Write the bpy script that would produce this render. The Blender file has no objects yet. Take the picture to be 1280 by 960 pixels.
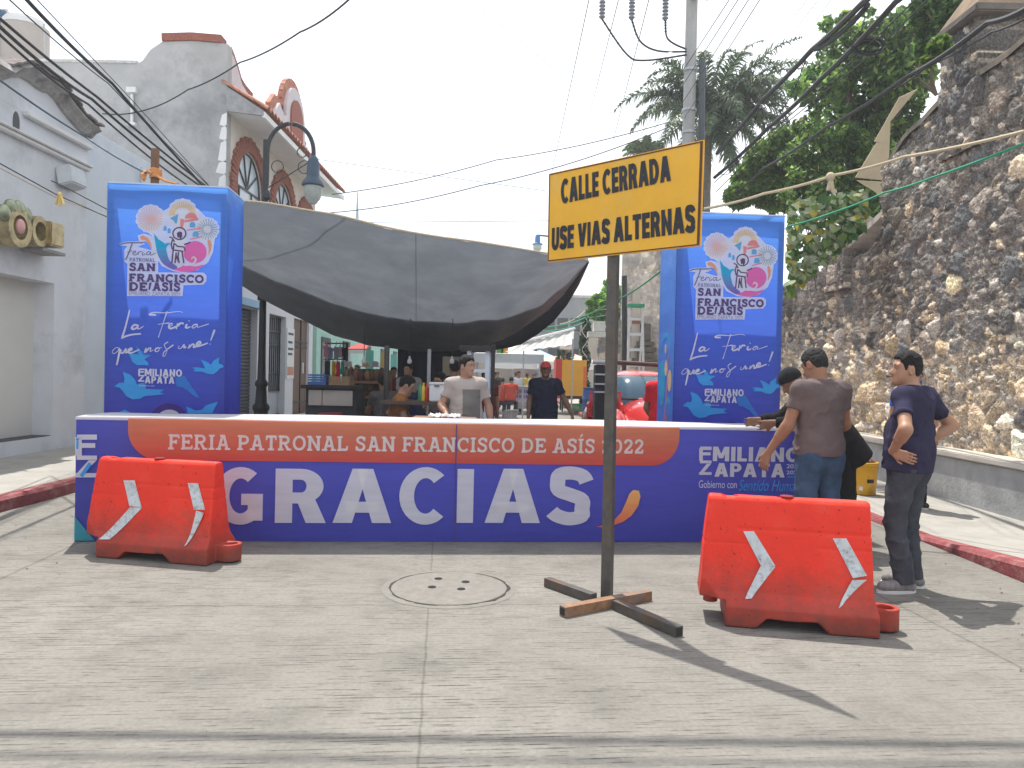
import bpy, math, random
import numpy as np
from mathutils import Vector, Matrix
S = bpy.context.scene
COL = S.collection
R = math.radians
# ------------------------------------------------------------------ camera
HC = 1.5; FPX = 930.0; HOR = 469.0; ROLL = R(1.3)
PITCH = math.atan((480-HOR)/FPX)
cf = Vector((0, math.cos(PITCH), -math.sin(PITCH)))
cu0 = Vector((0, math.sin(PITCH), math.cos(PITCH)))
cr0 = Vector((1, 0, 0))
cr = cr0*math.cos(ROLL) + cu0*math.sin(ROLL)
cu = cu0*math.cos(ROLL) - cr0*math.sin(ROLL)
CAM = Vector((0, 0, HC))
cd = bpy.data.cameras.new('camera'); co = bpy.data.objects.new('camera', cd); COL.objects.link(co)
cd.sensor_width = 36.0; cd.lens = 36.0*FPX/1280.0; cd.clip_start = 0.05; cd.clip_end = 3000
mw = Matrix((cr, cu, -cf)).transposed().to_4x4(); mw.translation = CAM
co.matrix_world = mw
S.camera = co
# ------------------------------------------------------------------ light
SUNV = Vector((0.155, -0.405, -1.0)).normalized()
sd = bpy.data.lights.new('sun', 'SUN'); so = bpy.data.objects.new('sun', sd); COL.objects.link(so)
sd.energy = 5.0; sd.angle = R(0.55); sd.color = (1.0, 0.955, 0.88)
so.rotation_euler = SUNV.to_track_quat('-Z', 'Y').to_euler(); so.location = (-5, 12, 25)
W = bpy.data.worlds.new('World'); S.world = W; W.use_nodes = True
wn = W.node_tree.nodes; wl = W.node_tree.links
bg = wn['Background']; sky = wn.new('ShaderNodeTexSky'); sky.sky_type = 'NISHITA'
sky.sun_disc = False
sky.sun_elevation = math.asin(-SUNV.z); sky.sun_rotation = math.atan2(-SUNV.x, -SUNV.y)
sky.air_density = 1.3; sky.dust_density = 3.0; sky.ozone_density = 1.0; sky.altitude = 200
# thin bright overcast veil over the blue
tcw = wn.new('ShaderNodeTexCoord'); cn_ = wn.new('ShaderNodeTexNoise'); cn_.inputs['Scale'].default_value = 1.1; cn_.inputs['Detail'].default_value = 6
wl.new(tcw.outputs['Generated'], cn_.inputs['Vector'])
mrw = wn.new('ShaderNodeMapRange'); mrw.inputs[1].default_value = .3; mrw.inputs[2].default_value = .7; mrw.inputs[3].default_value = .42; mrw.inputs[4].default_value = .95
wl.new(cn_.outputs[0], mrw.inputs[0])
mxw = wn.new('ShaderNodeMix'); mxw.data_type = 'RGBA'; wl.new(mrw.outputs[0], mxw.inputs[0]); wl.new(sky.outputs[0], mxw.inputs[6]); mxw.inputs[7].default_value = (8.4, 8.6, 9.0, 1)
wl.new(mxw.outputs[2], bg.inputs[0]); bg.inputs[1].default_value = 0.15
S.view_settings.view_transform = 'Standard'; S.view_settings.look = 'None'
S.view_settings.gamma = 1.0; S.view_settings.use_curve_mapping = False
S.view_settings.exposure = 0.30
S.cycles.max_bounces = 8; S.cycles.diffuse_bounces = 5; S.cycles.transparent_max_bounces = 8

# ------------------------------------------------------------------ pixel helpers (photo pixels -> metres)
def ray(px, py):
    return cf + cr*((px-640)/FPX) - cu*((py-480)/FPX)
def P(px, py, Y):
    d = ray(px, py); return CAM + d*(Y/d.y)
def G(px, py, z=0.0):
    d = ray(px, py); return CAM + d*((z-HC)/d.z)
def PX(px, py, X):
    d = ray(px, py); return CAM + d*(X/d.x)
def onplane(px, py, o, n):
    d = ray(px, py); return CAM + d*((o-CAM).dot(n)/d.dot(n))

# ------------------------------------------------------------------ materials
def _n(nt, t, **kw):
    n = nt.nodes.new(t)
    for k, v in kw.items(): setattr(n, k, v)
    return n
def sc(c, k): return tuple(min(1, x*k) for x in c[:3])
def srgb(r, g, b):
    f = lambda v: (v/255/12.92) if v/255 <= .04045 else ((v/255+.055)/1.055)**2.4
    return (f(r), f(g), f(b))
def mat(name, col, rough=.6, var=.12, scale=6, bump=0.0, bscale=60, metal=0.0, transl=0.0, spec=.4, col2=None, coat=0.0, stain=None, stain_scale=1.5, detail=6, stretch=None):
    m = bpy.data.materials.new(name); m.use_nodes = True
    nt = m.node_tree; L = nt.links
    b = nt.nodes['Principled BSDF']; out = nt.nodes['Material Output']
    b.inputs['Roughness'].default_value = rough; b.inputs['Metallic'].default_value = metal
    b.inputs['Specular IOR Level'].default_value = spec
    b.inputs['Coat Weight'].default_value = coat
    tc = _n(nt, 'ShaderNodeTexCoord'); vec = tc.outputs['Object']
    if stretch:
        mp = _n(nt, 'ShaderNodeMapping'); mp.inputs['Scale'].default_value = stretch
        L.new(vec, mp.inputs[0]); vec = mp.outputs[0]
    nz = _n(nt, 'ShaderNodeTexNoise'); nz.inputs['Scale'].default_value = scale; nz.inputs['Detail'].default_value = detail
    nz.inputs['Roughness'].default_value = .65
    L.new(vec, nz.inputs['Vector'])
    cr_ = _n(nt, 'ShaderNodeValToRGB')
    cr_.color_ramp.elements[0].position = .3; cr_.color_ramp.elements[1].position = .7
    cr_.color_ramp.elements[0].color = (*sc(col, 1-var), 1); cr_.color_ramp.elements[1].color = (*sc(col2 or sc(col, 1+var), 1), 1)
    L.new(nz.outputs[0], cr_.inputs[0]); c = cr_.outputs[0]
    if stain:
        n2 = _n(nt, 'ShaderNodeTexNoise'); n2.inputs['Scale'].default_value = stain_scale; n2.inputs['Detail'].default_value = 8
        n2.inputs['Roughness'].default_value = .7
        L.new(vec, n2.inputs['Vector'])
        r2 = _n(nt, 'ShaderNodeValToRGB'); r2.color_ramp.elements[0].position = .5; r2.color_ramp.elements[1].position = .68
        L.new(n2.outputs[0], r2.inputs[0])
        mx = _n(nt, 'ShaderNodeMix', data_type='RGBA'); L.new(r2.outputs[0], mx.inputs[0]); L.new(c, mx.inputs[6])
        mx.inputs[7].default_value = (*stain, 1); c = mx.outputs[2]
    L.new(c, b.inputs['Base Color'])
    if bump:
        n3 = _n(nt, 'ShaderNodeTexNoise'); n3.inputs['Scale'].default_value = bscale; n3.inputs['Detail'].default_value = 5
        L.new(vec, n3.inputs['Vector'])
        bp = _n(nt, 'ShaderNodeBump'); bp.inputs['Strength'].default_value = bump; bp.inputs['Distance'].default_value = .02
        L.new(n3.outputs[0], bp.inputs['Height']); L.new(bp.outputs[0], b.inputs['Normal'])
    if transl:
        t = _n(nt, 'ShaderNodeBsdfTranslucent'); L.new(c, t.inputs[0])
        ms = _n(nt, 'ShaderNodeMixShader'); ms.inputs[0].default_value = transl
        L.new(b.outputs[0], ms.inputs[1]); L.new(t.outputs[0], ms.inputs[2]); L.new(ms.outputs[0], out.inputs[0])
    return m
def attr_mat(name, rough=.8, transl=0.0, bump=0.0, bscale=60, var=.2, vscale=30, spec=.3):
    """colour from the mesh's own 'Col' attribute (stones, leaves), with fine noise over it"""
    m = bpy.data.materials.new(name); m.use_nodes = True
    nt = m.node_tree; L = nt.links; b = nt.nodes['Principled BSDF']; out = nt.nodes['Material Output']
    b.inputs['Roughness'].default_value = rough; b.inputs['Specular IOR Level'].default_value = spec
    at = _n(nt, 'ShaderNodeAttribute', attribute_name='Col')
    tc = _n(nt, 'ShaderNodeTexCoord')
    nz = _n(nt, 'ShaderNodeTexNoise'); nz.inputs['Scale'].default_value = vscale; nz.inputs['Detail'].default_value = 6
    L.new(tc.outputs['Object'], nz.inputs['Vector'])
    mr = _n(nt, 'ShaderNodeMapRange'); mr.inputs[1].default_value = .25; mr.inputs[2].default_value = .75
    mr.inputs[3].default_value = 1-var*1.5; mr.inputs[4].default_value = 1+var*1.5
    L.new(nz.outputs[0], mr.inputs[0])
    mx = _n(nt, 'ShaderNodeMix', data_type='RGBA', blend_type='MULTIPLY'); mx.inputs[0].default_value = 1
    L.new(at.outputs[0], mx.inputs[6]); L.new(mr.outputs[0], mx.inputs[7]); c = mx.outputs[2]
    L.new(c, b.inputs['Base Color'])
    if bump:
        bp = _n(nt, 'ShaderNodeBump'); bp.inputs['Strength'].default_value = bump; bp.inputs['Distance'].default_value = .03
        n3 = _n(nt, 'ShaderNodeTexNoise'); n3.inputs['Scale'].default_value = bscale; n3.inputs['Detail'].default_value = 6
        L.new(tc.outputs['Object'], n3.inputs['Vector'])
        L.new(n3.outputs[0], bp.inputs['Height']); L.new(bp.outputs[0], b.inputs['Normal'])
    if transl:
        t = _n(nt, 'ShaderNodeBsdfTranslucent'); L.new(c, t.inputs[0])
        ms = _n(nt, 'ShaderNodeMixShader'); ms.inputs[0].default_value = transl
        L.new(b.outputs[0], ms.inputs[1]); L.new(t.outputs[0], ms.inputs[2]); L.new(ms.outputs[0], out.inputs[0])
    return m
def glass_mat(name, col, rough=.08):
    m = bpy.data.materials.new(name); m.use_nodes = True
    b = m.node_tree.nodes['Principled BSDF']
    b.inputs['Base Color'].default_value = (*col, 1); b.inputs['Roughness'].default_value = rough
    b.inputs['Specular IOR Level'].default_value = .9
    return m

# ------------------------------------------------------------------ object helpers
LOC = {}
def meta(o, label=None, cat=None, group=None, kind=None):
    if label: o['label'] = label
    if cat: o['category'] = cat
    if group: o['group'] = group
    if kind: o['kind'] = kind
    return o
def thing(name, label, cat, loc=(0, 0, 0), rz=0.0, group=None):
    o = bpy.data.objects.new(name, None); COL.objects.link(o)
    o.empty_display_size = .1
    o.location = loc; o.rotation_euler = (0, 0, rz); LOC[o.name] = (Vector(loc), rz)
    return meta(o, label, cat, group)
class MB:
    """collects shapes, then links them as ONE mesh object"""
    def __init__(s): s.v = []; s.f = []; s.m = []; s.cm = 0
    def add(s, vs, fs, flip=False):
        n = len(s.v); s.v += [tuple(v) for v in vs]
        for f in fs:
            s.f.append(tuple(n+i for i in (reversed(f) if flip else f))); s.m.append(s.cm)
        return s
    def box(s, a, b):
        x0, y0, z0 = a; x1, y1, z1 = b
        x0, x1 = min(x0, x1), max(x0, x1); y0, y1 = min(y0, y1), max(y0, y1); z0, z1 = min(z0, z1), max(z0, z1)
        return s.add([(x0,y0,z0),(x1,y0,z0),(x1,y1,z0),(x0,y1,z0),(x0,y0,z1),(x1,y0,z1),(x1,y1,z1),(x0,y1,z1)],
              [(0,3,2,1),(4,5,6,7),(0,1,5,4),(1,2,6,5),(2,3,7,6),(3,0,4,7)])
    def obox(s, c, ax, ay, az):
        """box from centre and three half-axis vectors"""
        c = Vector(c); ax = Vector(ax); ay = Vector(ay); az = Vector(az)
        vs = [c+ax*i+ay*j+az*k for k in (-1,1) for j in (-1,1) for i in (-1,1)]
        return s.add(vs, [(0,2,3,1),(4,5,7,6),(0,1,5,4),(1,3,7,5),(3,2,6,7),(2,0,4,6)])
    def bar(s, p0, p1, w, h=None, up=(0,0,1)):
        p0 = Vector(p0); p1 = Vector(p1); d = (p1-p0); h = h or w
        t = d.normalized(); up = Vector(up)
        if abs(t.dot(up)) > .98: up = Vector((0,1,0))
        a = t.cross(up).normalized(); b = a.cross(t)
        return s.obox((p0+p1)/2, a*w/2, d/2, b*h/2)
    def tube(s, pts, r, n=8, cap=True):
        pts = [Vector(p) for p in pts]; k = len(pts)
        rs = r if isinstance(r, (list, tuple)) else [r]*k
        ref = None; vs = []
        for i, p in enumerate(pts):
            t = (pts[min(i+1,k-1)]-pts[max(i-1,0)])
            t = t.normalized() if t.length > 1e-9 else Vector((0,0,1))
            if ref is None:
                ref = Vector((0,0,1)) if abs(t.z) < .9 else Vector((1,0,0))
            a = t.cross(ref)
            if a.length < 1e-5: a = t.cross(Vector((1,.3,.2)))
            a.normalize(); b = t.cross(a); ref = b.cross(t) if False else ref
            for j in range(n):
                an = 2*math.pi*j/n; vs.append(p + (a*math.cos(an)+b*math.sin(an))*rs[i])
        fs = []
        for i in range(k-1):
            for j in range(n):
                fs.append((i*n+j, i*n+(j+1)%n, (i+1)*n+(j+1)%n, (i+1)*n+j))
        if cap:
            fs.append(tuple(reversed(range(n)))); fs.append(tuple((k-1)*n+j for j in range(n)))
        return s.add(vs, fs)
    def lathe(s, prof, c=(0,0,0), n=20, cap=True):
        cx, cy, cz = c; vs = []
        for r, z in prof:
            for j in range(n):
                an = 2*math.pi*j/n; vs.append((cx+r*math.cos(an), cy+r*math.sin(an), cz+z))
        k = len(prof); fs = [(i*n+j, i*n+(j+1)%n, (i+1)*n+(j+1)%n, (i+1)*n+j) for i in range(k-1) for j in range(n)]
        if cap: fs += [tuple(reversed(range(n))), tuple((k-1)*n+j for j in range(n))]
        return s.add(vs, fs)
    def prism(s, poly, o, ax, ay, az):
        """2D polygon swept along az from o + ax*u + ay*v"""
        o = Vector(o); ax = Vector(ax); ay = Vector(ay); az = Vector(az); n = len(poly)
        vs = [o+ax*u+ay*v for u, v in poly]; vs += [q+az for q in vs]
        fs = [tuple(range(n)), tuple(reversed(range(n, 2*n)))] + [(i, n+i, n+(i+1)%n, (i+1)%n) for i in range(n)]
        return s.add(vs, fs)
    def sphere(s, c, r, nu=12, nv=8, squash=(1,1,1)):
        c = Vector(c); vs = []
        for i in range(nv+1):
            th = math.pi*i/nv
            for j in range(nu):
                ph = 2*math.pi*j/nu
                vs.append(c+Vector((math.sin(th)*math.cos(ph)*r*squash[0], math.sin(th)*math.sin(ph)*r*squash[1], math.cos(th)*r*squash[2])))
        return s.add(vs, [(i*nu+j, (i+1)*nu+j, (i+1)*nu+(j+1)%nu, i*nu+(j+1)%nu) for i in range(nv) for j in range(nu)])
    def grid(s, rows, closed=False, flip=False):
        n = len(rows[0]); vs = [p for r in rows for p in r]; fs = []
        for i in range(len(rows)-1):
            for j in range(n-1 if not closed else n):
                fs.append((i*n+j, i*n+(j+1)%n, (i+1)*n+(j+1)%n, (i+1)*n+j))
        return s.add(vs, fs, flip)
    def build(s, name, m, parent=None, local=False, smooth=False, label=None, cat=None, group=None, kind=None, fix=True, bevel=0.0):
        v = [Vector(p) for p in s.v]
        if parent is not None and not local:
            root = parent
            while root.parent: root = root.parent
            L, rz = LOC.get(root.name, (Vector((0,0,0)), 0)); q = Matrix.Rotation(-rz, 3, 'Z')
            v = [q @ (p-L) for p in v]
        me = bpy.data.meshes.new(name); me.from_pydata(v, [], s.f)
        ms = m if isinstance(m, (list, tuple)) else [m]
        for x in ms: me.materials.append(x)
        if len(ms) > 1: me.polygons.foreach_set('material_index', s.m)
        if fix:
            import bmesh
            bm = bmesh.new(); bm.from_mesh(me); bmesh.ops.recalc_face_normals(bm, faces=bm.faces)
            if bevel:
                bmesh.ops.remove_doubles(bm, verts=bm.verts, dist=1e-5)
                es = [e for e in bm.edges if len(e.link_faces) == 2 and e.calc_face_angle(0) > .5]
                bmesh.ops.bevel(bm, geom=es, offset=bevel, segments=2, affect='EDGES', clamp_overlap=True)
            bm.to_mesh(me); bm.free()
        if smooth:
            me.shade_smooth() if hasattr(me, 'shade_smooth') else None
            try: me.set_sharp_from_angle(angle=R(40))
            except Exception: pass
        o = bpy.data.objects.new(name, me); COL.objects.link(o)
        if parent is not None: o.parent = parent
        return meta(o, label, cat, group, kind)
def npmesh(name, V, F, m, parent=None, local=False, smooth=True, col=None, **kw):
    """numpy vertices / faces -> one mesh object; col = per-vertex colours"""
    V = np.asarray(V, dtype=np.float64)
    if parent is not None and not local:
        root = parent
        while root.parent: root = root.parent
        L, rz = LOC.get(root.name, (Vector((0,0,0)), 0))
        V = V-np.array(L); c, s_ = math.cos(-rz), math.sin(-rz)
        V = np.stack([V[:,0]*c-V[:,1]*s_, V[:,0]*s_+V[:,1]*c, V[:,2]], 1)
    F = np.asarray(F, dtype=np.int32); k = F.shape[1]
    me = bpy.data.meshes.new(name)
    me.vertices.add(len(V)); me.vertices.foreach_set('co', V.ravel())
    me.loops.add(F.size); me.loops.foreach_set('vertex_index', F.ravel())
    me.polygons.add(len(F)); me.polygons.foreach_set('loop_start', np.arange(0, F.size, k, dtype=np.int32))
    me.polygons.foreach_set('loop_total', np.full(len(F), k, dtype=np.int32))
    me.materials.append(m)
    me.update(calc_edges=True); me.validate()
    if col is not None:
        a = me.color_attributes.new('Col', 'FLOAT_COLOR', 'POINT')
        a.data.foreach_set('color', np.concatenate([np.clip(col,0,1), np.ones((len(V),1))], 1).ravel().astype(np.float32))
    if smooth: me.polygons.foreach_set('use_smooth', np.ones(len(F), dtype=bool))
    o = bpy.data.objects.new(name, me); COL.objects.link(o)
    if parent is not None: o.parent = parent
    return meta(o, kw.get('label'), kw.get('cat'), kw.get('group'), kw.get('kind'))
def copy_tree(o, parent=None):
    c = o.copy(); COL.objects.link(c)
    if parent is not None: c.parent = parent
    for ch in list(o.children): copy_tree(ch, c)
    return c
# ------------------------------------------------------------------ noise
def _h(i, j, s):
    x = np.sin(i*127.1+j*311.7+s*74.7)*43758.5453
    return x-np.floor(x)
def vn(x, y, s=0):
    i = np.floor(x); j = np.floor(y); u = x-i; v = y-j; u = u*u*(3-2*u); v = v*v*(3-2*v)
    return (_h(i,j,s)*(1-u)+_h(i+1,j,s)*u)*(1-v)+(_h(i,j+1,s)*(1-u)+_h(i+1,j+1,s)*u)*v
def fbm(x, y, s=0, o=4):
    r = 0; a = .5
    for k in range(o):
        r = r+a*vn(x*2**k, y*2**k, s+k*13); a *= .5
    return r
def voro(x, y, s=0):
    i0 = np.floor(x); j0 = np.floor(y); f1 = np.full(x.shape, 9.); f2 = f1.copy(); ci = np.zeros_like(x); cj = np.zeros_like(x)
    for a in (-1,0,1):
        for b in (-1,0,1):
            i = i0+a; j = j0+b
            d = np.hypot(i+.1+.8*_h(i,j,s)-x, j+.1+.8*_h(i,j,s+5)-y)
            n = d < f1
            f2 = np.where(n, f1, np.minimum(f2, d)); f1 = np.where(n, d, f1); ci = np.where(n, i, ci); cj = np.where(n, j, cj)
    return f1, f2, ci, cj
# ------------------------------------------------------------------ lettering
def text_poly(txt, bold=0.0, shear=0.0, spacing=1.0):
    cu_ = bpy.data.curves.new('lettering', 'FONT'); cu_.body = txt; cu_.offset = bold; cu_.shear = shear; cu_.space_character = spacing
    cu_.resolution_u = 4; cu_.fill_mode = 'FRONT'
    o = bpy.data.objects.new('lettering_tmp', cu_); COL.objects.link(o)
    dg = bpy.context.evaluated_depsgraph_get(); dg.update()
    me = bpy.data.meshes.new_from_object(o.evaluated_get(dg))
    vs = [(v.co.x, v.co.y) for v in me.vertices]; fs = [tuple(p.vertices) for p in me.polygons]
    bpy.data.objects.remove(o); bpy.data.curves.remove(cu_); bpy.data.meshes.remove(me)
    return vs, fs
def fit(vs, x0, x1, z0, z1):
    xs = [v[0] for v in vs]; ys = [v[1] for v in vs]
    a, b, c, d = min(xs), max(xs), min(ys), max(ys)
    return [(x0+(x-a)/(b-a)*(x1-x0), z0+(y-c)/(d-c)*(z1-z0)) for x, y in vs]
def stroke(mb, pts, w, y, step=.0004):
    """flat ribbon along 2D points in the local x-z plane at depth y; w = width or list"""
    n = len(pts); ws = w if isinstance(w, (list, tuple)) else [w]*n
    Lp = []; Rp = []
    for i, (x, z) in enumerate(pts):
        a = pts[max(i-1,0)]; b = pts[min(i+1,n-1)]; dx, dz = b[0]-a[0], b[1]-a[1]; l = math.hypot(dx, dz) or 1
        nx, nz = -dz/l*ws[i]/2, dx/l*ws[i]/2
        Lp.append((x+nx, y, z+nz)); Rp.append((x-nx, y, z-nz))
    mb.add(Lp+Rp, [(i, n+i, n+i+1, i+1) for i in range(n-1)])
def smooth_pts(pts, k=4):
    out = []
    for i in range(len(pts)-1):
        p0 = pts[max(i-1,0)]; p1 = pts[i]; p2 = pts[i+1]; p3 = pts[min(i+2,len(pts)-1)]
        for j in range(k):
            t = j/k
            out.append(tuple(.5*((2*p1[c])+(-p0[c]+p2[c])*t+(2*p0[c]-5*p1[c]+4*p2[c]-p3[c])*t*t+(-p0[c]+3*p1[c]-3*p2[c]+p3[c])*t**3) for c in (0,1)))
    out.append(pts[-1]); return out
def arc(cx, cy, rx, ry, a0, a1, n=12):
    return [(cx+rx*math.cos(R(a0+(a1-a0)*i/n)), cy+ry*math.sin(R(a0+(a1-a0)*i/n))) for i in range(n+1)]
# slab-serif capitals: strokes in a box of height 1; 'S' marks serifs (x, y, half width)
SLAB = {
 'F': (.80, [[(.2,0),(.2,1)],[(.2,.91),(.74,.91)],[(.2,.5),(.56,.5)]], [(.2,0,.2),(.13,1,.1)], [(.72,.73,.92),(.55,.36,.64)]),
 'E': (.84, [[(.2,0),(.2,1)],[(.2,.91),(.76,.91)],[(.2,.5),(.56,.5)],[(.2,.09),(.78,.09)]], [(.13,0,.1),(.13,1,.1)], [(.74,.73,.92),(.55,.36,.64),(.77,.08,.28)]),
 'R': (.94, [[(.2,0),(.2,1)],[(.2,.91)]+arc(.5,.7,.22,.21,90,-90)+[(.2,.49)],[(.46,.49),(.72,.04)]], [(.2,0,.2),(.13,1,.1),(.78,0,.15)], []),
 'I': (.46, [[(.23,0),(.23,1)]], [(.23,0,.2),(.23,1,.2)], []),
 'A': (1.0, [[(.2,0),(.46,.97)],[(.8,0),(.54,.97)],[(.3,.33),(.7,.33)]], [(.19,0,.19),(.81,0,.19),(.45,1,.16)], []),
 'P': (.82, [[(.2,0),(.2,1)],[(.2,.91)]+arc(.48,.68,.23,.23,90,-90)+[(.2,.45)]], [(.2,0,.2),(.13,1,.1)], []),
 'T': (.84, [[(.42,0),(.42,1)],[(.06,.91),(.78,.91)]], [(.42,0,.21)], [(.1,.68,.92),(.74,.68,.92)]),
 'O': (.98, [arc(.49,.5,.37,.42,0,360,28)], [], []),
 'N': (1.0, [[(.2,0),(.2,1)],[(.2,.96),(.8,.04)],[(.8,0),(.8,1)]], [(.2,0,.18),(.13,1,.12),(.8,1,.18)], []),
 'L': (.80, [[(.2,0),(.2,1)],[(.2,.09),(.72,.09)]], [(.2,1,.2),(.13,0,.1)], [(.72,.08,.34)]),
 'S': (.78, [smooth_pts([(.65,.78),(.56,.9),(.38,.93),(.19,.83),(.19,.66),(.36,.55),(.56,.46),(.65,.3),(.58,.13),(.38,.07),(.2,.12),(.13,.24)],3)], [], [(.67,.68,.95),(.11,.05,.33)]),
 'C': (.90, [arc(.5,.5,.37,.42,42,318,22)], [], [(.78,.64,.96)]),
 'D': (.96, [[(.2,0),(.2,1)],[(.2,.91)]+arc(.46,.5,.34,.41,90,-90,16)+[(.2,.09)]], [(.13,0,.1),(.13,1,.1)], []),
 '0': (.80, [arc(.4,.5,.27,.42,0,360,24)], [], []),
 '2': (.76, [smooth_pts([(.12,.7),(.2,.87),(.37,.93),(.56,.85),(.6,.68),(.48,.48),(.28,.28),(.14,.1)],3),[(.08,.09),(.68,.09)]], [], [(.65,.08,.3)]),
}
def slab_text(mb, txt, x0, x1, z0, z1, y, wt=.19, z_slope=0.0, only=None):
    acc = txt.replace('Í', 'I'); adv = 0; lay = []; wi = 0
    for ch, c in zip(txt, acc):
        if c == ' ': adv += .42; wi += 1; continue
        w = SLAB[c][0]; adv += w+.05
        if only is None or only == wi: lay.append((ch, c, adv-w-.05))
    sx = (x1-x0)/adv; sz = z1-z0; k = 0
    def T(p): return (x0+p[0]*sx, z0+p[1]*sz+z_slope*(x0+p[0]*sx-x0))
    for ch, c, a in lay:
        w, strokes_, ser, vser = SLAB[c]
        for st in strokes_:
            vert = len(st) == 2 and abs(st[0][0]-st[1][0]) < .05
            width = wt*1.05*sx if vert else wt*.95*min(sx, sz*1.0)
            stroke(mb, [T((a+px, py)) for px, py in st], width, y-k*.00012); k = (k+1) % 9
        for sx_, sy_, hw in ser:
            yy = .065 if sy_ < .5 else .935
            stroke(mb, [T((a+sx_-hw, yy)), T((a+sx_+hw, yy))], .13*sz, y-k*.00012-.0012); k = (k+1) % 9
        for vx, v0, v1 in vser:
            stroke(mb, [T((a+vx, v0)), T((a+vx, v1))], .12*sx, y-k*.00012-.0012); k = (k+1) % 9
        if ch == 'Í':
            stroke(mb, [T((a+.18, 1.1)), T((a+.34, 1.32))], .13*sx, y)
def flat_text(mb, txt, x0, x1, z0, z1, y, bold=.0, shear=0, spacing=1.0):
    vs, fs = text_poly(txt, bold, shear, spacing); p = fit(vs, x0, x1, z0, z1)
    mb.add([(a, y, b) for a, b in p], fs)
def flat_poly(mb, pts, y):
    from mathutils.geometry import tessellate_polygon
    tri = tessellate_polygon([[Vector((a, b, 0)) for a, b in pts]])
    mb.add([(a, y, b) for a, b in pts], [tuple(t) for t in tri])
# plain bold capitals built from polygons; t = stem thickness for height 1
def _ann(cx, cy, rx, ry, t, tv, a0, a1, n=16):
    out = []
    for i in range(n):
        a, b = R(a0+(a1-a0)*i/n), R(a0+(a1-a0)*(i+1)/n)
        o = lambda q: (cx+rx*math.cos(q), cy+ry*math.sin(q)); k = lambda q: (cx+(rx-t)*math.cos(q), cy+(ry-tv)*math.sin(q))
        out.append([o(a), o(b), k(b), k(a)])
    return out
def sans(ch, t):
    h = .86*t; r = lambda x0, y0, x1, y1: [(x0,y0),(x1,y0),(x1,y1),(x0,y1)]
    def A_(w):
        c = w/2; return [[(0,0),(1.12*t,0),(c+.35*t,1),(c-.6*t,1)], [(w-1.12*t,0),(w,0),(c+.6*t,1),(c-.35*t,1)], r(.22*w,.19,.78*w,.19+h)]
    if ch == 'A': return .80, A_(.80)
    if ch == 'E': return .56, [r(0,0,t,1), r(t,0,.56,h), r(t,1-h,.56,1), r(t,.5-h/2,.52,.5+h/2)]
    if ch == 'L': return .54, [r(0,0,t,1), r(t,0,.54,h)]
    if ch == 'I': return t, [r(0,0,t,1)]
    if ch == 'T': return .64, [r(.32-t/2,0,.32+t/2,1-h), r(0,1-h,.64,1)]
    if ch == 'U': return .68, [r(0,.34,t,1), r(.68-t,.34,.68,1)]+_ann(.34,.34,.34,.35,t,h,180,360)
    if ch == 'V': return .76, [[(.38-.58*t,0),(.38+.35*t,0),(1.12*t,1),(0,1)], [(.38-.35*t,0),(.38+.58*t,0),(.76,1),(.76-1.12*t,1)]]
    if ch == 'N': return .72, [r(0,0,t,1), r(.72-t,0,.72,1), [(t*.6,1),(0,1),(.72-t*.9,0),(.72,0)]]
    if ch == 'M': return .90, [r(0,0,t,1), r(.9-t,0,.9,1), [(.05,1),(1.15*t,1),(.45+.45*t,.2),(.45-.45*t,.2)], [(.9-1.15*t,1),(.85,1),(.45+.45*t,.2),(.45-.45*t,.2)]]
    if ch == 'O': return .80, _ann(.40,.5,.40,.515,t,h,0,360,32)
    if ch == 'C': return .72, _ann(.41,.5,.41,.515,t,h,46,314,26)
    if ch == 'G': return .76, _ann(.41,.5,.41,.515,t,h,52,316,26)+[r(.76-t,.06,.76,.54), r(.42,.54-h,.76-t,.54)]
    if ch == 'D': return .72, [r(0,0,t,1), r(t,0,.34,h), r(t,1-h,.34,1)]+_ann(.32,.5,.40,.5,t,h,-90,90,18)
    if ch == 'P': return .66, [r(0,0,t,1), r(t,1-h,.36,1), r(t,.36,.36,.36+h)]+_ann(.34,.68,.32,.32,t,h,-90,90,16)
    if ch == 'R': return .70, [r(0,0,t,1), r(t,1-h,.36,1), r(t,.36,.36,.36+h), [(.30,.40),(.30+1.05*t,.44),(.70,0),(.70-1.18*t,0)]]+_ann(.35,.68,.31,.32,t,h,-90,90,16)
    if ch == 'S': 
        c = smooth_pts([(.60-t*.15,.75),(.50,.90-h*.2),(.33,1.0-h*.45),(.15,.92-h*.2),(t*.5,.75),(.14,.60),(.32,.52),(.50,.43),(.62-t*.5,.26),(.50,.10+h*.2),(.31,h*.45),(.13,.08+h*.3),(t*.15,.22)], 4)
        o = []; n = len(c)
        for i in range(n-1):
            def pr(k):
                a = c[max(k-1,0)]; b = c[min(k+1,n-1)]; dx, dy = b[0]-a[0], b[1]-a[1]; l = math.hypot(dx,dy)
                w = t*.5; return ((c[k][0]-dy/l*w, c[k][1]+dx/l*w), (c[k][0]+dy/l*w, c[k][1]-dx/l*w))
            a, b = pr(i), pr(i+1); o.append([a[0], a[1], b[1], b[0]])
        return .62, o
    return .3, []
def sans_layout(txt, t, gap=.10, space=.30):
    x = 0; out = []
    for ch in txt:
        if ch == ' ': x += space; continue
        w, ps = sans(ch, t); out += [[(x+a, b) for a, b in p] for p in ps]; x += w+gap
    return out, x-gap
def sans_text(m, txt, x0, x1, z0, z1, y, t=.2, gap=.09, T=None):
    ps, w = sans_layout(txt, t, gap)
    for i, p in enumerate(ps):
        q = [(x0+a/w*(x1-x0), z0+b*(z1-z0)) for a, b in p]
        m.add([(a, y-(i%7)*.00015, b) for a, b in q], [tuple(range(len(q)))])
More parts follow.
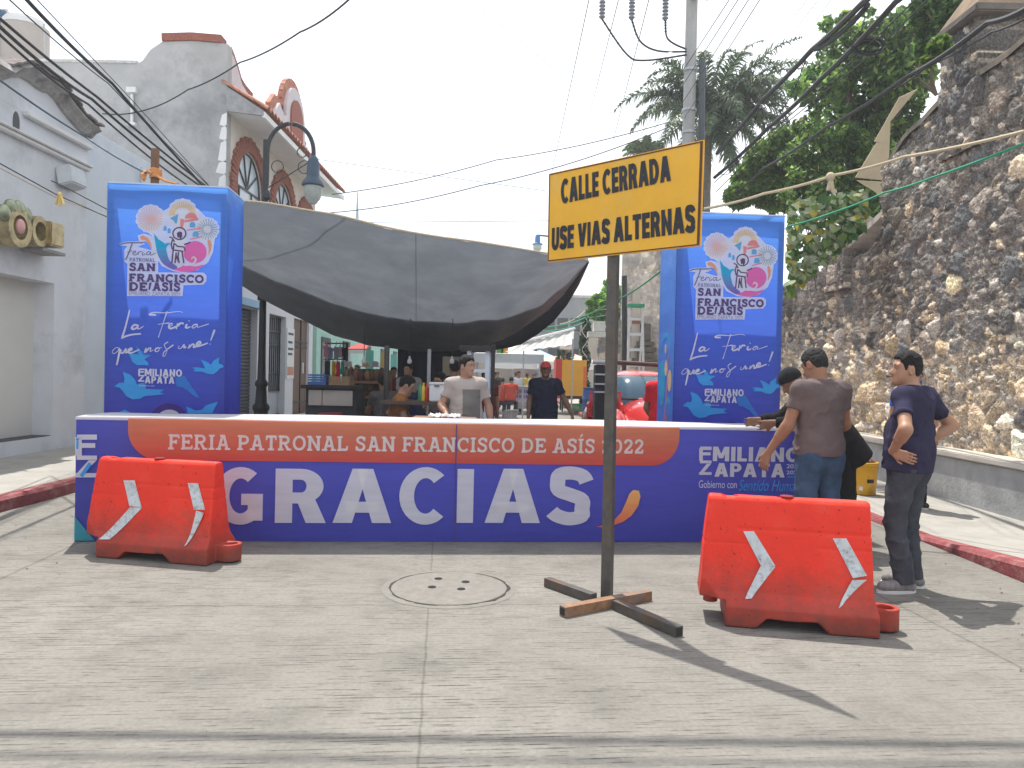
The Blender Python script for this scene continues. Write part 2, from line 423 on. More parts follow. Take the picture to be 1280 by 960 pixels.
# ------------------------------------------------------------------ smooth-blended solids (people, car bodies)
def vn3(x, y, z, s=0):
    i, j, k = np.floor(x), np.floor(y), np.floor(z); u, v, w = x-i, y-j, z-k
    u = u*u*(3-2*u); v = v*v*(3-2*v); w = w*w*(3-2*w)
    def hh(a, b, c):
        q = np.sin(a*127.1+b*311.7+c*74.7+s*53.3)*43758.5453; return q-np.floor(q)
    def pl(c): return (hh(i,j,c)*(1-u)+hh(i+1,j,c)*u)*(1-v)+(hh(i,j+1,c)*(1-u)+hh(i+1,j+1,c)*u)*v
    return pl(k)*(1-w)+pl(k+1)*w
def folds(x, y, z):
    """soft creases of hanging cloth"""
    a = vn3(x*9+3, y*9, z*5, 1); r = 1-np.abs(2*vn3(x*8+a*1.6, y*8+5, z*11+a*2.2, 2)-1)
    return 1.5*(a-.5)+1.8*(.55-r**3)
class SDF:
    def __init__(s, lo, hi, h):
        s.lo = np.array(lo, float); s.h = h
        s.n = np.ceil((np.array(hi, float)-s.lo)/h).astype(int)+1
        s.d = np.full(tuple(s.n), .5, dtype=np.float32)
        s.ax = [s.lo[i]+h*np.arange(s.n[i]) for i in range(3)]
    def _blk(s, lo, hi):
        a = np.clip(np.floor((np.array(lo)-s.lo)/s.h).astype(int), 0, s.n); b = np.clip(np.ceil((np.array(hi)-s.lo)/s.h).astype(int)+1, 0, s.n)
        sl = tuple(slice(a[i], b[i]) for i in range(3))
        g = np.meshgrid(*[s.ax[i][sl[i]] for i in range(3)], indexing='ij', sparse=False)
        return sl, g
    def _put(s, sl, d, k, op):
        o = s.d[sl]
        if op == 'u':
            if k > 0:
                hh = np.clip(.5+.5*(o-d)/k, 0, 1); r = o*(1-hh)+d*hh-k*hh*(1-hh)
            else: r = np.minimum(o, d)
        elif op == 's':
            r = np.maximum(o, -d) if k <= 0 else -(lambda A, B: (lambda hh: A*(1-hh)+B*hh-k*hh*(1-hh))(np.clip(.5+.5*(A-B)/k, 0, 1)))(-o, d)
        s.d[sl] = r
    def cap(s, a, b, r1, r2=None, k=.02, flat=None, op='u', cut=None, wr=0):
        a = np.array(a, float); b = np.array(b, float); r2 = r1 if r2 is None else r2
        m = max(r1, r2)*(1.25)+k+.03
        sl, (x, y, z) = s._blk(np.minimum(a, b)-m, np.maximum(a, b)+m)
        if x.size == 0: return s
        px, py, pz = x-a[0], y-a[1], z-a[2]; ba = b-a; fm = 1.0
        if flat is not None:
            n, f = np.array(flat[0], float), flat[1]; n = n/np.linalg.norm(n)
            t = (px*n[0]+py*n[1]+pz*n[2])*(1/f-1); px = px+n[0]*t; py = py+n[1]*t; pz = pz+n[2]*t
            ba = ba+n*(ba@n)*(1/f-1); fm = (1+f)/2 if f < 1 else 1
        L2 = ba@ba+1e-12; t = np.clip((px*ba[0]+py*ba[1]+pz*ba[2])/L2, 0, 1)
        d = (np.sqrt((px-ba[0]*t)**2+(py-ba[1]*t)**2+(pz-ba[2]*t)**2)-(r1+(r2-r1)*t))*fm
        if wr: d = d+wr*folds(x, y, z)
        if cut is not None:
            for (cp, cn) in cut:
                cp = np.array(cp, float); cn = np.array(cn, float); cn = cn/np.linalg.norm(cn)
                d = np.maximum(d, (x-cp[0])*cn[0]+(y-cp[1])*cn[1]+(z-cp[2])*cn[2])
        s._put(sl, d.astype(np.float32), k, op); return s
    def ell(s, c, r, k=.02, op='u', M=None, cut=None, nz=0, nf=60):
        c = np.array(c, float); r = np.array(r, float); m = r.max()+k+.03
        sl, (x, y, z) = s._blk(c-m, c+m)
        if x.size == 0: return s
        p = np.stack([x-c[0], y-c[1], z-c[2]], -1)
        if M is not None: p = p @ np.array(M)          # columns = local axes
        q = np.sqrt(((p/r)**2).sum(-1)); g = np.sqrt(((p/r**2)**2).sum(-1))+1e-9
        d = q*(q-1)/g
        if nz: d = d+nz*np.sin(x*nf+np.sin(z*nf*.7)*1.5)*np.sin(y*nf*1.1+1)*np.sin(z*nf*.9+2)
        if cut is not None:
            for (cp, cn) in cut:
                cp = np.array(cp, float); cn = np.array(cn, float); cn = cn/np.linalg.norm(cn)
                d = np.maximum(d, (x-cp[0])*cn[0]+(y-cp[1])*cn[1]+(z-cp[2])*cn[2])
        s._put(sl, d.astype(np.float32), k, op); return s
    def plane(s, p, n):
        """keep what lies behind the plane"""
        n = np.array(n, float); n /= np.linalg.norm(n)
        d = (s.ax[0][:,None,None]-p[0])*n[0]+(s.ax[1][None,:,None]-p[1])*n[1]+(s.ax[2][None,None,:]-p[2])*n[2]
        s.d = np.maximum(s.d, d.astype(np.float32)); return s
    def shell(s, t):
        s.d = np.abs(s.d+t/2)-t/2; return s
    def mesh(s):
        d = s.d.copy(); d[0]=d[-1]=.5; d[:,0]=d[:,-1]=.5; d[:,:,0]=d[:,:,-1]=.5
        ins = d < 0; n = d.shape
        # cells
        c = [ins[i:n[0]-1+i, j:n[1]-1+j, k:n[2]-1+k] for i in (0,1) for j in (0,1) for k in (0,1)]
        cnt = sum(q.astype(np.int8) for q in c); act = (cnt > 0) & (cnt < 8)
        I = np.argwhere(act); 
        if len(I) == 0: return np.zeros((0,3)), np.zeros((0,4), int)
        idx = np.full(act.shape, -1, dtype=np.int64); idx[act] = np.arange(len(I))
        acc = np.zeros((len(I),3)); w = np.zeros(len(I))
        offs = [(i,j,k) for i in (0,1) for j in (0,1) for k in (0,1)]
        for a in range(8):
            for b in range(a+1, 8):
                A, B = np.array(offs[a]), np.array(offs[b])
                if abs(A-B).sum() != 1: continue
                da = d[I[:,0]+A[0], I[:,1]+A[1], I[:,2]+A[2]]; db = d[I[:,0]+B[0], I[:,1]+B[1], I[:,2]+B[2]]
                x = (da < 0) != (db < 0); t = np.where(x, da/(da-db+1e-12), 0)
                acc += np.where(x[:,None], A+(B-A)*t[:,None], 0); w += x
        V = s.lo+s.h*(I+acc/w[:,None])
        F = []
        for ax in range(3):
            o = [(0,0,0)]; e = [0,0,0]; e[ax] = 1
            sl0 = [slice(1,n[i]-1) for i in range(3)]; sl0[ax] = slice(0,n[ax]-1)
            sl1 = [slice(1,n[i]-1) for i in range(3)]; sl1[ax] = slice(1,n[ax])
            a = ins[tuple(sl0)]; b = ins[tuple(sl1)]
            E = np.argwhere(a != b); st = np.array([1,1,1]); st[ax] = 0; E = E+st
            u, v = [q for q in range(3) if q != ax]
            du = np.zeros(3,int); du[u] = 1; dv = np.zeros(3,int); dv[v] = 1
            q = [idx[tuple((E-x_).T)] for x_ in (du+dv, dv, 0*du, du)]
            f = np.stack(q, 1)
            fl = ins[tuple(E.T)]; 
            if ax == 1: fl = ~fl
            f = np.where(fl[:,None], f, f[:,::-1])
            F.append(f)
        F = np.concatenate(F); F = F[(F >= 0).all(1)]
        return V, F

def v3(*a): return np.array(a, float)
def unit(a): a = np.array(a, float); return a/np.linalg.norm(a)

POSE0 = dict(pel=(0,0,.95), che=(0,0,1.30), neck=(0,-.01,1.45), head=(0,.025,1.61), face=(0,1,0), hup=(0,0,1),
   shR=(.185,-.01,1.405), shL=(-.185,-.01,1.405), elR=(.235,-.03,1.13), elL=(-.235,-.03,1.13), wrR=(.25,.06,.89), wrL=(-.25,.06,.89),
   hdR=(0,.25,-1), hdL=(0,.25,-1), hnR=(-1,0,0), hnL=(1,0,0),
   hiR=(.09,0,.92), hiL=(-.09,0,.92), knR=(.1,.015,.49), knL=(-.1,.015,.49), anR=(.11,-.02,.09), anL=(-.11,-.02,.09), ftR=(.15,1,0), ftL=(-.15,1,0),
   front=(0,1,0), curl=.5)
def person(label, loc, rz, pose=None, h=.014, skin=None, shirt=None, trousers=None, hair=None, shoes=None, sleeve=.55, fat=1.0, scale=1.0, cap=None, mask=None,
           group=None, long_hair=False, hem=-.06, parts=('shirt','trousers','hair','shoes'), beard=None, collar=None, shirt_mats=None, wr=.0035, hang=None):
    p = {k: (np.array(v, float) if not np.isscalar(v) else v) for k, v in {**POSE0, **(pose or {})}.items()}
    root = thing('person', label, 'person', loc, rz, group); root.scale = (scale,)*3
    J = np.array([v for k, v in p.items() if k not in ('face','hup','hdR','hdL','hnR','hnL','ftR','ftL','front','curl')])
    lo = J.min(0)-.24; hi = J.max(0)+.24; lo[2] = min(lo[2], -.02)
    fr = unit(p['front']); tu = unit(p['che']-p['pel']); side = unit(np.cross(fr, tu)); fr = unit(np.cross(tu, side))
    face = unit(p['face']); hu = p['hup']-face*(p['hup']@face); hu = unit(hu); hs = np.cross(face, hu); hM = np.stack([hs, face, hu], 1)
    hc = p['head']
    H = lambda x, y, z: hc+hs*x+face*y+hu*z
    def torso(s, o, k=.05, wr=0):
        s.cap(p['pel']+tu*.02, p['pel']+tu*.16, (.155+o/.68)*fat, (.15+o/.68)*fat, k, (fr,.70), wr=wr)
        s.cap(p['pel']+tu*.14, p['che'], (.152+o/.68)*fat, .165+o/.7, k, (fr,.68), wr=wr)
        if fat > 1.02: s.cap(p['pel']+tu*.12+fr*.03, p['pel']+tu*.2+fr*.03, (.125+o)*fat, k=.05, wr=wr)
        for q in 'RL':
            sh = p['sh'+q]; s.cap(p['che']+tu*.05+(sh-p['che'])*.45, sh, .075+o, .055+o, k, wr=wr)
            s.cap(p['neck']-tu*.01, sh*.85+p['neck']*.15, .05+o*.8, .048+o, k, wr=wr)
    # --- body
    s = SDF(lo, hi, h)
    torso(s, 0)
    for q, sg in (('R',1),('L',-1)):
        s.cap(p['sh'+q], p['el'+q], .052, .042, .03); s.cap(p['el'+q], p['wr'+q], .044, .027, .015)
        el = p['el'+q]; wrp = p['wr'+q]; s.cap(el+(wrp-el)*.12, el+(wrp-el)*.4, .045, .04, .02)
        s.cap(p['hi'+q], p['kn'+q], .088, .056, .03); s.cap(p['kn'+q], p['an'+q], .058, .038, .03)
        kn = p['kn'+q]; an = p['an'+q]; s.cap(kn+(an-kn)*.2-fr*.015, kn+(an-kn)*.45-fr*.015, .05, .04, .03)
        ft = unit(p['ft'+q]); s.cap(an-v3(0,0,.05), an-v3(0,0,.055)+ft*.13, .034, .03, .02)
        # hand
        d = unit(p['hd'+q]); n = p['hn'+q]-d*(p['hn'+q]@d); n = unit(n); sd_ = np.cross(d, n)
        thumb = unit(face*0+fr) if abs(sd_@fr) > .2 else sd_*sg
        sd_ = sd_ if sd_@thumb > 0 else -sd_
        w = p['wr'+q]
        s.cap(w, w+d*.03, .027, .03, .01, (n,.62))
        for o_ in (-.028,-.009,.010,.029):
            s.cap(w+d*.02+sd_*o_*.5, w+d*.088+sd_*o_, .017, .0135, .012, (n,.85))
        cu_ = p['curl']
        for o_, L in ((-.029,.058),(-.0095,.072),(.0105,.076),(.030,.066)):
            b0 = w+d*.09+sd_*o_; a1 = cu_*.7; d1 = d*math.cos(a1)+n*math.sin(a1); b1 = b0+d1*L*.48+sd_*o_*.12
            a2 = cu_*1.8; d2 = d*math.cos(a2)+n*math.sin(a2); b2 = b1+d2*L*.52
            rr = max(.0088, h*.62); s.cap(b0, b1, rr*1.08, rr, .004); s.cap(b1, b2, rr, rr*.86, .003)
        t0 = w+d*.03+sd_*.026; t1 = t0+unit(d*.7+sd_*.7+n*.2)*.042; t2 = t1+unit(d*.95+sd_*.25+n*.3)*.034
        rr = max(.0105, h*.66); s.cap(t0, t1, rr*1.3, rr*1.05, .012); s.cap(t1, t2, rr*1.05, rr*.85, .004)
    s.cap(p['neck']-tu*.03, H(0,-.025,-.05), .062, .054, .025)
    s.ell(H(0,-.008,.028), (.076,.096,.098), .02, M=hM)
    s.ell(H(0,.028,-.045), (.058,.062,.068), .04, M=hM)
    s.cap(H(0,.078,-.088), H(0,.074,-.092), .022, .02, .03)                      # chin
    s.cap(H(0,.086,.012), H(0,.106,-.022), .010, .0145, .012)                     # nose
    s.cap(H(-.013,.092,-.026), H(.013,.092,-.026), .0095, k=.008)
    s.cap(H(-.018,.083,-.054), H(.018,.083,-.054), .0085, k=.006); s.cap(H(-.015,.081,-.066), H(.015,.081,-.066), .0085, k=.006)   # lips
    s.cap(H(-.045,.071,.035), H(.045,.071,.035), .0135, k=.02)                   # brow
    for sg in (-1,1):
        s.ell(H(.031*sg,.094,.014), (.019,.013,.011), .012, 's', M=hM)
        s.ell(H(.077*sg,-.008,-.005), (.010,.022,.033), .006, M=hM)               # ears
        s.ell(H(.086*sg,-.004,-.004), (.007,.012,.02), .006, 's', M=hM)
    V, F = s.mesh(); body = npmesh('body', V, F, skin, root, local=True)
    mb = MB()
    for sg in (-1,1):
        mb.sphere(H(.0295*sg,.0735,.014), .0108, 10, 8)
    mb.cm = 1
    for sg in (-1,1):
        mb.sphere(H(.0295*sg,.0795,.0135), .0066, 8, 6)
        mb.tube([H((.014+.011*i)*sg, .089-.003*i*i*.7, .036+.003*math.sin(i)) for i in range(4)], .0045, 5)
    mb.build('eyes', [MT['eyewhite'], MT['hair']], body, local=True, smooth=True, fix=False)
    # --- shirt
    if shirt:
        s = SDF(lo, hi, h)
        torso(s, .017, wr=wr)
        s.cap(p['neck']-tu*.03, p['neck'], .07, .062, .03)
        for q in 'RL':
            a = p['sh'+q]; b = p['el'+q]; w = p['wr'+q]
            if sleeve <= 1:
                e = a+(b-a)*sleeve; s.cap(a, e+(b-a)*.2, .064, .066 if sleeve < .8 else .056, .035, cut=[(e, b-a)], wr=wr)
            else:
                s.cap(a, b, .066, .06, .035, wr=wr); e = b+(w-b)*(sleeve-1); s.cap(b, e+(w-b)*.1, .06, .046, .02, cut=[(e, w-b)], wr=wr)
        hp = p['pel']+tu*hem
        s.cap(p['pel']+tu*.05, hp-tu*.05, (.198)*fat, .205*fat, .05, (fr,.74), wr=wr)
        s.plane(hp, -tu)
        nk = p['neck']+tu*.035
        s.ell(nk+fr*.02+tu*.02, (.075,.085,.055), .012, 's', M=np.stack([side, fr, tu], 1))
        V, F = s.mesh(); sh_ = npmesh('shirt', V, F, shirt, root, local=True)
        if collar:
            m2 = MB(); pts = [nk-tu*.012+(side*math.cos(t)*.072+fr*(math.sin(t)*.078+.012))+tu*(.0-.018*math.sin(t)) for t in np.linspace(0, 2*math.pi, 25)]
            m2.tube(pts, .011, 6, cap=False); m2.build('collar', collar, sh_, local=True, smooth=True)
    # --- trousers
    if trousers:
        s = SDF(lo, hi, h)
        s.cap(p['pel']-tu*.04, p['pel']+tu*.1, .163*fat, .16*fat, .04, (fr,.74), wr=wr*.6)
        for q, sg in (('R',1),('L',-1)):
            kn = p['kn'+q]; an = p['an'+q]; hi_ = p['hi'+q]
            s.cap(hi_-fr*.01, kn, .100*math.sqrt(fat), .077, .03, wr=wr*.8); e = an+(an-kn)*.06
            s.cap(hi_-fr*.05-tu*.02, hi_-fr*.045-tu*.06, .085, .08, .04)             # seat
            s.cap(kn, e, .077, .073, .02, cut=[(e+v3(0,0,.0), an-kn)], wr=wr*.9)
        s.plane(p['pel']+tu*min(.07, max(hem,-.1)+.035), tu)
        V, F = s.mesh(); tr = npmesh('trousers', V, F, trousers, root, local=True)
    # --- shoes
    if shoes and h < .03:
        for q in 'RL':
            an = p['an'+q]; ft = unit(p['ft'+q]); g = v3(0,0,1)
            b = an.copy(); b[2] -= .045
            s = SDF(np.minimum(b-.12, b+ft*.2-.1), np.maximum(b+.12, b+ft*.2+.1), max(h*.9, .007))
            sdv = np.cross(ft, g)
            s.cap(b-ft*.045, b+ft*.155, .046, .044, .02, (g,.9)); s.cap(b-ft*.02+g*.03, b+ft*.05+g*.012, .047, .042, .02)
            s.plane(b-g*.042, -g)
            V, F = s.mesh(); so_ = npmesh('shoe', V, F, shoes, root, local=True)
            m2 = MB(); out = [b+ft*(.055+.15*math.cos(t))+sdv*(.05+.004*math.cos(t))*math.sin(t) for t in np.linspace(0, 2*math.pi, 25)[:-1]]
            z0 = b[2]-.0445
            m2.add([(x[0],x[1],z0) for x in out]+[(x[0],x[1],z0+.022) for x in out], [tuple(reversed(range(24))), tuple(range(24,48))]+[(i,(i+1)%24,24+(i+1)%24,24+i) for i in range(24)])
            m2.build('sole', MT['sole'], so_, local=True)
    # --- hair / headgear
    if hair:
        s = SDF(hc-.19, hc+.19, max(h*.7, .0055))
        X, Y, Z = np.meshgrid(*s.ax, indexing='ij'); q = np.stack([X-hc[0], Y-hc[1], Z-hc[2]], -1) @ hM
        lx, ly, lz = q[...,0], q[...,1], q[...,2]
        e = np.stack([lx/.076, (ly+.008)/.096, (lz-.028)/.098], -1); e2 = np.stack([lx/.076**2, (ly+.008)/.096**2, (lz-.028)/.098**2], -1)
        k0 = np.sqrt((e**2).sum(-1)); dsk = k0*(k0-1)/(np.sqrt((e2**2).sum(-1))+1e-9)
        zb = np.interp(ly, [-.11,-.085,-.05,-.032,-.018,.012,.022,.034,.05,.075,.11], [-.075,-.07,-.055,-.01,.022,.022,-.012,-.010,.045,.076,.085])
        zb = zb+.006*np.sin(lx*140)+.004*np.sin(ly*170+lx*90)
        mk = np.clip((lz-zb)/.016, 0, 1); mk = mk*mk*(3-2*mk); topk = np.clip((lz-.05)/.06, 0, 1)
        th = ((.007+.014*topk) if not cap else .004)+.0035*np.sin(lx*95+np.sin(lz*70)*1.4)*np.sin(ly*80+1)*topk+.002*np.sin(lx*210+ly*160)*np.sin(lz*190)
        s.d = (dsk-th*mk+.014*(1-mk)).astype(np.float32)
        if long_hair: s.cap(H(0,-.07,.03), H(0,-.085,-.16), .07, .045, .03)
        V, F = s.mesh(); npmesh('hair', V, F, hair, root, local=True)
    if cap:
        s = SDF(hc-.25, hc+.25, max(h*.8, .006)); kind, cm = cap
        s.ell(H(0,-.008,.040), (.086,.106,.10), .01, M=hM, cut=[(H(0,0,.035 if kind == 'cap' else .022), -hu*1.0+(0 if kind == 'cap' else face*.25))])
        if kind == 'cap': s.ell(H(0,.10,.045), (.066,.075,.011), .006, M=hM)
        V, F = s.mesh(); npmesh('cap' if kind == 'cap' else 'knit_cap', V, F, cm, root, local=True)
    if mask:
        s = SDF(hc-.2, hc+.2, max(h*.8, .006))
        s.ell(H(0,.034,-.048), (.068,.074,.068), .01, M=hM, cut=[(H(0,0,-.005), hu), (H(0,.0,0), -face)])
        V, F = s.mesh(); npmesh('face_mask', V, F, mask, root, local=True)
    return root, p
# ------------------------------------------------------------------ shared materials
MT = dict(
 eyewhite=mat('eye_white', (.30,.27,.25), .3, .02), hair=mat('black_hair', (.012,.010,.010), .45, .3, 90), black=mat('black_leather', (.015,.015,.016), .5, .2),
 sole=mat('white_rubber', (.6,.6,.58), .6, .1),
 steel=mat('bare_steel', (.10,.095,.088), .5, .25, 12, .15, 80, metal=.5, stain=(.16,.10,.06), stain_scale=5), rust=mat('rusty_steel', (.22,.12,.06), .75, .3, 25, .2, 90),
 darkmetal=mat('black_iron', (.014,.017,.022), .45, .2), white=mat('white_paint', (.74,.74,.72), .6, .06, 3), greymetal=mat('galvanised_metal', (.42,.44,.46), .45, .15, 20, metal=.4),
 whitewall=mat('white_wall', (.62,.64,.67), .85, .10, .8, .15, 25, stain=(.46,.48,.50), stain_scale=.9), bluewall=mat('bluish_white_wall', (.57,.62,.67), .85, .07, .7, .1, 25, stain=(.50,.55,.60), stain_scale=.6),
 trim=mat('white_trim', (.68,.68,.67), .8, .06, 3), cement=mat('bare_cement', (.40,.395,.385), .9, .20, .7, .3, 12, stain=(.25,.255,.26), stain_scale=.55),
 brick=mat('red_brick', (.27,.085,.055), .85, .3, 30, .3, 70), tile=mat('clay_tile', (.36,.13,.075), .8, .3, 12, .2, 50, stain=(.5,.25,.16), stain_scale=5),
 glass=glass_mat('window_glass', (.16,.22,.28)), wire=mat('cable_rubber', (.012,.013,.017), .6, .1),
 concrete=mat('grey_concrete', (.38,.37,.34), .9, .15, 4, .3, 40, stain=(.28,.27,.25), stain_scale=1.5), rope=mat('sisal_rope', (.52,.44,.30), .95, .2, 60, .4, 150),
 green=mat('green_cord', (.02,.30,.16), .6, .1), wood=mat('weathered_wood', (.20,.11,.065), .85, .3, 20, .3, 60, stretch=(1,1,.15)),
)
# ------------------------------------------------------------------ ground, road, pavements
gm = mat('ground_dust', (.32,.30,.27), .95, .15, .6, .2, 20)
MB().add([(-400,-60,-.03),(400,-60,-.03),(400,900,-.03),(-400,900,-.03)], [(0,1,2,3)]).build('ground', gm, kind='structure')

def road_material():
    m = bpy.data.materials.new('brushed_concrete'); m.use_nodes = True
    nt = m.node_tree; L = nt.links; b = nt.nodes['Principled BSDF']; b.inputs['Roughness'].default_value = .85; b.inputs['Specular IOR Level'].default_value = .25
    tc = _n(nt, 'ShaderNodeTexCoord'); V = tc.outputs['Object']
    def noise(scale, detail=6, stretch=None, rough=.6):
        v = V
        if stretch:
            mp = _n(nt, 'ShaderNodeMapping'); mp.inputs['Scale'].default_value = stretch; L.new(V, mp.inputs[0]); v = mp.outputs[0]
        n = _n(nt, 'ShaderNodeTexNoise'); n.inputs['Scale'].default_value = scale; n.inputs['Detail'].default_value = detail; n.inputs['Roughness'].default_value = rough
        L.new(v, n.inputs['Vector']); return n.outputs[0]
    def ramp(x, p0, c0, p1, c1):
        r = _n(nt, 'ShaderNodeValToRGB'); r.color_ramp.elements[0].position = p0; r.color_ramp.elements[1].position = p1
        r.color_ramp.elements[0].color = (*c0,1) if not np.isscalar(c0) else (c0,c0,c0,1); r.color_ramp.elements[1].color = (*c1,1) if not np.isscalar(c1) else (c1,c1,c1,1)
        L.new(x, r.inputs[0]); return r.outputs[0]
    def mul(a, b_, f=1.0):
        mx = _n(nt, 'ShaderNodeMix', data_type='RGBA', blend_type='MULTIPLY'); mx.inputs[0].default_value = f; L.new(a, mx.inputs[6]); L.new(b_, mx.inputs[7]); return mx.outputs[2]
    def math_(op, a, b_=None):
        q = _n(nt, 'ShaderNodeMath', operation=op)
        if hasattr(a, 'links'): L.new(a, q.inputs[0])
        else: q.inputs[0].default_value = a
        if b_ is not None:
            if hasattr(b_, 'links'): L.new(b_, q.inputs[1])
            else: q.inputs[1].default_value = b_
        return q.outputs[0]
    base = ramp(noise(.55, 8), .3, (.198,.188,.168), .7, (.250,.238,.212))
    fine = ramp(noise(38, 8, None, .75), .25, .72, .7, 1.08)
    c = mul(base, fine)
    # tined grooves: thin parallel saw lines along local X, darkened in short dashes
    sp0 = _n(nt, 'ShaderNodeSeparateXYZ'); L.new(V, sp0.inputs[0])
    def grooves(period, wd, dep, fx, lo, hi, wob):
        t = math_('ADD', math_('MULTIPLY', sp0.outputs['Y'], 1/period), math_('MULTIPLY', noise(1.3, 2), wob))
        fr = math_('ABSOLUTE', math_('SUBTRACT', math_('FRACT', t), .5)); row = math_('FLOOR', t)
        r = _n(nt, 'ShaderNodeMapRange'); r.inputs[1].default_value = wd*.5; r.inputs[2].default_value = wd; r.inputs[3].default_value = 1; r.inputs[4].default_value = 0; L.new(fr, r.inputs[0])
        cb = _n(nt, 'ShaderNodeCombineXYZ'); L.new(math_('MULTIPLY', sp0.outputs['X'], fx), cb.inputs[0]); L.new(math_('MULTIPLY', row, 7.31), cb.inputs[1])
        n = _n(nt, 'ShaderNodeTexNoise'); n.inputs['Scale'].default_value = 1; n.inputs['Detail'].default_value = 3; n.inputs['Roughness'].default_value = .6; L.new(cb.outputs[0], n.inputs['Vector'])
        d_ = ramp(n.outputs[0], lo, 0.0, hi, 1.0)
        return math_('SUBTRACT', 1.0, math_('MULTIPLY', math_('MULTIPLY', r.outputs[0], d_), dep))
    pz = ramp(noise(.5, 4), .32, .25, .55, 1.0)
    g_ = mul(grooves(.031, .16, .78, 6.0, .48, .64, .4), grooves(.042, .13, .50, 3.0, .50, .62, .6))
    mxp = _n(nt, 'ShaderNodeMix', data_type='RGBA'); L.new(pz, mxp.inputs[0]); mxp.inputs[6].default_value = (1,1,1,1); L.new(g_, mxp.inputs[7])
    c = mul(c, mxp.outputs[2])
    c = mul(c, ramp(noise(60, 4, (.6, 1.3, 1), .7), .30, .88, .5, 1.0))
    c = mul(c, ramp(noise(1.0, 5, (.5, 3, 1), .6), .3, .93, .65, 1.04))
    # blotches
    c = mul(c, ramp(noise(2.2, 9, None, .72), .30, .78, .52, 1.0))
    # saw-cut joints at local x = JX and y = JY
    sep = _n(nt, 'ShaderNodeSeparateXYZ'); L.new(V, sep.inputs[0])
    wob = math_('MULTIPLY', math_('SUBTRACT', noise(6, 3), .5), .02)
    for ax, pos, wd in (('X', -.07, .006), ('X', -3.05, .012), ('X', 3.1, .010), ('Y', 4.83, .008), ('Y', -.2, .008), ('Y', 11.5, .01)):
        dd = math_('ABSOLUTE', math_('SUBTRACT', math_('ADD', sep.outputs[ax], wob), pos))
        r = _n(nt, 'ShaderNodeMapRange'); r.inputs[1].default_value = wd*.6; r.inputs[2].default_value = wd*1.5; r.inputs[3].default_value = .5; r.inputs[4].default_value = 1
        L.new(dd, r.inputs[0]); c = mul(c, r.outputs[0], .55)
    L.new(c, b.inputs['Base Color'])
    bp = _n(nt, 'ShaderNodeBump'); bp.inputs['Strength'].default_value = .35; bp.inputs['Distance'].default_value = .01
    L.new(c, bp.inputs['Height']); L.new(bp.outputs[0], b.inputs['Normal'])
    return m
ROADROT = R(5.2)
me = MB()
cR, sR = math.cos(-ROADROT), math.sin(-ROADROT)
rp = [(-5.15,-20),(3.95,-20),(3.95,90),(-5.15,90)]
me.add([(x*cR-y*sR, x*sR+y*cR, 0) for x, y in rp], [(0,1,2,3)])
road = me.build('road', road_material(), local=True, kind='structure'); road.rotation_euler = (0,0,ROADROT)

pave = mat('pavement_concrete', (.33,.315,.285), .9, .12, 3, .2, 40, stain=(.27,.26,.235), stain_scale=1.2)
redk = mat('red_kerb_paint', (.24,.055,.06), .8, .3, 14, .3, 60, stain=(.34,.17,.15), stain_scale=5)
def sidewalk(name, X0, X1, prof, kx, kw):
    """pavement sheet with height profile along Y; kerb strip (kw wide) beside the road"""
    m = MB()
    for (y0, z0), (y1, z1) in zip(prof, prof[1:]):
        m.add([(X0,y0,z0),(X1,y0,z0),(X1,y1,z1),(X0,y1,z1)], [(0,1,2,3)])
    m.build(name, pave, kind='structure')
def kerb(prof, xe, xw, dark=False):
    m = MB(); rows = []; s = 1 if xw > xe else -1
    P0 = []
    for (ya, za), (yb, zb) in zip(prof, prof[1:]):
        k = max(1, int(abs(yb-ya)/.35))
        P0 += [(ya+(yb-ya)*i/k, za+(zb-za)*i/k) for i in range(k)]
    P0.append(prof[-1])
    for y, z in P0:
        z += .004; j = .012*math.sin(y*5.1)+.008*math.sin(y*13)
        rows.append([(xe+j*s*.5,y,-.02),(xe+j*s+.005*s,y,z-.03),(xe+(.035+j)*s,y,z),(xw,y,z+.001),(xw,y,-.02)])
    m.grid(rows).build('kerb', redk, kind='structure', smooth=True)
lp = [(-20,.14),(14,.14),(60,.14)]
sidewalk('pavement', -5.30, -8.2, lp, -5.1, .15); kerb(lp, -5.12, -5.30)
rpf = [(-20,.17),(5.3,.17),(6.2,.10),(7.2,.03),(18,.03),(60,.05)]
sidewalk('pavement', 4.13, 8.0, rpf, 3.97, .15); kerb(rpf[:5], 3.97, 4.13)
fp = [(19.0,.02),(22,.14),(70,.14)]
sidewalk('pavement', 2.75, 4.14, fp, 2.6, .15)
kerb(fp, 2.58, 2.75)
# ------------------------------------------------------------------ manhole cover
c = G(561.5, 735)
mc = thing('manhole_cover', 'round concrete manhole cover with four holes set in the road', 'manhole cover', c)
rim = MB()
rw = []
for i in range(97):
    a0 = 2*math.pi*i/96; w = .003+.022*max(0, float(fbm(np.float64(3+math.cos(a0)*4), np.float64(5+math.sin(a0)*4), 4))-.33)*3
    rw.append([(c.x+r_*math.cos(a0), c.y+r_*math.sin(a0), .0065) for r_ in (.405, .405+w)])
rim.grid(rw)
MB().lathe([(.0,.009),(.395,.009),(.403,.006),(.403,-.02)], (c.x,c.y,0), 48, cap=False).build('cover', mat('manhole_concrete', (.19,.18,.16), .9, .18, 12, .3, 50, stain=(.19,.18,.165), stain_scale=4), mc)
MB().lathe([(.406,.004),(.44,.0042),(.47,.002)], (c.x,c.y,0), 48, cap=False).build('collar', mat('collar_concrete', (.186,.177,.157), .9, .14, 9, .3, 50), mc)
rim.build('worn_rim', mat('dark_gap', (.035,.032,.03), .9, .3), mc)
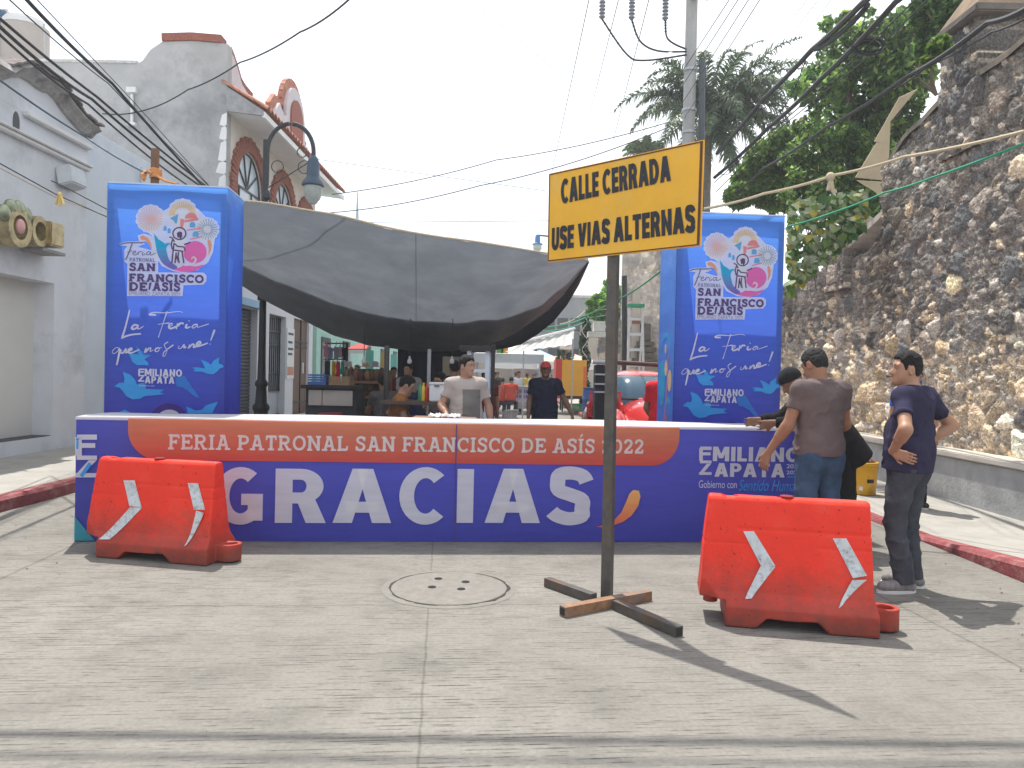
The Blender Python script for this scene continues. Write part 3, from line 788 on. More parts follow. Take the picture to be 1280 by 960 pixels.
for px, py in ((548,725),(582,729),(540,735.5),(576.5,738)):
    q = G(px, py)
    MB().lathe([(.0,.0125),(.028,.0125),(.030,.0105)], (q.x,q.y,0), 12, cap=False).build('hole', mat('hole_dark', (.012,.012,.012), .9, .1), mc)

# ------------------------------------------------------------------ right-hand stone wall
stone_m = attr_mat('rubble_stone', .9, bump=.9, bscale=38, var=.40, vscale=34, spec=.2)
def rubble(X, y0, y1, z0, z1, nz_, ny_, seed=0, prof=None, thick=.55, light=0.0):
    """face of a rubble wall on the plane x = X: every stone bulges out of the mortar"""
    ys = np.linspace(y0, y1, ny_); zs = np.linspace(0, 1, nz_)
    Yg, T = np.meshgrid(ys, zs, indexing='ij')
    top = np.interp(ys, *zip(*prof)) if prof else np.full(ny_, z1)
    Z = z0+T*(top[:,None]-z0)
    wx = Yg+.10*(fbm(Yg*3.1, Z*3.1, 3)-.5); wz = Z+.10*(fbm(Yg*2.7+9, Z*2.9, 8)-.5)
    lowf = np.clip((3.0-Z)/1.5+.9*(fbm(Yg*.8, Z*.8, 77)-.5), 0, 1)          # paler masonry low down
    big = fbm(Yg*.9+3, Z*.9, 21)
    s1 = 1/.35; s2 = 1/.13; s3 = 1/.046
    f1, f2, i1, j1 = voro(wx*s1, wz*s1*1.15, seed+1); e1 = np.clip((f2-f1)*1.6, 0, 1)
    g1, g2, i2, j2 = voro(wx*s2, wz*s2*1.1, seed+2); e2 = np.clip((g2-g1)*1.7, 0, 1)
    h1, h2, i3, j3 = voro(wx*s3, wz*s3, seed+3); e3 = np.clip((h2-h1)*1.6, 0, 1)
    r1 = _h(i1, j1, seed+11); use1 = (r1 < .38+.16*lowf) & (e1 > .14)
    r2 = _h(i2, j2, seed+12); use2 = ~use1 & (r2 < .62) & (e2 > .16)
    rid = np.where(use1, r1*7.13 % 1, np.where(use2, r2*5.77 % 1, _h(i3, j3, seed+14)))
    rv = np.where(use1, _h(i1,j1,seed+15), np.where(use2, _h(i2,j2,seed+16), _h(i3,j3,seed+17)))
    sm = lambda t: t*t*(3-2*t)
    facet = lambda q: np.clip(q*2.6, 0, 1)**.7
    tilt = (_h(i1,j1,71)-.5)*((wx*s1-i1)-.5)+(_h(i1,j1,72)-.5)*((wz*s1*1.15-j1)-.5)
    bulge = np.where(use1, .015+.055*facet(e1-.14)*(.5+.6*r1/.44)+.05*tilt, np.where(use2, .008+.034*facet(e2-.16)*(.4+.9*_h(i2,j2,4)), .018*facet(e3)*(.3+_h(i3,j3,6))))
    bulge = bulge+.034*(fbm(Yg*16, Z*16, 31)-.5)+.05*(fbm(Yg*1.3, Z*1.3, 41)-.5)+.022*(vn(Yg*30, Z*30, 8)-.5)+.014*(vn(Yg*47, Z*47, 9)-.5)
    pal_dark = np.array([(.075,.070,.064),(.10,.092,.084),(.14,.128,.114),(.17,.145,.122),(.085,.085,.084),(.19,.155,.125),(.28,.25,.21),(.115,.102,.09)])
    pal_tan = np.array([(.36,.28,.19),(.42,.345,.25),(.30,.24,.17),(.46,.40,.32),(.22,.18,.145),(.12,.11,.105),(.38,.29,.18),(.26,.235,.205)])
    k = np.clip((rid*8).astype(int), 0, 7)
    pick = (rv < lowf*.95+.14)[..., None]
    C = np.where(pick, pal_tan[k], pal_dark[k])
    C = C*2.15*(.65+.7*_h(np.where(use1,i1,np.where(use2,i2,i3)), np.where(use1,j1,np.where(use2,j2,j3)), 55))[..., None]
    mort = (np.array([.25,.225,.195])+lowf[..., None]*np.array([.20,.17,.12]))*(.7+.6*fbm(Yg*7, Z*7, 63)[..., None])
    inm = (~use1 & ~use2)[..., None]
    C = np.where(inm, mort*.6+C*.4, C)
    streak = np.clip((fbm(Yg*1.6, Z*.35, 91)-.42)*3.2, 0, 1)*(1-lowf*.75)
    C = C*(1-.38*streak[..., None])+light
    Xg = X-bulge
    n = ny_*nz_
    V = np.stack([Xg.ravel(), Yg.ravel(), Z.ravel()], 1)
    a = np.arange(n).reshape(ny_, nz_)
    F = np.stack([a[:-1,:-1], a[:-1,1:], a[1:,1:], a[1:,:-1]], -1).reshape(-1, 4)
    # top, ends and back so that the wall has its thickness
    Vx = []; Fx = []; b0 = len(V)
    tb = np.stack([np.full(ny_, X+thick), ys, top], 1); bb = np.stack([np.full(ny_, X+thick), ys, np.full(ny_, z0)], 1)
    V = np.concatenate([V, tb, bb]); C = np.concatenate([C.reshape(-1,3), np.full((2*ny_,3), .13)])
    t = a[:, -1]; q = b0+np.arange(ny_); w = q+ny_
    F = np.concatenate([F, np.stack([t[:-1], q[:-1], q[1:], t[1:]], 1), np.stack([q[:-1], w[:-1], w[1:], q[1:]], 1)])
    for e in (0, ny_-1):
        col = a[e]; bk = np.linspace(w[e], q[e], 2)
        for i in range(nz_-1):
            pass
        # end cap as a strip between the face edge and a matching back edge
        zz = V[col][:,2]; st = len(V); V = np.concatenate([V, np.stack([np.full(nz_, X+thick), np.full(nz_, ys[e]), zz], 1)])
        fc = C[col]; C = np.concatenate([C, fc*.8])
        s_ = st+np.arange(nz_)
        F = np.concatenate([F, np.stack([col[:-1], s_[:-1], s_[1:], col[1:]], 1)])
    return V, F, C
WX = 5.98
hw = thing('stone_wall', 'tall dark rubble stone wall beside the right-hand pavement', 'wall', (WX, 8, 0))
yE = PX(1105, 250, WX).y
prof = [(2.5, 5.75),(6.3,5.72),(8.0,5.62),(9.2,5.52),(yE-1.6,5.45),(yE-.8,5.3),(yE,4.95)]
V, F, C = rubble(WX, 5.2, yE, .35, 5.6, 270, 260, 1, prof)
npmesh('wall', V, F, stone_m, hw, col=C)
coping = mat('coping_render', (.32,.27,.21), .9, .22, 5, .3, 40, stain=(.12,.11,.10), stain_scale=2)
rows = []
for y in np.linspace(5.2, yE, 40):
    z = float(np.interp(y, *zip(*prof))); j = .015*math.sin(y*7)
    rows.append([(WX-.06+j, y, z-.02),(WX-.07+j, y, z+.05),(WX+.12, y, z+.20),(WX+.42, y, z+.22),(WX+.60, y, z+.08),(WX+.60, y, z-.02)])
MB().grid(rows).build('coping', coping, hw, smooth=True)
# broken end: pale stones standing on the wall end
# pier with pyramid cap on top of the tall wall
pc = PX(1222, 60, WX+.15); py_ = pc.y
V, F, C = rubble(WX-.08, py_-.42, py_+.42, 4.6, 6.25, 90, 50, 9, thick=.75)
pr = npmesh('pier', V, F, stone_m, hw, col=C)
m = MB(); m.box((WX-.22, py_-.55, 6.25), (WX+.80, py_+.55, 6.36)); m.build('pier_slab', mat('dark_slab', (.13,.115,.10), .9, .3, 5, .3, 30), hw, bevel=.02)
m = MB(); b = [(WX-.16,py_-.48,6.362),(WX+.74,py_-.48,6.362),(WX+.74,py_+.48,6.362),(WX-.16,py_+.48,6.362)]
m.add(b+[(WX+.29,py_,7.15)], [(3,2,1,0),(0,1,4),(1,2,4),(2,3,4),(3,0,4)]); m.build('pier_cap', mat('brown_cap', (.20,.14,.085), .9, .3, 4, .3, 30, stain=(.10,.085,.07)), hw)
# concrete plinth with a pale cap along the foot of the wall
pl = thing('plinth', 'low grey concrete plinth with pale cap along the foot of the rubble wall', 'low wall', (5.6, 10, 0))
MB().box((5.62,2,-.02), (6.05,30,.58)).build('plinth_body', mat('plinth_concrete', (.36,.37,.37), .9, .18, 3, .3, 30, stain=(.26,.265,.26), stain_scale=1.3), pl, bevel=.01)
MB().box((5.58,2,.582), (6.06,30,.66)).build('plinth_cap', mat('plinth_cap', (.52,.49,.43), .9, .12, 4, .2, 40), pl, bevel=.015)
# lower wall beyond, with an old pier
lw = thing('stone_wall', 'lower blackened rubble wall running on past the end of the tall wall', 'wall', (WX+.1, 18, 0))
y1 = 30
prof2 = [(yE, 4.05),(yE+.6, 3.75),(yE+1.5,3.7),(20,3.6),(y1,3.4)]
V, F, C = rubble(WX+.06, yE+.01, y1, .35, 3.6, 170, 260, 5, prof2)
npmesh('wall', V, F, stone_m, lw, col=C)
op = PX(1048, 290, WX); 
V, F, C = rubble(WX-.06, op.y-.45, op.y+.45, 3.2, 4.15, 60, 50, 17, thick=.8)
npmesh('pier', V, F, stone_m, lw, col=C)
m = MB(); yy = op.y; b = [(WX-.16,yy-.55,4.15),(WX+.84,yy-.55,4.15),(WX+.84,yy+.55,4.15),(WX-.16,yy+.55,4.15)]
m.add(b+[(WX+.34,yy,4.75)], [(3,2,1,0),(0,1,4),(1,2,4),(2,3,4),(3,0,4)]); m.build('pier_cap', coping, lw)
sl = MB(); q0 = PX(1103, 262, WX-.02); q1 = PX(1058, 305, WX-.02)
sl.add([q0, q1, q1+Vector((.5,0,0)), q0+Vector((.5,0,0)), q0-Vector((0,0,.1)), q1-Vector((0,0,.1)), q1+Vector((.5,0,-.1)), q0+Vector((.5,0,-.1))], [(0,1,2,3),(7,6,5,4),(0,4,5,1),(1,5,6,2),(2,6,7,3),(3,7,4,0)])
sl.build('ramp_slab', mat('pale_slab', (.5,.47,.42), .9, .2, 8, .3, 40), lw)
# tan corrugated sheets hanging beyond the wall end
cs = mat('tan_sheet', (.50,.42,.28), .6, .12, 3)
aw = thing('corrugated_awning', 'tan corrugated sheets stepped down behind the end of the tall wall', 'awning', PX(1095, 200, WX))
for poly in (((1124,122),(1147,111),(1113,152),(1112,180),(1093,177)),((1096,178),(1112,180),(1110,226),(1069,222)),((1071,226),(1110,228),(1110,258),(1094,240))):
    m = MB(); f_ = [P(x, y, yE+.55+.10*(y-110)/100) for x, y in poly]; bk = [p+Vector((.02,.05,.02)) for p in f_]; n = len(f_)
    m.add(f_+bk, [tuple(range(n)), tuple(reversed(range(n,2*n)))]+[(i,n+i,n+(i+1)%n,(i+1)%n) for i in range(n)]); m.build('sheet', cs, aw)
# ------------------------------------------------------------------ left: white building
WXL = -7.35
wb = thing('white_building', 'white plastered building with scrolled cornice and deep doorway on the left', 'building', (WXL, 9, 0))
yEnd = PX(108, 300, WXL).y; yD = PX(66.5, 450, WXL).y
DZ = 2.80; SZ = .36
m = MB(); T = .4
m.box((WXL-T, 2, -.02), (WXL, yEnd, SZ)); m.box((WXL-T, yD, SZ), (WXL, yEnd, DZ)); m.box((WXL-T, 2, DZ), (WXL, yEnd, 5.25)); m.box((WXL-T, 2, SZ),(WXL, 5.5, DZ))
m.box((WXL-6, 2, 0), (WXL-T-.01, yEnd, 5.2))
# wavy parapet
pp = [(2,5.5)]
for py_, pxx, Yv in ():
    pass
for px, py in ((0,88),(12,84),(24,84),(34,90),(44,98),(52,103),(58,104),(66,112),(74,124),(84,137),(95,150),(104,158),(112,163)):
    q = PX(px, py, WXL); pp.append((q.y, q.z))
pp = [(2, pp[1][1]-.3),(6,pp[1][1]-.1)]+pp[1:]
m.prism([(pp[0][0],5.252)]+pp+[(pp[-1][0],5.252)], (WXL-T,0,0), (0,1,0), (0,0,1), (T,0,0))
m.build('wall', MT['whitewall'], wb)
MB().box((WXL-.36, 5.5, SZ), (WXL-.32, yD, DZ)).build('doorway_panel', mat('doorway_panel', (.62,.61,.57), .8, .05, 1), wb)
MB().box((WXL-.34, 5.5, SZ), (WXL-.02, yD-.01, SZ+.012)).build('threshold', mat('dark_threshold', (.05,.05,.055), .6, .2), wb)
corn = mat('old_cornice', (.33,.32,.31), .9, .3, 6, .4, 30, stain=(.12,.115,.11), stain_scale=2.5)
m = MB(); rows = []
for y, z in pp[1:]:
    rows.append([(WXL-.4,y,z+.015),(WXL-.1,y,z+.09+.02*math.sin(y*31)),(WXL+.16,y,z+.07),(WXL+.22,y,z-.01+.02*math.sin(y*23)),(WXL+.12,y,z-.06),(WXL+.05,y,z-.14),(WXL,y,z-.15)])
m.grid(rows).build('cornice', corn, wb)
m = MB()
for (y, z), (y2, z2) in zip(pp[2:], pp[3:]):
    for t in (.25,.75):
        yy = y+(y2-y)*t; zz = z+(z2-z)*t
        m.obox((WXL+.06, yy, zz+.10), (.17+.03*math.sin(yy*40),0,-.02), (0,.06,(z2-z)/(y2-y)*.06), (0,0,.018))
m.build('cornice_tile', mat('mossy_tile', (.16,.135,.13), .9, .4, 10), wb)
m = MB(); m.box((WXL+.002, 2, 4.80), (WXL+.09, yEnd-.05, 4.86)); m.box((WXL+.002, 2, 4.865), (WXL+.13, yEnd-.03, 4.90)); m.build('moulding', MT['trim'], wb, bevel=.012)
m = MB(); q0 = PX(88, 171, WXL); m.box((WXL+.002, q0.y-1.2, q0.z-.07), (WXL+.1, yEnd, q0.z+.0)); m.build('moulding', MT['trim'], wb, bevel=.012)
q = PX(20, 154, WXL); MB().sphere((WXL+.0, q.y, q.z), .14, 14, 10, (.18,.55,1.25)).build('vent_slot', mat('dark_slot', (.09,.095,.10), .9, .1), wb, smooth=True)
q = PX(80, 222, WXL); m = MB(); m.obox((WXL+.12, q.y, q.z), (.10,.03,.04), (0,.22,0), (-.03,0,.15)); m.build('floodlight', mat('pale_housing', (.52,.56,.58), .6, .08), wb, bevel=.02)
# brass ornament sign on brackets
sg = thing('wall_sign', 'brass ornamental sign of rings on brackets on the white left wall', 'sign', PX(30, 290, WXL))
brass = mat('brass', (.42,.34,.18), .38, .3, 9, .2, 20, metal=.7, stain=(.20,.17,.11), stain_scale=7)
for px, py, r, w in ((10,284,.25,.20),(36,289,.20,.17)):
    q = PX(px, py, WXL+.18); m = MB(); rows = []
    for i in range(29):
        a = 2*math.pi*i/28; rows.append([(q.x+.18, q.y+math.cos(a)*r*k, q.z+math.sin(a)*r*1.12*k) for k in (1, .62)]+[(q.x-.05, q.y+math.cos(a)*r*k, q.z+math.sin(a)*r*1.12*k) for k in (.62, 1)])
    m.grid([r_+[r_[0]] for r_ in rows]).build('ring', brass, sg, smooth=True)
q = PX(52, 291, WXL+.2); m = MB(); m.box((WXL+.05, q.y-.12, q.z-.20), (WXL+.42, q.y+.22, q.z+.16)); m.build('box_letter', brass, sg, bevel=.02)
q = PX(20, 268, WXL+.3); m = MB()
for dy, dz in ((-.25,.02),(-.12,.12),(.05,.14),(.2,.08)):
    m.sphere((WXL+.3, q.y+dy, q.z+dz-.05), .12, 10, 8, (.6,1,1))
m.build('leaf_scroll', mat('green_brass', (.30,.34,.22), .35, .3, 8, metal=.6), sg, smooth=True)
q = PX(24, 283, WXL+.34); MB().sphere((WXL+.36, q.y, q.z), .09, 10, 8, (.5,1,1.2)).build('boss', mat('pink_enamel', (.62,.32,.30), .4, .1), sg, smooth=True)
q = PX(47, 315, WXL+.1); m = MB(); m.box((WXL, q.y-.28, q.z-.02), (WXL+.36, q.y+.28, q.z+.03)); m.build('bracket', mat('bracket_grey', (.25,.25,.24), .6, .2), sg, bevel=.008)
# second white block
w2 = thing('white_building', 'plain bluish white flat-topped block between white building and grey gable', 'building', (WXL, 15, 0))
y2 = 16.9
MB().box((WXL-6, yEnd+.02, 0), (WXL-.06, y2, 5.62)).build('wall', MT['bluewall'], w2, bevel=.02)
# ------------------------------------------------------------------ arched building with grey side wall
AX = -6.7; AY = 17.2; AE = 24.9
ab = thing('arched_building', 'grey gabled building with brick arched windows and clay tile eave', 'building', (AX, 22, 0))
def wx(px, py): q = P(px, py, AY); return (q.x, q.z)
prof = [(-20, 0)]+[(-20, wx(0,78)[1])]+[wx(x,y) for x, y in ((172,79.5),(178,76),(188,62),(203,52),(240,51),(277,54))]
xr = AX; prof = [(min(x, xr), z) for x, z in prof]; prof.append((xr, prof[-1][1]-.02)); prof.append((xr, 0))
m = MB(); m.prism(prof, (0,AY,0), (1,0,0), (0,0,1), (0,.25,0)); m.build('side_wall', MT['cement'], ab)
m = MB()
tops = [wx(203,52),wx(240,51),wx(277,54)]
for a, b in zip(tops, tops[1:]): m.bar((a[0], AY+.12, a[1]+.09), (min(b[0],AX), AY+.12, b[1]+.09), .34, .17)
m.build('brick_capping', MT['brick'], ab)
m = MB(); tt = [(-20, wx(0,78)[1]), wx(172,79.5)]
m.bar((tt[0][0], AY+.12, tt[0][1]+.03), (tt[1][0], AY+.12, tt[1][1]+.03), .30, .06); m.build('wall_top', mat('pale_mortar', (.5,.49,.46), .9, .3, 9, .4, 30), ab)
# old patches of white render at the corner and a downpipe
m = MB(); rnd = random.Random(4); z = 1.0
while z < 7.2:
    w = rnd.uniform(.08,.26); hgt = rnd.uniform(.25,.6); m.prism([(AX-w,z),(AX-.002,z-.05),(AX-.002,z+hgt),(AX-w*.7,z+hgt*.8)], (0,AY-.006,0), (1,0,0), (0,0,1), (0,.004,0)); z += hgt*1.02
m.build('render_edge', MT['white'], ab)
q = P(165, 135, AY-.05); m = MB(); m.tube([P(165,118,AY-.06), P(165,156,AY-.06)], .035, 8); m.box((q.x-.11, AY-.12, P(165,114,AY).z-.06), (q.x+.11, AY-.003, P(165,114,AY).z+.06)); m.box((q.x-.1, AY-.1, P(165,156,AY).z-.03), (q.x+.1, AY-.003, P(165,156,AY).z+.03)); m.build('pipe', MT['trim'], ab)
# facade with arched openings
def facade(m, X, Y0, Y1, Z0, Z1, ops, t=.3):
    """ops: (yc, half width, z bottom, z spring) arched or (yc, hw, zb, zt, 'r') rectangular"""
    ops = sorted(ops, key=lambda o: o[0]); y = Y0
    for o in ops:
        yc, hw_, zb, zs = o[:4]; rect = len(o) > 4
        m.box((X-t, y, Z0), (X, yc-hw_, Z1))
        if zb > Z0: m.box((X-t, yc-hw_, Z0), (X, yc+hw_, zb))
        if rect: m.box((X-t, yc-hw_, zs), (X, yc+hw_, Z1))
        else:
            pts = [(yc+hw_*math.cos(a), zs+hw_*math.sin(a)) for a in np.linspace(math.pi, 0, 21)]
            for p, q_ in zip(pts, pts[1:]): m.prism([p, q_, (q_[0], Z1), (p[0], Z1)], (X-t,0,0), (0,1,0), (0,0,1), (t,0,0))
        y = yc+hw_
    m.box((X-t, y, Z0), (X, Y1, Z1))
EZ = 7.42
arcs = [(18.7,.90),(21.45,.85),(23.75,.65)]
ops = [(yc, hw_, 4.1, 5.98) for yc, hw_ in arcs]
fw = mat('cream_facade', (.62,.58,.52), .85, .07, 2, .1, 30)
m = MB(); facade(m, AX, AY+.25, AE, 3.9, EZ, ops); m.build('facade', fw, ab)
gops = [(18.55,.95,.14,3.05,'r'),(21.2,.75,.14,3.05,'r'),(23.6,.85,.14,3.1,'r')]
m = MB(); facade(m, AX, AY+.25, AE, 0, 3.898, gops); m.build('ground_floor_wall', mat('white_ground_floor', (.55,.57,.60), .85, .07, 2), ab)
for (yc, hw_) in arcs:
    # brick arch of radial bricks, frame, panes
    m = MB(); r0 = hw_+.01; n = 26
    for i in range(n):
        a = math.pi*(i+.5)/n; L_ = .34+(.03 if i%2 else 0)
        ca, sa = math.cos(a), math.sin(a); rm = r0+L_/2
        m.obox((AX+.03, yc+ca*rm, 5.98+sa*rm), (.035,0,0), (0,ca*L_/2,sa*L_/2), (0,-sa*(r0*math.pi/n)*.46,ca*(r0*math.pi/n)*.46))
    for sgn in (-1,1):
        for k in range(18):
            z = 4.2+k*.1; L_ = .34+(.05 if k%2 else 0); m.box((AX-.005, yc+sgn*r0, z+.006), (AX+.065, yc+sgn*(r0+L_), z+.092))
    m.build('brick_arch', MT['brick'], ab)
    w = MB(); X2 = AX-.05
    for a in (math.pi*.2, math.pi*.4, math.pi*.6, math.pi*.8):
        w.bar((X2, yc, 5.98), (X2, yc+math.cos(a)*hw_, 5.98+math.sin(a)*hw_), .035)
    w.bar((X2, yc-hw_, 5.96), (X2, yc+hw_, 5.96), .04); w.bar((X2, yc-hw_+.03, 4.1), (X2, yc-hw_+.03, 6), .05); w.bar((X2, yc+hw_-.03, 4.1), (X2, yc+hw_-.03, 6), .05)
    w.bar((X2, yc+.35*hw_, 4.1), (X2, yc+.35*hw_, 5.96), .035); w.bar((X2, yc-.6*hw_, 4.1), (X2, yc-.6*hw_, 5.96), .04)
    pts = [(X2, yc+hw_*.98*math.cos(a), 5.98+hw_*.98*math.sin(a)) for a in np.linspace(math.pi, 0, 20)]
    w.tube(pts, .022, 6); wf = w.build('window', MT['darkmetal'], ab)
    g = MB(); pts = [(yc-hw_,4.1)]+[(yc+hw_*math.cos(a), 5.98+hw_*math.sin(a)) for a in np.linspace(math.pi, 0, 20)]+[(yc+hw_,4.1)]
    g.prism(pts, (X2-.035,0,0), (0,1,0), (0,0,1), (.02,0,0)); g.build('pane', mat('sky_reflection_glass', (.46,.55,.62), .3, .15, .6, spec=.6), wf)  # pale blue stands in for the sky reflected in the panes
# soffit, fascia and tile roof of the eave
EX = -5.85
so_m = MB(); so_m.add([(AX,AY+.02,EZ),(EX,AY-.02,7.32),(EX,AE+.35,7.32),(AX,AE+.35,EZ)], [(0,1,2,3)])
so_m.add([(AX-.3,AY+.02,EZ+.1),(EX-.02,AY,7.42),(EX-.02,AE+.35,7.42),(AX-.3,AE+.35,EZ+.1)], [(3,2,1,0)]); so_m.build('soffit', MT['trim'], ab)
m = MB(); m.bar((EX,AY-.03,7.36), (EX,AE+.35,7.36), .06,.13); m.build('fascia', MT['white'], ab)
m = MB(); m.prism([(AX,EZ),(EX,7.33),(EX,7.45),(AX,7.98)], (0,AY-.04,0), (1,0,0), (0,0,1), (0,.05,0)); m.build('eave_end', mat('eave_cement', (.3,.3,.3), .9, .2, 9), ab)
m = MB(); n = int((AE+.35-AY)/.24)
for i in range(n):
    y = AY+.06+i*.24
    for k in range(3):
        p0 = Vector((EX+.10-(k*.34), y, 7.47+k*.19)); p1 = p0+Vector((-.40, 0, .245))
        a = [p0+Vector((0, .125*math.cos(t), .11*math.sin(t))) for t in np.linspace(0, math.pi, 7)]; b = [p1+Vector((0, .105*math.cos(t), .09*math.sin(t))) for t in np.linspace(0, math.pi, 7)]
        ai = [p0+Vector((0, .095*math.cos(t), .08*math.sin(t))) for t in np.linspace(math.pi, 0, 7)]
        m.grid([ai, list(reversed(a)), list(reversed(b))])
m.build('tile_roof', MT['tile'], ab, fix=False)
# front parapet: sweeping shoulder, then a bell gable with brick arch
par = mat('parapet_render', (.56,.52,.54), .85, .08, 2, .1, 30)
def fp(px, py): q = PX(px, py, AX); return (q.y, q.z)
sh = [fp(278,55),fp(286,62),fp(293,73),fp(298,88),fp(303,106),fp(310,117),fp(318,126)]
sh = [(max(AY+.253, y), z) for y, z in sh]
m = MB(); m.prism([(AY+.253,7.9)]+sh+[(sh[-1][0],7.9)], (AX-.2,0,0), (0,1,0), (0,0,1), (.2,0,0)); m.build('parapet', par, ab)
m = MB()
for a, b in zip(sh, sh[1:]): m.bar((AX-.1,a[0],a[1]+.04), (AX-.1,b[0],b[1]+.04), .3, .12, up=(1,0,0))
m.build('parapet_capping', MT['brick'], ab)
bc = 22.4; 
bell = [(bc-2.0,7.9),(bc-2.0,8.55),(bc-1.55,8.95),(bc-1.15,8.75),(bc-.95,8.8)]+[(bc+.95*math.cos(a), 8.95+.95*math.sin(a)) for a in np.linspace(math.pi, 0, 15)]+[(bc+1.0,8.6),(bc+1.4,8.5),(bc+1.7,8.1),(bc+2.0,7.9)]
m = MB(); m.prism(bell, (AX-.25,0,0), (0,1,0), (0,0,1), (.3,0,0)); m.build('bell_gable', par, ab)
m = MB()
for a, b in zip(bell[1:-1], bell[2:]): m.bar((AX-.1,a[0],a[1]+.03), (AX-.1,b[0],b[1]+.03), .46, .13, up=(1,0,0))
m.build('gable_capping', MT['tile'], ab)
m = MB(); m.prism([(bc-.6,8.0)]+[(bc+.6*math.cos(a), 8.95+.6*math.sin(a)) for a in np.linspace(math.pi, 0, 15)]+[(bc+.6,8.0)], (AX+.052,0,0), (0,1,0), (0,0,1), (.05,0,0)); m.build('gable_brick', MT['brick'], ab)
# roof slab behind
MB().box((-20,AY+.26,7.3), (AX-.31,AE,7.5)).build('roof', MT['cement'], ab)
# shutters and doors at street level
def slats(name, yc, hw_, z0, z1, mm, step=.09):
    m = MB(); z = z0
    while z < z1:
        m.prism([(0,0),(.03,.02),(.03,step*.7),(0,step)], (AX-.2, yc-hw_, z), (1,0,0), (0,0,1), (0,2*hw_,0)); z += step
    m.build(name, mm, ab)
slats('roller_shutter', 18.55, .95, .14, 3.05, mat('dark_shutter', (.06,.065,.075), .5, .15))
MB().box((AX, 17.6, 3.06), (AX+.18, 19.52, 3.24)).build('shutter_box', mat('blue_lintel', (.20,.36,.50), .6, .1), ab)
m = MB(); m.box((AX-.25, 20.45, .14), (AX-.2, 21.95, 3.05)); dd = m.build('door', mat('pale_door', (.35,.38,.42), .6, .1), ab)
m = MB()
for k in range(9): m.bar((AX-.17, 20.5+k*.18, .9), (AX-.17, 20.5+k*.18, 3.0), .03)
for z in (.2,.9,1.4,2.2,2.6,3.0): m.bar((AX-.17, 20.45, z), (AX-.17, 21.95, z), .04)
m.build('grille', MT['darkmetal'], dd)
m = MB(); m.box((AX-.15, 22.75, .14), (AX-.08, 24.45, 3.1)); wd = m.build('door', mat('brown_wood_door', (.11,.065,.045), .6, .25, 4, .2, 30, stretch=(1,1,.2)), ab, label='tall brown wooden door')
m = MB()
for z in (.5, 2.25, 2.4): m.bar((AX-.075, 22.8, z), (AX-.075, 24.4, z), .05)
m.bar((AX-.075, 23.75, .14), (AX-.075, 23.75, 3.1), .05); m.build('rail', MT['black'], wd)
m = MB(); m.bar((AX-.05, 23.95, 1.4), (AX-.05, 23.95, 1.75), .05); m.build('handle', MT['trim'], wd)
# notice board on the column between the doors
nb = thing('notice_board', 'white notice with lines of text on the column by the brown door', 'notice', (AX+.02, 22.4, 2.0))
MB().box((AX+.004, 22.0, 1.25), (AX+.03, 22.72, 2.75)).build('board', mat('notice_white', (.6,.62,.62), .6, .05), nb)
m = MB()
for k, z in enumerate((2.55, 2.3, 2.1, 1.95)):
    m.box((AX+.031, 22.1, z), (AX+.034, 22.62-.1*(k%2), z+.07))
m.build('text_lines', mat('notice_ink', (.03,.05,.10), .6, .1), nb)
MB().box((AX+.031, 22.05, 1.35), (AX+.034, 22.68, 1.6)).build('footer_band', mat('notice_red', (.42,.20,.14), .6, .1), nb)
# water tanks on the roof
for nm, lab, px, r, mm, ztop in (('water_tank', 'tan cylindrical water tank with white rim on the grey roof', 31, .55, mat('tan_tank', (.42,.38,.34), .7, .05), 24),
                       ('water_tank', 'dark blue water tank cut by the left edge of the picture', -8, .55, mat('blue_tank', (.03,.09,.17), .5, .1), 15)):
    Y = 19.3; q = P(px, 80, Y); zt = P(px, ztop, Y).z; z0 = 7.5
    t = thing(nm, lab, 'water tank', (q.x, Y, z0))
    MB().lathe([(r*.95,0),(r,.2),(r,zt-z0-.35),(r*.97,zt-z0-.25)], (q.x,Y,z0), 28).build('tank_body', mm, t, smooth=True)
    MB().lathe([(r*1.0,zt-z0-.25),(r*.93,zt-z0-.12),(r*.86,zt-z0-.10),(r*.84,zt-z0-.05),(.25,zt-z0+.08),(.0,zt-z0+.08)], (q.x,Y,z0), 28).build('lid', MT['trim'] if px > 0 else mm, t, smooth=True)
m = MB(); 
for px in (9, 55): m.tube([P(px,78,19), P(px,12 if px < 20 else 30,19)], .02, 6)
m.tube([P(12,76,19),P(34,28,19)], .018, 6); m.tube([P(9,12,19),P(-10,12,19)], .015, 6)
m.build('tank_railing', MT['greymetal'], label='thin metal pipe stand round the roof water tanks', cat='pipe stand')
# old house further down the left side
hb = thing('green_house', 'pale green house far down the left side under the tarpaulin', 'house', (-6.8, 34, 0))
MB().box((-13, AE+.7, 0), (-6.75, 46, 4.6)).build('wall', mat('green_wash', (.30,.50,.44), .85, .1, 2), hb)
for y in (26.2, 29.5, 34, 38, 42):
    MB().box((-6.76, y, .14), (-6.70, y+1.2, 2.7)).build('door', mat('shop_opening', (.05,.05,.055), .7, .2), hb)
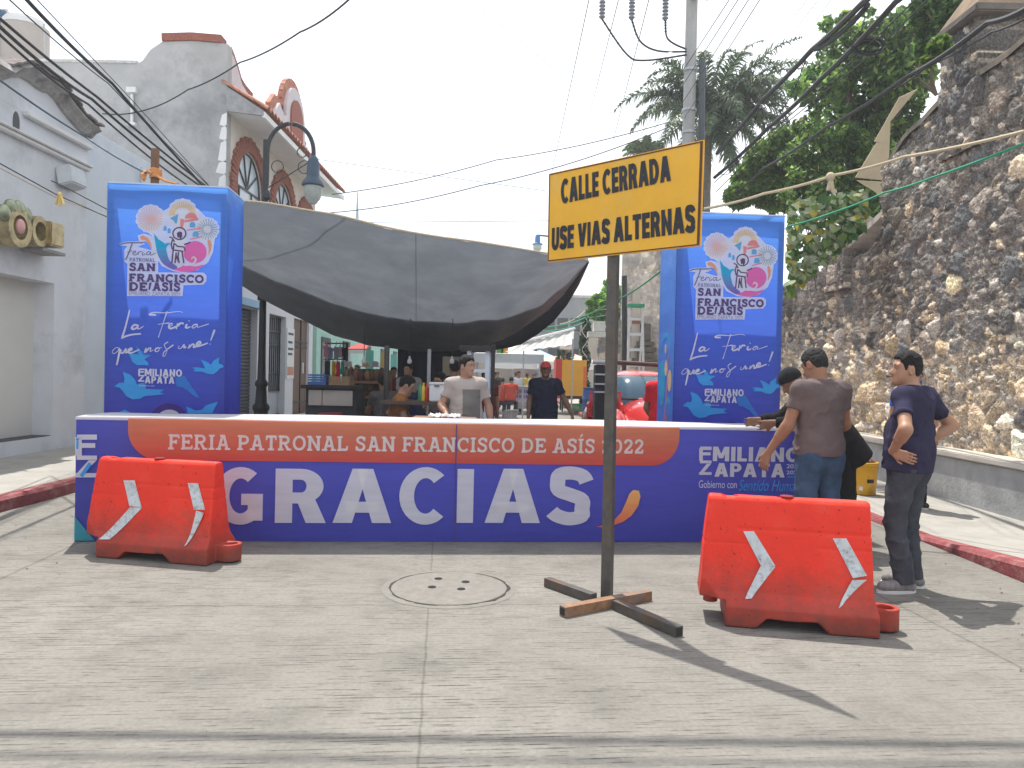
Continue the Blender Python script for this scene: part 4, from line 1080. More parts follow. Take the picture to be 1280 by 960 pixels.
# ------------------------------------------------------------------ ornate lamp post (left)
def lamp_post():
    b = P(327, 470, 15.2); x, y = b.x, b.y
    t = thing('street_lamp', 'black gooseneck street lamp with bell lantern before the arched windows', 'street lamp', (x, y, .14))
    zt = P(328, 175, y).z
    MB().lathe([(.20,0),(.20,.10),(.15,.16),(.14,.5),(.17,.55),(.17,.62),(.12,.68),(.10,1.0),(.13,1.04),(.13,1.10),(.085,1.16),(.075,1.6),(.065,3.2),(.055,zt-.14)], (x,y,.14), 16).build('pole', MT['darkmetal'], t, smooth=True)
    ax_ = P(334, 200, 15.2).x; z0 = P(340, 232, y).z; zk = P(333,190,y).z; pe = P(392, 195, y)
    rad = (pe.x-ax_)/2; cx_ = ax_+rad; zc = P(360,190,y).z
    pts = [(ax_, y, z0), (ax_, y, zc-.05)]+[(cx_+rad*math.cos(a), y, zc+rad*1.22*math.sin(a)) for a in np.linspace(math.pi, 0, 18)]+[(pe.x, y, pe.z)]
    m = MB(); m.tube(pts, .045, 8)
    for z in (z0+.25, zc-.2): m.bar((x, y, z), (ax_, y, z), .07,.09)
    m.lathe([(.05,0),(.09,.04),(.09,.12),(.05,.2)], (ax_,y,z0-.3), 10)
    m.build('arm', MT['darkmetal'], t, smooth=True)
    m = MB()
    for (c0, c1, r) in ((rad*.45,-.30,.12),(rad*1.62,-.30,.13),(rad*1.5,.0,.10)):
        m.tube([(ax_+c0+r*math.cos(a), y, zc+c1+r*math.sin(a)) for a in np.linspace(0, 2*math.pi, 20)], .011, 5)
    m.tube([(ax_, y, zc-.75),(ax_+rad, y, zc-.45),(pe.x-.02, y, zc-.15)], .013, 5); m.build('scroll', MT['darkmetal'], t)
    lz = pe.z
    MB().lathe([(.05,.0),(.09,-.04),(.12,-.14),(.13,-.42),(.15,-.46),(.22,-.55),(.23,-.60),(.18,-.62)], (pe.x,y,lz), 16).build('lantern_hood', mat('blue_black_hood', (.03,.06,.10), .4, .15), t, smooth=True)
    MB().lathe([(.18,-.622),(.185,-.72),(.15,-.86),(.07,-.97),(.0,-.98)], (pe.x,y,lz), 16).build('lantern_glass', mat('frosted_glass', (.55,.58,.55), .2, .1, 10, transl=.4), t, smooth=True)
    m = MB(); z1 = 2.9
    m.bar((x, y-.08, z1), (x, y-.08, z1+.6), .14,.10); m.build('junction_box', MT['darkmetal'], t)
lamp_post()
# small blue lamp far away, and the thin spike above the tarpaulin
q = P(672, 300, 34); t = thing('street_lamp', 'tiny blue street lamp hanging beyond the yellow sign\'s left edge', 'street lamp', q)
MB().lathe([(.05,.25),(.11,.18),(.13,-.12),(.24,-.18),(.24,-.22)], q, 12).build('lantern_hood', mat('blue_hood', (.03,.17,.42), .4, .1), t, smooth=True)
MB().lathe([(.19,-.225),(.2,-.4),(.08,-.55),(.0,-.56)], q, 12).build('lantern_glass', mat('clear_globe', (.6,.62,.6), .2, .1, transl=.3), t, smooth=True)
MB().tube([q+Vector((0,0,.22)), q+Vector((.5,0,.18)), q+Vector((1.4,0,-.25))], .04, 6).build('arm', MT['darkmetal'], t)
m = MB(); a = P(446, 300, 30); b = P(447, 240, 30); m.tube([(a.x,a.y,4.5), a, b], [.12,.10,.02], 8); m.build('tent_pole', MT['greymetal'], label='thin grey pole with pointed tip rising above the tarpaulin', cat='pole')

# signs of use on the left walls: meter, conduit, damp streaks are part of the plaster
t = thing('electric_meter', 'grey electric meter box with conduit on the bluish white wall', 'meter', (WXL-.05, 14.6, 1.6))
MB().box((WXL-.06,14.45,1.5),(WXL+.08,14.75,1.9)).build('meter_box', MT['greymetal'], t, bevel=.01); MB().tube([(WXL+.0,14.6,1.9),(WXL+.0,14.6,5.4)], .022, 6).build('conduit', MT['greymetal'], t)
# ------------------------------------------------------------------ printed fabric
def print_mat(name, c_top, c_bot=None, z0=0, z1=1, transl=.35, rough=.45, mid=None, axis='Z'):
    """printed colour; it may run from one tone to another along local Z"""
    m = bpy.data.materials.new(name); m.use_nodes = True
    nt = m.node_tree; L = nt.links; b = nt.nodes['Principled BSDF']; out = nt.nodes['Material Output']
    b.inputs['Roughness'].default_value = rough; b.inputs['Specular IOR Level'].default_value = .35
    tc = _n(nt, 'ShaderNodeTexCoord'); sp = _n(nt, 'ShaderNodeSeparateXYZ'); L.new(tc.outputs['Object'], sp.inputs[0])
    mr = _n(nt, 'ShaderNodeMapRange'); mr.inputs[1].default_value = z0; mr.inputs[2].default_value = z1; L.new(sp.outputs[axis], mr.inputs[0])
    r = _n(nt, 'ShaderNodeValToRGB'); r.color_ramp.elements[0].color = (*(c_bot or c_top),1); r.color_ramp.elements[1].color = (*c_top,1)
    if mid:
        e = r.color_ramp.elements.new(mid[0]); e.color = (*mid[1],1)
    L.new(mr.outputs[0], r.inputs[0])
    nz = _n(nt, 'ShaderNodeTexNoise'); nz.inputs['Scale'].default_value = 14; nz.inputs['Detail'].default_value = 5
    mp = _n(nt, 'ShaderNodeMapping'); mp.inputs['Scale'].default_value = (.25,1,1.6); L.new(tc.outputs['Object'], mp.inputs[0]); L.new(mp.outputs[0], nz.inputs['Vector'])
    mr2 = _n(nt, 'ShaderNodeMapRange'); mr2.inputs[1].default_value = .3; mr2.inputs[2].default_value = .7; mr2.inputs[3].default_value = .95; mr2.inputs[4].default_value = 1.05; L.new(nz.outputs[0], mr2.inputs[0])
    mx = _n(nt, 'ShaderNodeMix', data_type='RGBA', blend_type='MULTIPLY'); mx.inputs[0].default_value = 1; L.new(r.outputs[0], mx.inputs[6]); L.new(mr2.outputs[0], mx.inputs[7]); c = mx.outputs[2]
    L.new(c, b.inputs['Base Color'])
    n3 = _n(nt, 'ShaderNodeTexNoise'); n3.inputs['Scale'].default_value = 1.6; n3.inputs['Detail'].default_value = 3; L.new(mp.outputs[0], n3.inputs['Vector'])
    bp = _n(nt, 'ShaderNodeBump'); bp.inputs['Strength'].default_value = .45; bp.inputs['Distance'].default_value = .05; L.new(n3.outputs[0], bp.inputs['Height']); L.new(bp.outputs[0], b.inputs['Normal'])
    if transl:
        t = _n(nt, 'ShaderNodeBsdfTranslucent'); L.new(c, t.inputs[0]); ms = _n(nt, 'ShaderNodeMixShader'); ms.inputs[0].default_value = transl
        L.new(b.outputs[0], ms.inputs[1]); L.new(t.outputs[0], ms.inputs[2]); L.new(ms.outputs[0], out.inputs[0])
    return m
PRW = print_mat('white_ink', (.80,.80,.82), transl=.45)
PURP = print_mat('purple_ink', (.085,.050,.17), transl=.2)
CYAN = print_mat('dove_blue_ink', (.045,.36,.78), transl=.3)
# ------------------------------------------------------------------ long banner box
A = G(93, 677); B = G(872, 678.5); d = (B-A).normalized(); BROT = math.atan2(d.y, d.x)
nrm = Vector((d.y, -d.x, 0))
def BF(px, py, off=0.0):
    q = onplane(px, py, A+nrm*off, nrm)-A; return (q.dot(d), q.z)
BW = BF(1030, 600)[0]; BH = BF(93, 521)[1]; BD = .72
bn = thing('banner_box', 'long low fabric banner box with big GRACIAS lettering and orange headline strip', 'banner', A, BROT)
blue = print_mat('violet_blue_print', (.115,.125,.60), (.080,.088,.47), 0, BH, .5)
m = MB(); rows = []
nx = 60
for i in range(nx+1):
    x = BW*i/nx; rows.append([(x, .006*math.sin(x*3.1)*math.sin(z/BH*math.pi), z) for z in np.linspace(0.01, BH, 9)])
m.grid(rows); m.add([(0,BD,0),(0,0,0),(0,0,BH),(0,BD,BH)], [(0,1,2,3)]); m.add([(BW,0,0),(BW,BD,0),(BW,BD,BH),(BW,0,BH)], [(0,1,2,3)])
m.add([(BW,BD,0),(0,BD,0),(0,BD,BH),(BW,BD,BH)], [(0,1,2,3)])
m.build('fabric_skirt', blue, bn, local=True, smooth=True, fix=False)
m = MB(); rows = []
for i in range(41):
    x = BW*i/40; rows.append([(x, y, BH+.004+.006*math.sin(x*2.3+y*5)) for y in np.linspace(-.01, BD, 6)])
rr = rows; m.grid(rr); m.grid([[(p[0],p[1],p[2]-.012) for p in r] for r in rows], flip=True)
m.grid([[rows[i][0], (rows[i][0][0], -.012, BH-.022)] for i in range(41)])
m.build('top_cloth', mat('white_top_cloth', (.80,.80,.80), .7, .04, 3, transl=.5), bn, local=True, fix=False)
for px_ in (0.04, BW*.55, BW-.05):
    for yy in (.05, BD-.05): MB().bar((px_,yy,0),(px_,yy,BH-.03),.03).build('frame_post', MT['greymetal'], bn, local=True)
# small folds: teal corner, lettering layers stand a few mm in front
y1_, y2_, y3_ = -.014, -.019, -.024
m = MB(); m.add([(0.004,y1_,.012),(.17,y1_,.012),(.004,y1_,.22)], [(0,1,2)]); m.build('teal_corner', print_mat('teal_ink', (.05,.36,.46)), bn, local=True, fix=False)
x0, zt = BF(161, 524); x1, _ = BF(849, 535); zb = BF(560, 579)[1]; zt = BH-.004
rr_ = .26
pts = [(x0,zt),(x0,zb+rr_)]+[(x0+rr_-rr_*math.cos(a), zb+rr_-rr_*math.sin(a)) for a in np.linspace(0, math.pi/2, 10)]+[(x1-rr_+rr_*math.sin(a), zb+rr_-rr_*math.cos(a)) for a in np.linspace(0, math.pi/2, 10)]+[(x1,zt)]
m = MB(); flat_poly(m, pts, y1_); m.build('orange_strip', print_mat('orange_print', (.92,.33,.17), (.88,.12,.085), zb, zt, .5), bn, local=True, fix=False)  # runs from orange at the top to red below
a_ = BF(211, 561.5); b_ = BF(805, 567); a2 = BF(211, 542.5)
for wi_ in range(7):
    m = MB(); slab_text(m, 'FERIA PATRONAL SAN FRANCISCO DE ASÍS 2022', a_[0], b_[0], a_[1], a2[1], y2_, z_slope=(b_[1]-a_[1])/(b_[0]-a_[0]), only=wi_)
    m.build('headline_word', PRW, bn, local=True, fix=False)
# GRACIAS: each letter fitted to its own place
GL = [('G',268,330),('R',344,409),('A',416,490.5),('C',498.5,557.5),('I',570.5,592.5),('A',605.5,676),('S',686,737.5)]
m = MB()
for ch, xa, xb in GL:
    ztop, zbot = (586, 653)
    xm = (xa+xb)/2; over = 1.2 if ch in 'GCS' else 0
    p, q = BF(xa, zbot+over), BF(xb, ztop-over)
    sans_text(m, ch, p[0], q[0], p[1], q[1], y2_, t=.235 if ch != 'C' else .23)
m.build('large_lettering', PRW, bn, local=True, fix=False)
sw = [(798,613),(800,620),(797,632),(789,644),(778,652),(764,657),(752,658.5),(745,658),(756,655.5),(767,650),(776,640),(782,627),(786,617),(791,612)]
m = MB(); flat_poly(m, [BF(*p) for p in sw], y2_); m.build('swoosh', print_mat('swoosh_ink', (.90,.50,.16), (.80,.14,.08), BF(760,658)[1], BF(795,612)[1], .3), bn, local=True, fix=False)
# EZ emblem: E and Z with little figures, wordmark beside the right one
def ez(m, T, y, w=1.0):
    """E and Z in a unit cell T(u,v), u right, v down, E over v 0..1, Z over 1.05..2"""
    R_ = lambda u0,v0,u1,v1: flat_poly(m, [T(u0,v1),T(u1,v1),T(u1,v0),T(u0,v0)], y)
    R_(0,.12,.30,1); R_(.08,0,1,.24); R_(.302,.40,.92,.62); R_(.06,.98,1,1.18)
    flat_poly(m, [T(.62,1.2),T(.98,1.2),T(.42,1.78),T(.06,1.82)], y); R_(0,1.80,1,2.0)
def bird_poly(kind):
    return {1:[(165,722),(205,690),(240,690),(245,660),(230,602),(290,625),(325,665),(340,705),(385,690),(410,705),(410,740),(470,745),(555,750),(520,770),(560,785),(450,795),(400,800),(370,820),(310,825),(262,800),(235,760),(205,728)],
     2:[(265,445),(300,458),(350,462),(330,395),(375,440),(385,465),(450,470),(415,490),(395,505),(425,525),(428,555),(395,548),(340,550),(305,525),(285,480)],
     3:[(765,572),(810,570),(870,580),(835,508),(890,530),(915,550),(930,520),(980,488),(975,540),(1000,548),(1018,568),(985,580),(960,610),(935,628),(890,625),(850,605),(800,605),(770,600),(795,590)],
     4:[(640,652),(690,632),(712,642),(760,715),(800,770),(832,820),(795,812),(745,765),(700,735),(650,725),(640,700)],
     5:[(725,885),(800,920),(850,915),(880,880),(975,850),(950,900),(932,942),(742,942)],
     6:[(200,930),(250,905),(300,935),(300,944),(200,944)]}[kind]
T0 = lambda u, v: BF(95.5+27*u, 543+28*v/1.05)
m = MB(); m2 = MB(); ez(m, T0, y2_)
m.build('emblem', PRW, bn, local=True, fix=False)
m = MB(); flat_poly(m, [BF(97,551),BF(99.5,551),BF(99.5,561),BF(97,561)], y3_); m.sphere((*[(BF(98.2,549)[0])], y3_, BF(98.2,549)[1]), .012, 8, 6, (1,.1,1)); flat_poly(m, [BF(101,594),BF(113,577),BF(116,581),BF(105,596)], y3_); m.build('emblem_figure', CYAN, bn, local=True, fix=False)
m = MB(); T1 = lambda u, v: BF(873+15.5*u, 558+18*v/1.02); ez(m, T1, y2_)
p, q = BF(890, 576), BF(999, 559.5); sans_text(m, 'MILIANO', p[0], q[0], p[1], q[1], y2_, t=.24, gap=.10)
p, q = BF(892, 595.5), BF(980, 579.5); sans_text(m, 'APATA', p[0], q[0], p[1], q[1], y2_, t=.24, gap=.10)
p, q = BF(982, 585), BF(1000, 580); flat_text(m, '2022', p[0], q[0], p[1], q[1], y2_, bold=.01)
p, q = BF(982, 592.5), BF(1000, 588); flat_text(m, '2024', p[0], q[0], p[1], q[1], y2_, bold=.01)
p, q = BF(872.5, 609.5), BF(920, 600.5); flat_text(m, 'Gobierno con', p[0], q[0], p[1], q[1], y2_, bold=-.004)
m.build('wordmark', PRW, bn, local=True, fix=False)
m = MB(); p, q = BF(922, 613), BF(1006, 600); flat_text(m, 'Sentido Humano', p[0], q[0], p[1], q[1], y2_, bold=-.006, shear=.35); flat_poly(m, [BF(983,596.5),BF(1000,596.5),BF(1000,595),BF(983,595)], y2_)
m.build('motto', CYAN, bn, local=True, fix=False)
m = MB(); xs_ = BF(569.5, 600)[0]; m.box((xs_-.006,-.031,.012),(xs_+.003,-.027,BH-.01)); m.build('seam', mat('seam_thread', (.06,.05,.20), .7, .1), bn, local=True)

# ------------------------------------------------------------------ two upright banner pillars
pn = nrm
def pillar_frame(px0, px1, pyb, Yc):
    o = P((px0+px1)/2, 470, Yc); return o
def make_pillar(label, xl, xr, ytop_l, Yl, W_):
    L0 = P(xl, ytop_l, Yl); o = Vector((L0.x, L0.y, 0)); Hp = L0.z
    t = thing('banner_pillar', label, 'banner', o, BROT, 'upright blue banner pillars of the fair')
    D = .60; TR = .55
    pb = print_mat('blue_print', (.12,.34,.85), (.095,.085,.50), .8, Hp, TR, mid=(.60,(.085,.215,.76)))
    m = MB()
    for (a, b, sgn) in (((0,0),(W_,0),1),((W_,0),(W_,D),1),((W_,D),(0,D),1),((0,D),(0,0),1)):
        rows = []
        for i in range(13):
            f = i/12; x = a[0]+(b[0]-a[0])*f; y = a[1]+(b[1]-a[1])*f
            rows.append([(x+.004*math.sin(z*4+i)*(0 if i in (0,12) else 1), y+.004*math.sin(z*5+i*.6)*(0 if i in (0,12) else 1), z) for z in np.linspace(.02, Hp, 22)])
        m.grid(rows)
    m.build('fabric', pb, t, local=True, smooth=True, fix=False)
    m = MB(); r = .055
    for z in (Hp-.06, .9, .06):
        m.box((.012,.012,z-r/2),(W_-.012,.012+r,z+r/2)); m.box((.012,D-.012-r,z-r/2),(W_-.012,D-.012,z+r/2))
        m.box((.012,.07,z-r/2),(.012+r,D-.07,z+r/2)); m.box((W_-.012-r,.07,z-r/2),(W_-.012,D-.07,z+r/2))
    for x in (.012, W_-.012-r):
        for y in (.012, D-.012-r): m.box((x,y,0),(x+r,y+r,Hp-.09))
    m.build('inner_frame', MT['greymetal'], t, local=True)
    m = MB(); e = .012
    for (a, b) in (((0,-.004),(W_,-.004)),((W_+.004,0),(W_+.004,D)),((W_,D+.004),(0,D+.004)),((-.004,D),(-.004,0))):
        m.bar((a[0],a[1],Hp+.002),(b[0],b[1],Hp+.002),.012,.014)
    m.build('top_hem', mat('hem_white', (.5,.58,.75), .6, .1), t, local=True)
    k = W_/930.0
    def Q(cx, cy): return ((cx-90)*k, Hp-(cy-47-.030*(cx-90))*k*1.0)
    def C5(cx, cy): return Q(cx, cy+960)
    a1, a2, a3, a4 = -.010, -.013, -.016, -.019
    # doves
    m = MB()
    for n_ in (1,2,3,5,6): flat_poly(m, [C5(*p) for p in bird_poly(n_)], a1)
    m.build('dove_print', CYAN, t, local=True, fix=False)
    m = MB(); flat_poly(m, [C5(*p) for p in bird_poly(4)], a1); m.build('ribbon_print', print_mat('ribbon_ink', (.04,.22,.66)), t, local=True, fix=False)
    m = MB(); ar = [(590+150*math.cos(a), 1010-150*math.sin(a)) for a in np.linspace(.48, math.pi-.48, 20)]; flat_poly(m, [C5(*p) for p in ar], a1); m.build('arch_print', print_mat('plum_ink', (.075,.03,.25)), t, local=True, fix=False)
    m = MB(); ar = [(595+110*math.cos(a), 1020-110*math.sin(a)) for a in np.linspace(.78, math.pi-.78, 14)]; flat_poly(m, [C5(*p) for p in ar], a2); m.build('disc_print', PRW, t, local=True, fix=False)
    # white plate of the fair emblem
    m = MB(); q = 0
    def disc(cx, cy, r, sc_=0, n=40, lay=0):
        flat_poly(m, [Q(cx+(r+sc_*abs(math.sin(i*math.pi*14/n)))*math.cos(2*math.pi*i/n), cy+(r+sc_*abs(math.sin(i*math.pi*14/n)))*math.sin(2*math.pi*i/n)) for i in range(n)], a2-lay*.0003)
    disc(425,335,108,10,lay=0); disc(672,290,112,12,lay=1); disc(865,415,92,8,lay=2)
    flat_poly(m, [Q(*p) for p in [(330,380),(560,250),(790,250),(870,330),(930,480),(915,600),(880,680),(800,745),(700,768),(610,755),(520,715),(470,640),(450,560),(435,470)]], a2-.001)
    flat_poly(m, [Q(*p) for p in [(330,470),(375,455),(430,470),(460,520),(470,640),(440,600),(420,530),(380,515),(340,515)]], a2-.0013)
    flat_poly(m, [Q(*p) for p in [(190,535),(240,520),(372,515),(385,540),(330,560),(440,590),(480,610),(490,640),(492,765),(845,765),(868,790),(868,835),(845,862),(690,868),(684,955),(256,955),(254,700),(232,680),(228,590),(250,556),(195,552)]], a2-.0016)
    m.build('emblem_plate', PRW, t, local=True, fix=False)
    # wave, ball, sparks, church, figure
    m = MB(); flat_poly(m, [Q(*p) for p in smooth_pts([(455,450),(468,540),(490,630),(535,700),(610,742),(640,720),(580,670),(556,600),(540,535),(490,500)],4)], a3)
    m.build('wave_print', print_mat('teal_purple_ink', (.0,.42,.66), (.20,.10,.44), Q(500,740)[1], Q(500,540)[1], .3), t, local=True, fix=False)
    m = MB(); flat_poly(m, [Q(*p) for p in smooth_pts([(556,528),(540,545),(520,570),(500,520),(520,540)],3)], a3-.0004)
    flat_poly(m, [Q(*p) for p in smooth_pts([(545,532),(600,525),(560,550),(548,600)],3)], a3-.0006)
    m.build('wave_tip', print_mat('cyan_ink', (.0,.45,.70)), t, local=True, fix=False)
    m = MB(); flat_poly(m, [Q(*p) for p in smooth_pts([(610,742),(700,762),(790,745),(850,700),(780,715),(700,705),(665,720)],4)], a3-.0003)
    flat_poly(m, [Q(775+92*math.cos(a), 600+90*math.sin(a)) for a in np.linspace(0, 2*math.pi, 30)[:-1]], a3-.0005)
    m.build('ball_print', print_mat('pink_ink', (.80,.16,.46)), t, local=True, fix=False)
    m = MB(); stroke(m, [Q(*p) for p in smooth_pts([(690,705),(750,700),(785,665),(765,640),(748,658)],4)], [.012+.006*math.sin(i*.2) for i in range(17)], a4); m.build('ball_curl', PRW, t, local=True, fix=False)
    m = MB(); flat_poly(m, [Q(*p) for p in [(345,478),(375,470),(410,490),(432,530),(440,585),(415,540),(390,510),(355,500)]], a3); flat_poly(m, [Q(*p) for p in [(870,505),(892,500),(905,540),(898,590),(878,625),(882,570)]], a3)
    m.build('peach_sparks', print_mat('peach_ink', (.80,.36,.20)), t, local=True, fix=False)
    m = MB()
    for i in range(26):
        a = 2*math.pi*i/26; stroke(m, [Q(425+35*math.cos(a), 335+35*math.sin(a)), Q(425+98*math.cos(a), 335+98*math.sin(a))], .0075, a3-.0001*(i%3))
    flat_poly(m, [Q(425+34*math.cos(a), 335+34*math.sin(a)) for a in np.linspace(0,2*math.pi,14)[:-1]], a3-.0004)
    m.build('pale_firework', print_mat('pale_pink_ink', (.78,.52,.50)), t, local=True, fix=False)
    m = MB()
    for i in range(18):
        a = math.pi*(1.0+i/17); stroke(m, [Q(672+60*math.cos(a), 300+60*math.sin(a)), Q(672+105*math.cos(a), 300+105*math.sin(a))], .013, a3-.0001*(i%3))
    m.build('gold_firework', print_mat('pale_gold_ink', (.78,.60,.32)), t, local=True, fix=False)
    m = MB()
    for i in range(22):
        a = 2*math.pi*i/22; stroke(m, [Q(868+30*math.cos(a), 415+30*math.sin(a)), Q(868+84*math.cos(a), 415+84*math.sin(a))], .0085, a3-.0003-.0001*(i%3))
    m.build('blue_firework', print_mat('grey_blue_ink', (.36,.47,.58)), t, local=True, fix=False)
    m = MB(); flat_poly(m, [Q(740+48*math.cos(a), 330-48*math.sin(a)) for a in np.linspace(0, math.pi, 16)], a3-.0006); flat_poly(m, [Q(*p) for p in [(690,345),(795,325),(800,342),(690,362)]], a3-.0006)
    stroke(m, [Q(712,425), Q(820,405)], .013, a3-.0006); stroke(m, [Q(735,498), Q(825,475)], .013, a3-.0006); flat_poly(m, [Q(*p) for p in [(690,340),(672,440),(660,440),(655,330)]], a3-.0002)
    m.build('church_print', print_mat('coral_ink', (.80,.28,.30)), t, local=True, fix=False)
    m = MB()
    for (cx, cy, w_, h_) in ((752,380,22,22),(778,455,24,22),(540,410,12,20),(572,430,12,20)): flat_poly(m, [Q(cx-w_,cy+h_),Q(cx+w_,cy+h_),Q(cx+w_,cy-h_*.3),Q(cx+w_*.5,cy-h_),Q(cx-w_*.5,cy-h_),Q(cx-w_,cy-h_*.3)], a3-.0007)
    flat_poly(m, [Q(*p) for p in [(575,330),(640,295),(635,350),(625,375),(600,345)]], a3-.0007)
    m.build('window_print', print_mat('mid_blue_ink', (.13,.42,.68)), t, local=True, fix=False)
    m = MB()
    flat_poly(m, [Q(*p) for p in [(600,420),(655,398),(705,430),(705,520),(690,580),(690,700),(600,690),(598,580),(570,500)]], a3-.0010); m.build('figure_ground', PRW, t, local=True, fix=False)
    m = MB(); f4 = a4
    stroke(m, [Q(652+50*math.cos(a), 452+48*math.sin(a)) for a in np.linspace(0, 2*math.pi, 26)], .013, f4)
    flat_poly(m, [Q(*p) for p in [(632,450),(650,435),(672,440),(675,475),(660,500),(650,480),(640,490)]], f4-.0003)
    for ln in ([(575,480),(600,490),(615,520)],[(612,530),(605,600),(598,690)],[(612,585),(685,595)],[(630,605),(622,690)],[(648,600),(645,640),(655,690)],[(676,598),(690,690)],[(612,530),(640,555),(690,560),(700,590)],[(690,540),(720,530),(738,518)],[(600,500),(590,540),(600,580)]):
        stroke(m, [Q(*p) for p in ln], .0135, f4-.0002)
    flat_poly(m, [Q(*p) for p in [(628,600),(640,640),(645,690),(632,650)]], f4-.0004)
    m.build('figure_lines', PURP, t, local=True, fix=False)
    m = MB()
    for s_, x_0, x_1, y_0, y_1 in (('SAN',268,476,690,752),('FRANCISCO',268,852,776,838),('DE',268,418,845,912),('ASIS',450,670,845,912)):
        xz0, xz1 = Q(x_0, y_1), Q(x_1, y_0+.0*(x_1-x_0)); slab_text(m, s_, xz0[0], xz1[0], xz0[1], xz0[1]+(y_1-y_0)*k, f4, wt=.27, z_slope=0.012)
    flat_poly(m, [Q(*p) for p in [(425,850),(445,845),(432,905),(420,905)]], f4)
    m.build('emblem_lettering', PURP, t, local=True, fix=False)
    m = MB(); p, q = Q(270,676), Q(470,648); slab_text(m, 'PATRONAL', p[0], q[0], p[1], p[1]+28*k, f4, wt=.17)
    for ln, w_ in (([(195,545),(250,530),(375,528)],.012),([(290,530),(268,600),(240,668)],.012),([(252,606),(292,592)],.006),([(294,614),(316,606),(314,594),(299,600),(296,622),(314,627),(334,612)],.007),([(334,628),(340,600),(342,606),(354,598),(366,602)],.007),([(374,604),(368,624),(380,626),(392,614)],.007),([(380,590),(381,593)],.009),([(432,602),(412,600),(400,616),(410,627),(428,612),(434,600),(428,622),(440,626),(470,610)],.007)):
        stroke(m, [Q(*p) for p in smooth_pts(ln,3)], w_, f4)
    m.build('emblem_script', print_mat('grey_ink', (.16,.15,.22), transl=.2), t, local=True, fix=False)
    m = MB(); p, q = Q(270,948), Q(668,926); flat_text(m, 'EMILIANO ZAPATA 2022', p[0], q[0], p[1], q[1], f4, bold=.0); m.build('emblem_footer', print_mat('light_grey_ink', (.36,.36,.40)), t, local=True, fix=False)
    # handwritten slogan
    m = MB()
    SC = [[(278,105),(264,170),(243,260),(222,332),(232,325),(290,306),(368,298)],[(345,232),(318,226),(296,248),(306,262),(332,250),(347,230),(341,256),(358,256),(386,236)],
     [(480,145),(442,146),(430,140),(470,126),(560,130),(640,120),(678,122),(688,132)],[(566,118),(545,190),(520,270),(503,328)],[(498,222),(545,216),(585,211)],
     [(583,244),(606,230),(606,214),(588,222),(582,246),(600,256),(640,240)],[(640,262),(650,215),(655,235),(668,216),(690,214),(692,222)],[(722,220),(714,246),(730,250),(750,240)],[(738,192),(739,199)],
     [(806,225),(782,224),(762,244),(778,252),(806,228),(803,246),(830,240),(892,219)],
     [(204,414),(178,408),(150,438),(160,456),(188,440),(206,412),(196,480),(185,548)],[(188,548),(198,500),(208,420)],[(222,424),(212,448),(232,450),(255,418),(250,446),(268,444)],[(268,440),(296,426),(296,414),(276,424),(272,446),(300,450),(356,424)],
     [(398,450),(412,414),(408,442),(432,414),(446,414),(440,440),(466,428)],[(506,410),(482,420),(482,440),(502,438),(514,418),(506,410),(530,412)],[(578,364),(550,384),(560,412),(572,430),(556,474),(540,476),(548,446),(580,418),(620,388)],
     [(666,394),(658,414),(678,416),(704,384),(702,410),(720,404)],[(734,418),(746,386),(742,412),(766,384),(780,388),(778,408),(800,398)],[(800,392),(832,376),(824,362),(804,376),(804,400),(840,392),(888,374)],[(940,266),(925,310),(910,354)],[(906,380),(907,386)]]
    for i, ln in enumerate(SC):
        s_ = smooth_pts([C5(*p) for p in ln], 4); n = len(s_); stroke(m, s_, [(.0125+.0065*math.sin(3.1*j/n+i)) for j in range(n)], a3-.0004*(i%4))
    m.build('slogan_lettering', PRW, t, local=True, fix=False)
    m = MB(); T2 = lambda u, v: C5(352+48*u, 578+52*v/1.0); ez(m, T2, a4)
    p, q = C5(402, 632), C5(692, 582); sans_text(m, 'MILIANO', p[0], q[0], p[1]-.006, q[1]-.006, a4, t=.24, gap=.10)
    p, q = C5(404, 690), C5(634, 640); sans_text(m, 'APATA', p[0], q[0], p[1]-.006, q[1]-.006, a4, t=.24, gap=.10)
    p, q = C5(358, 720), C5(480, 709); flat_text(m, 'Gobierno con', p[0], q[0], p[1], q[1], a4, bold=0)
    m.build('wordmark', PRW, t, local=True, fix=False)
    # side prints (left face): dots and flowing shapes
    m = MB(); m.grid([[(-.007, y_, z_) for z_ in np.linspace(.03,Hp-.02,12)] for y_ in (.004, D*.5, D-.004)]); m.build('sunlit_side_print', print_mat('sunlit_azure_print', (.18,.46,.92), (.10,.22,.75), .8, Hp, .4), t, local=True, fix=False)  # lighter azure print, its brightness also standing in for sun on this face
    m = MB(); m2 = MB()
    def SQ(u, z): return (-.012, D*(1-u), z)
    for (u, z, ru, rz_, lay) in ((.55,1.62,.09,.09,0),(.78,1.48,.12,.12,0),(.5,1.83,.05,.06,0)):
        m.add([(-.012-lay*.001, D*(1-u)+ru*math.cos(a)*D, z+rz_*math.sin(a)) for a in np.linspace(0, 2*math.pi, 17)[:-1]], [tuple(range(16))])
    m.build('side_dots', print_mat('cream_ink', (.80,.55,.34)), t, local=True, fix=False)
    m2.add([(-.010, D*(1-(.3+.2*math.cos(a))), 1.45+.26*math.sin(a)) for a in np.linspace(0, 2*math.pi, 21)[:-1]], [tuple(range(20))])
    for i in range(20):
        a0, a1_ = math.pi*i/20, math.pi*(i+1)/20
        for rr2 in (1.0,):
            m2.add([(-.010, D*(1-(.5+.46*math.cos(a))), 1.5+r_*math.sin(a)) for a, r_ in ((a0,.52),(a1_,.52),(a1_,.46),(a0,.46))], [(0,1,2,3)])
            m2.add([(-.010, D*(1-(.72+.22*math.cos(a))), .95+r_*math.sin(a)) for a, r_ in ((a0,.36),(a1_,.36),(a1_,.28),(a0,.28))], [(0,1,2,3)])
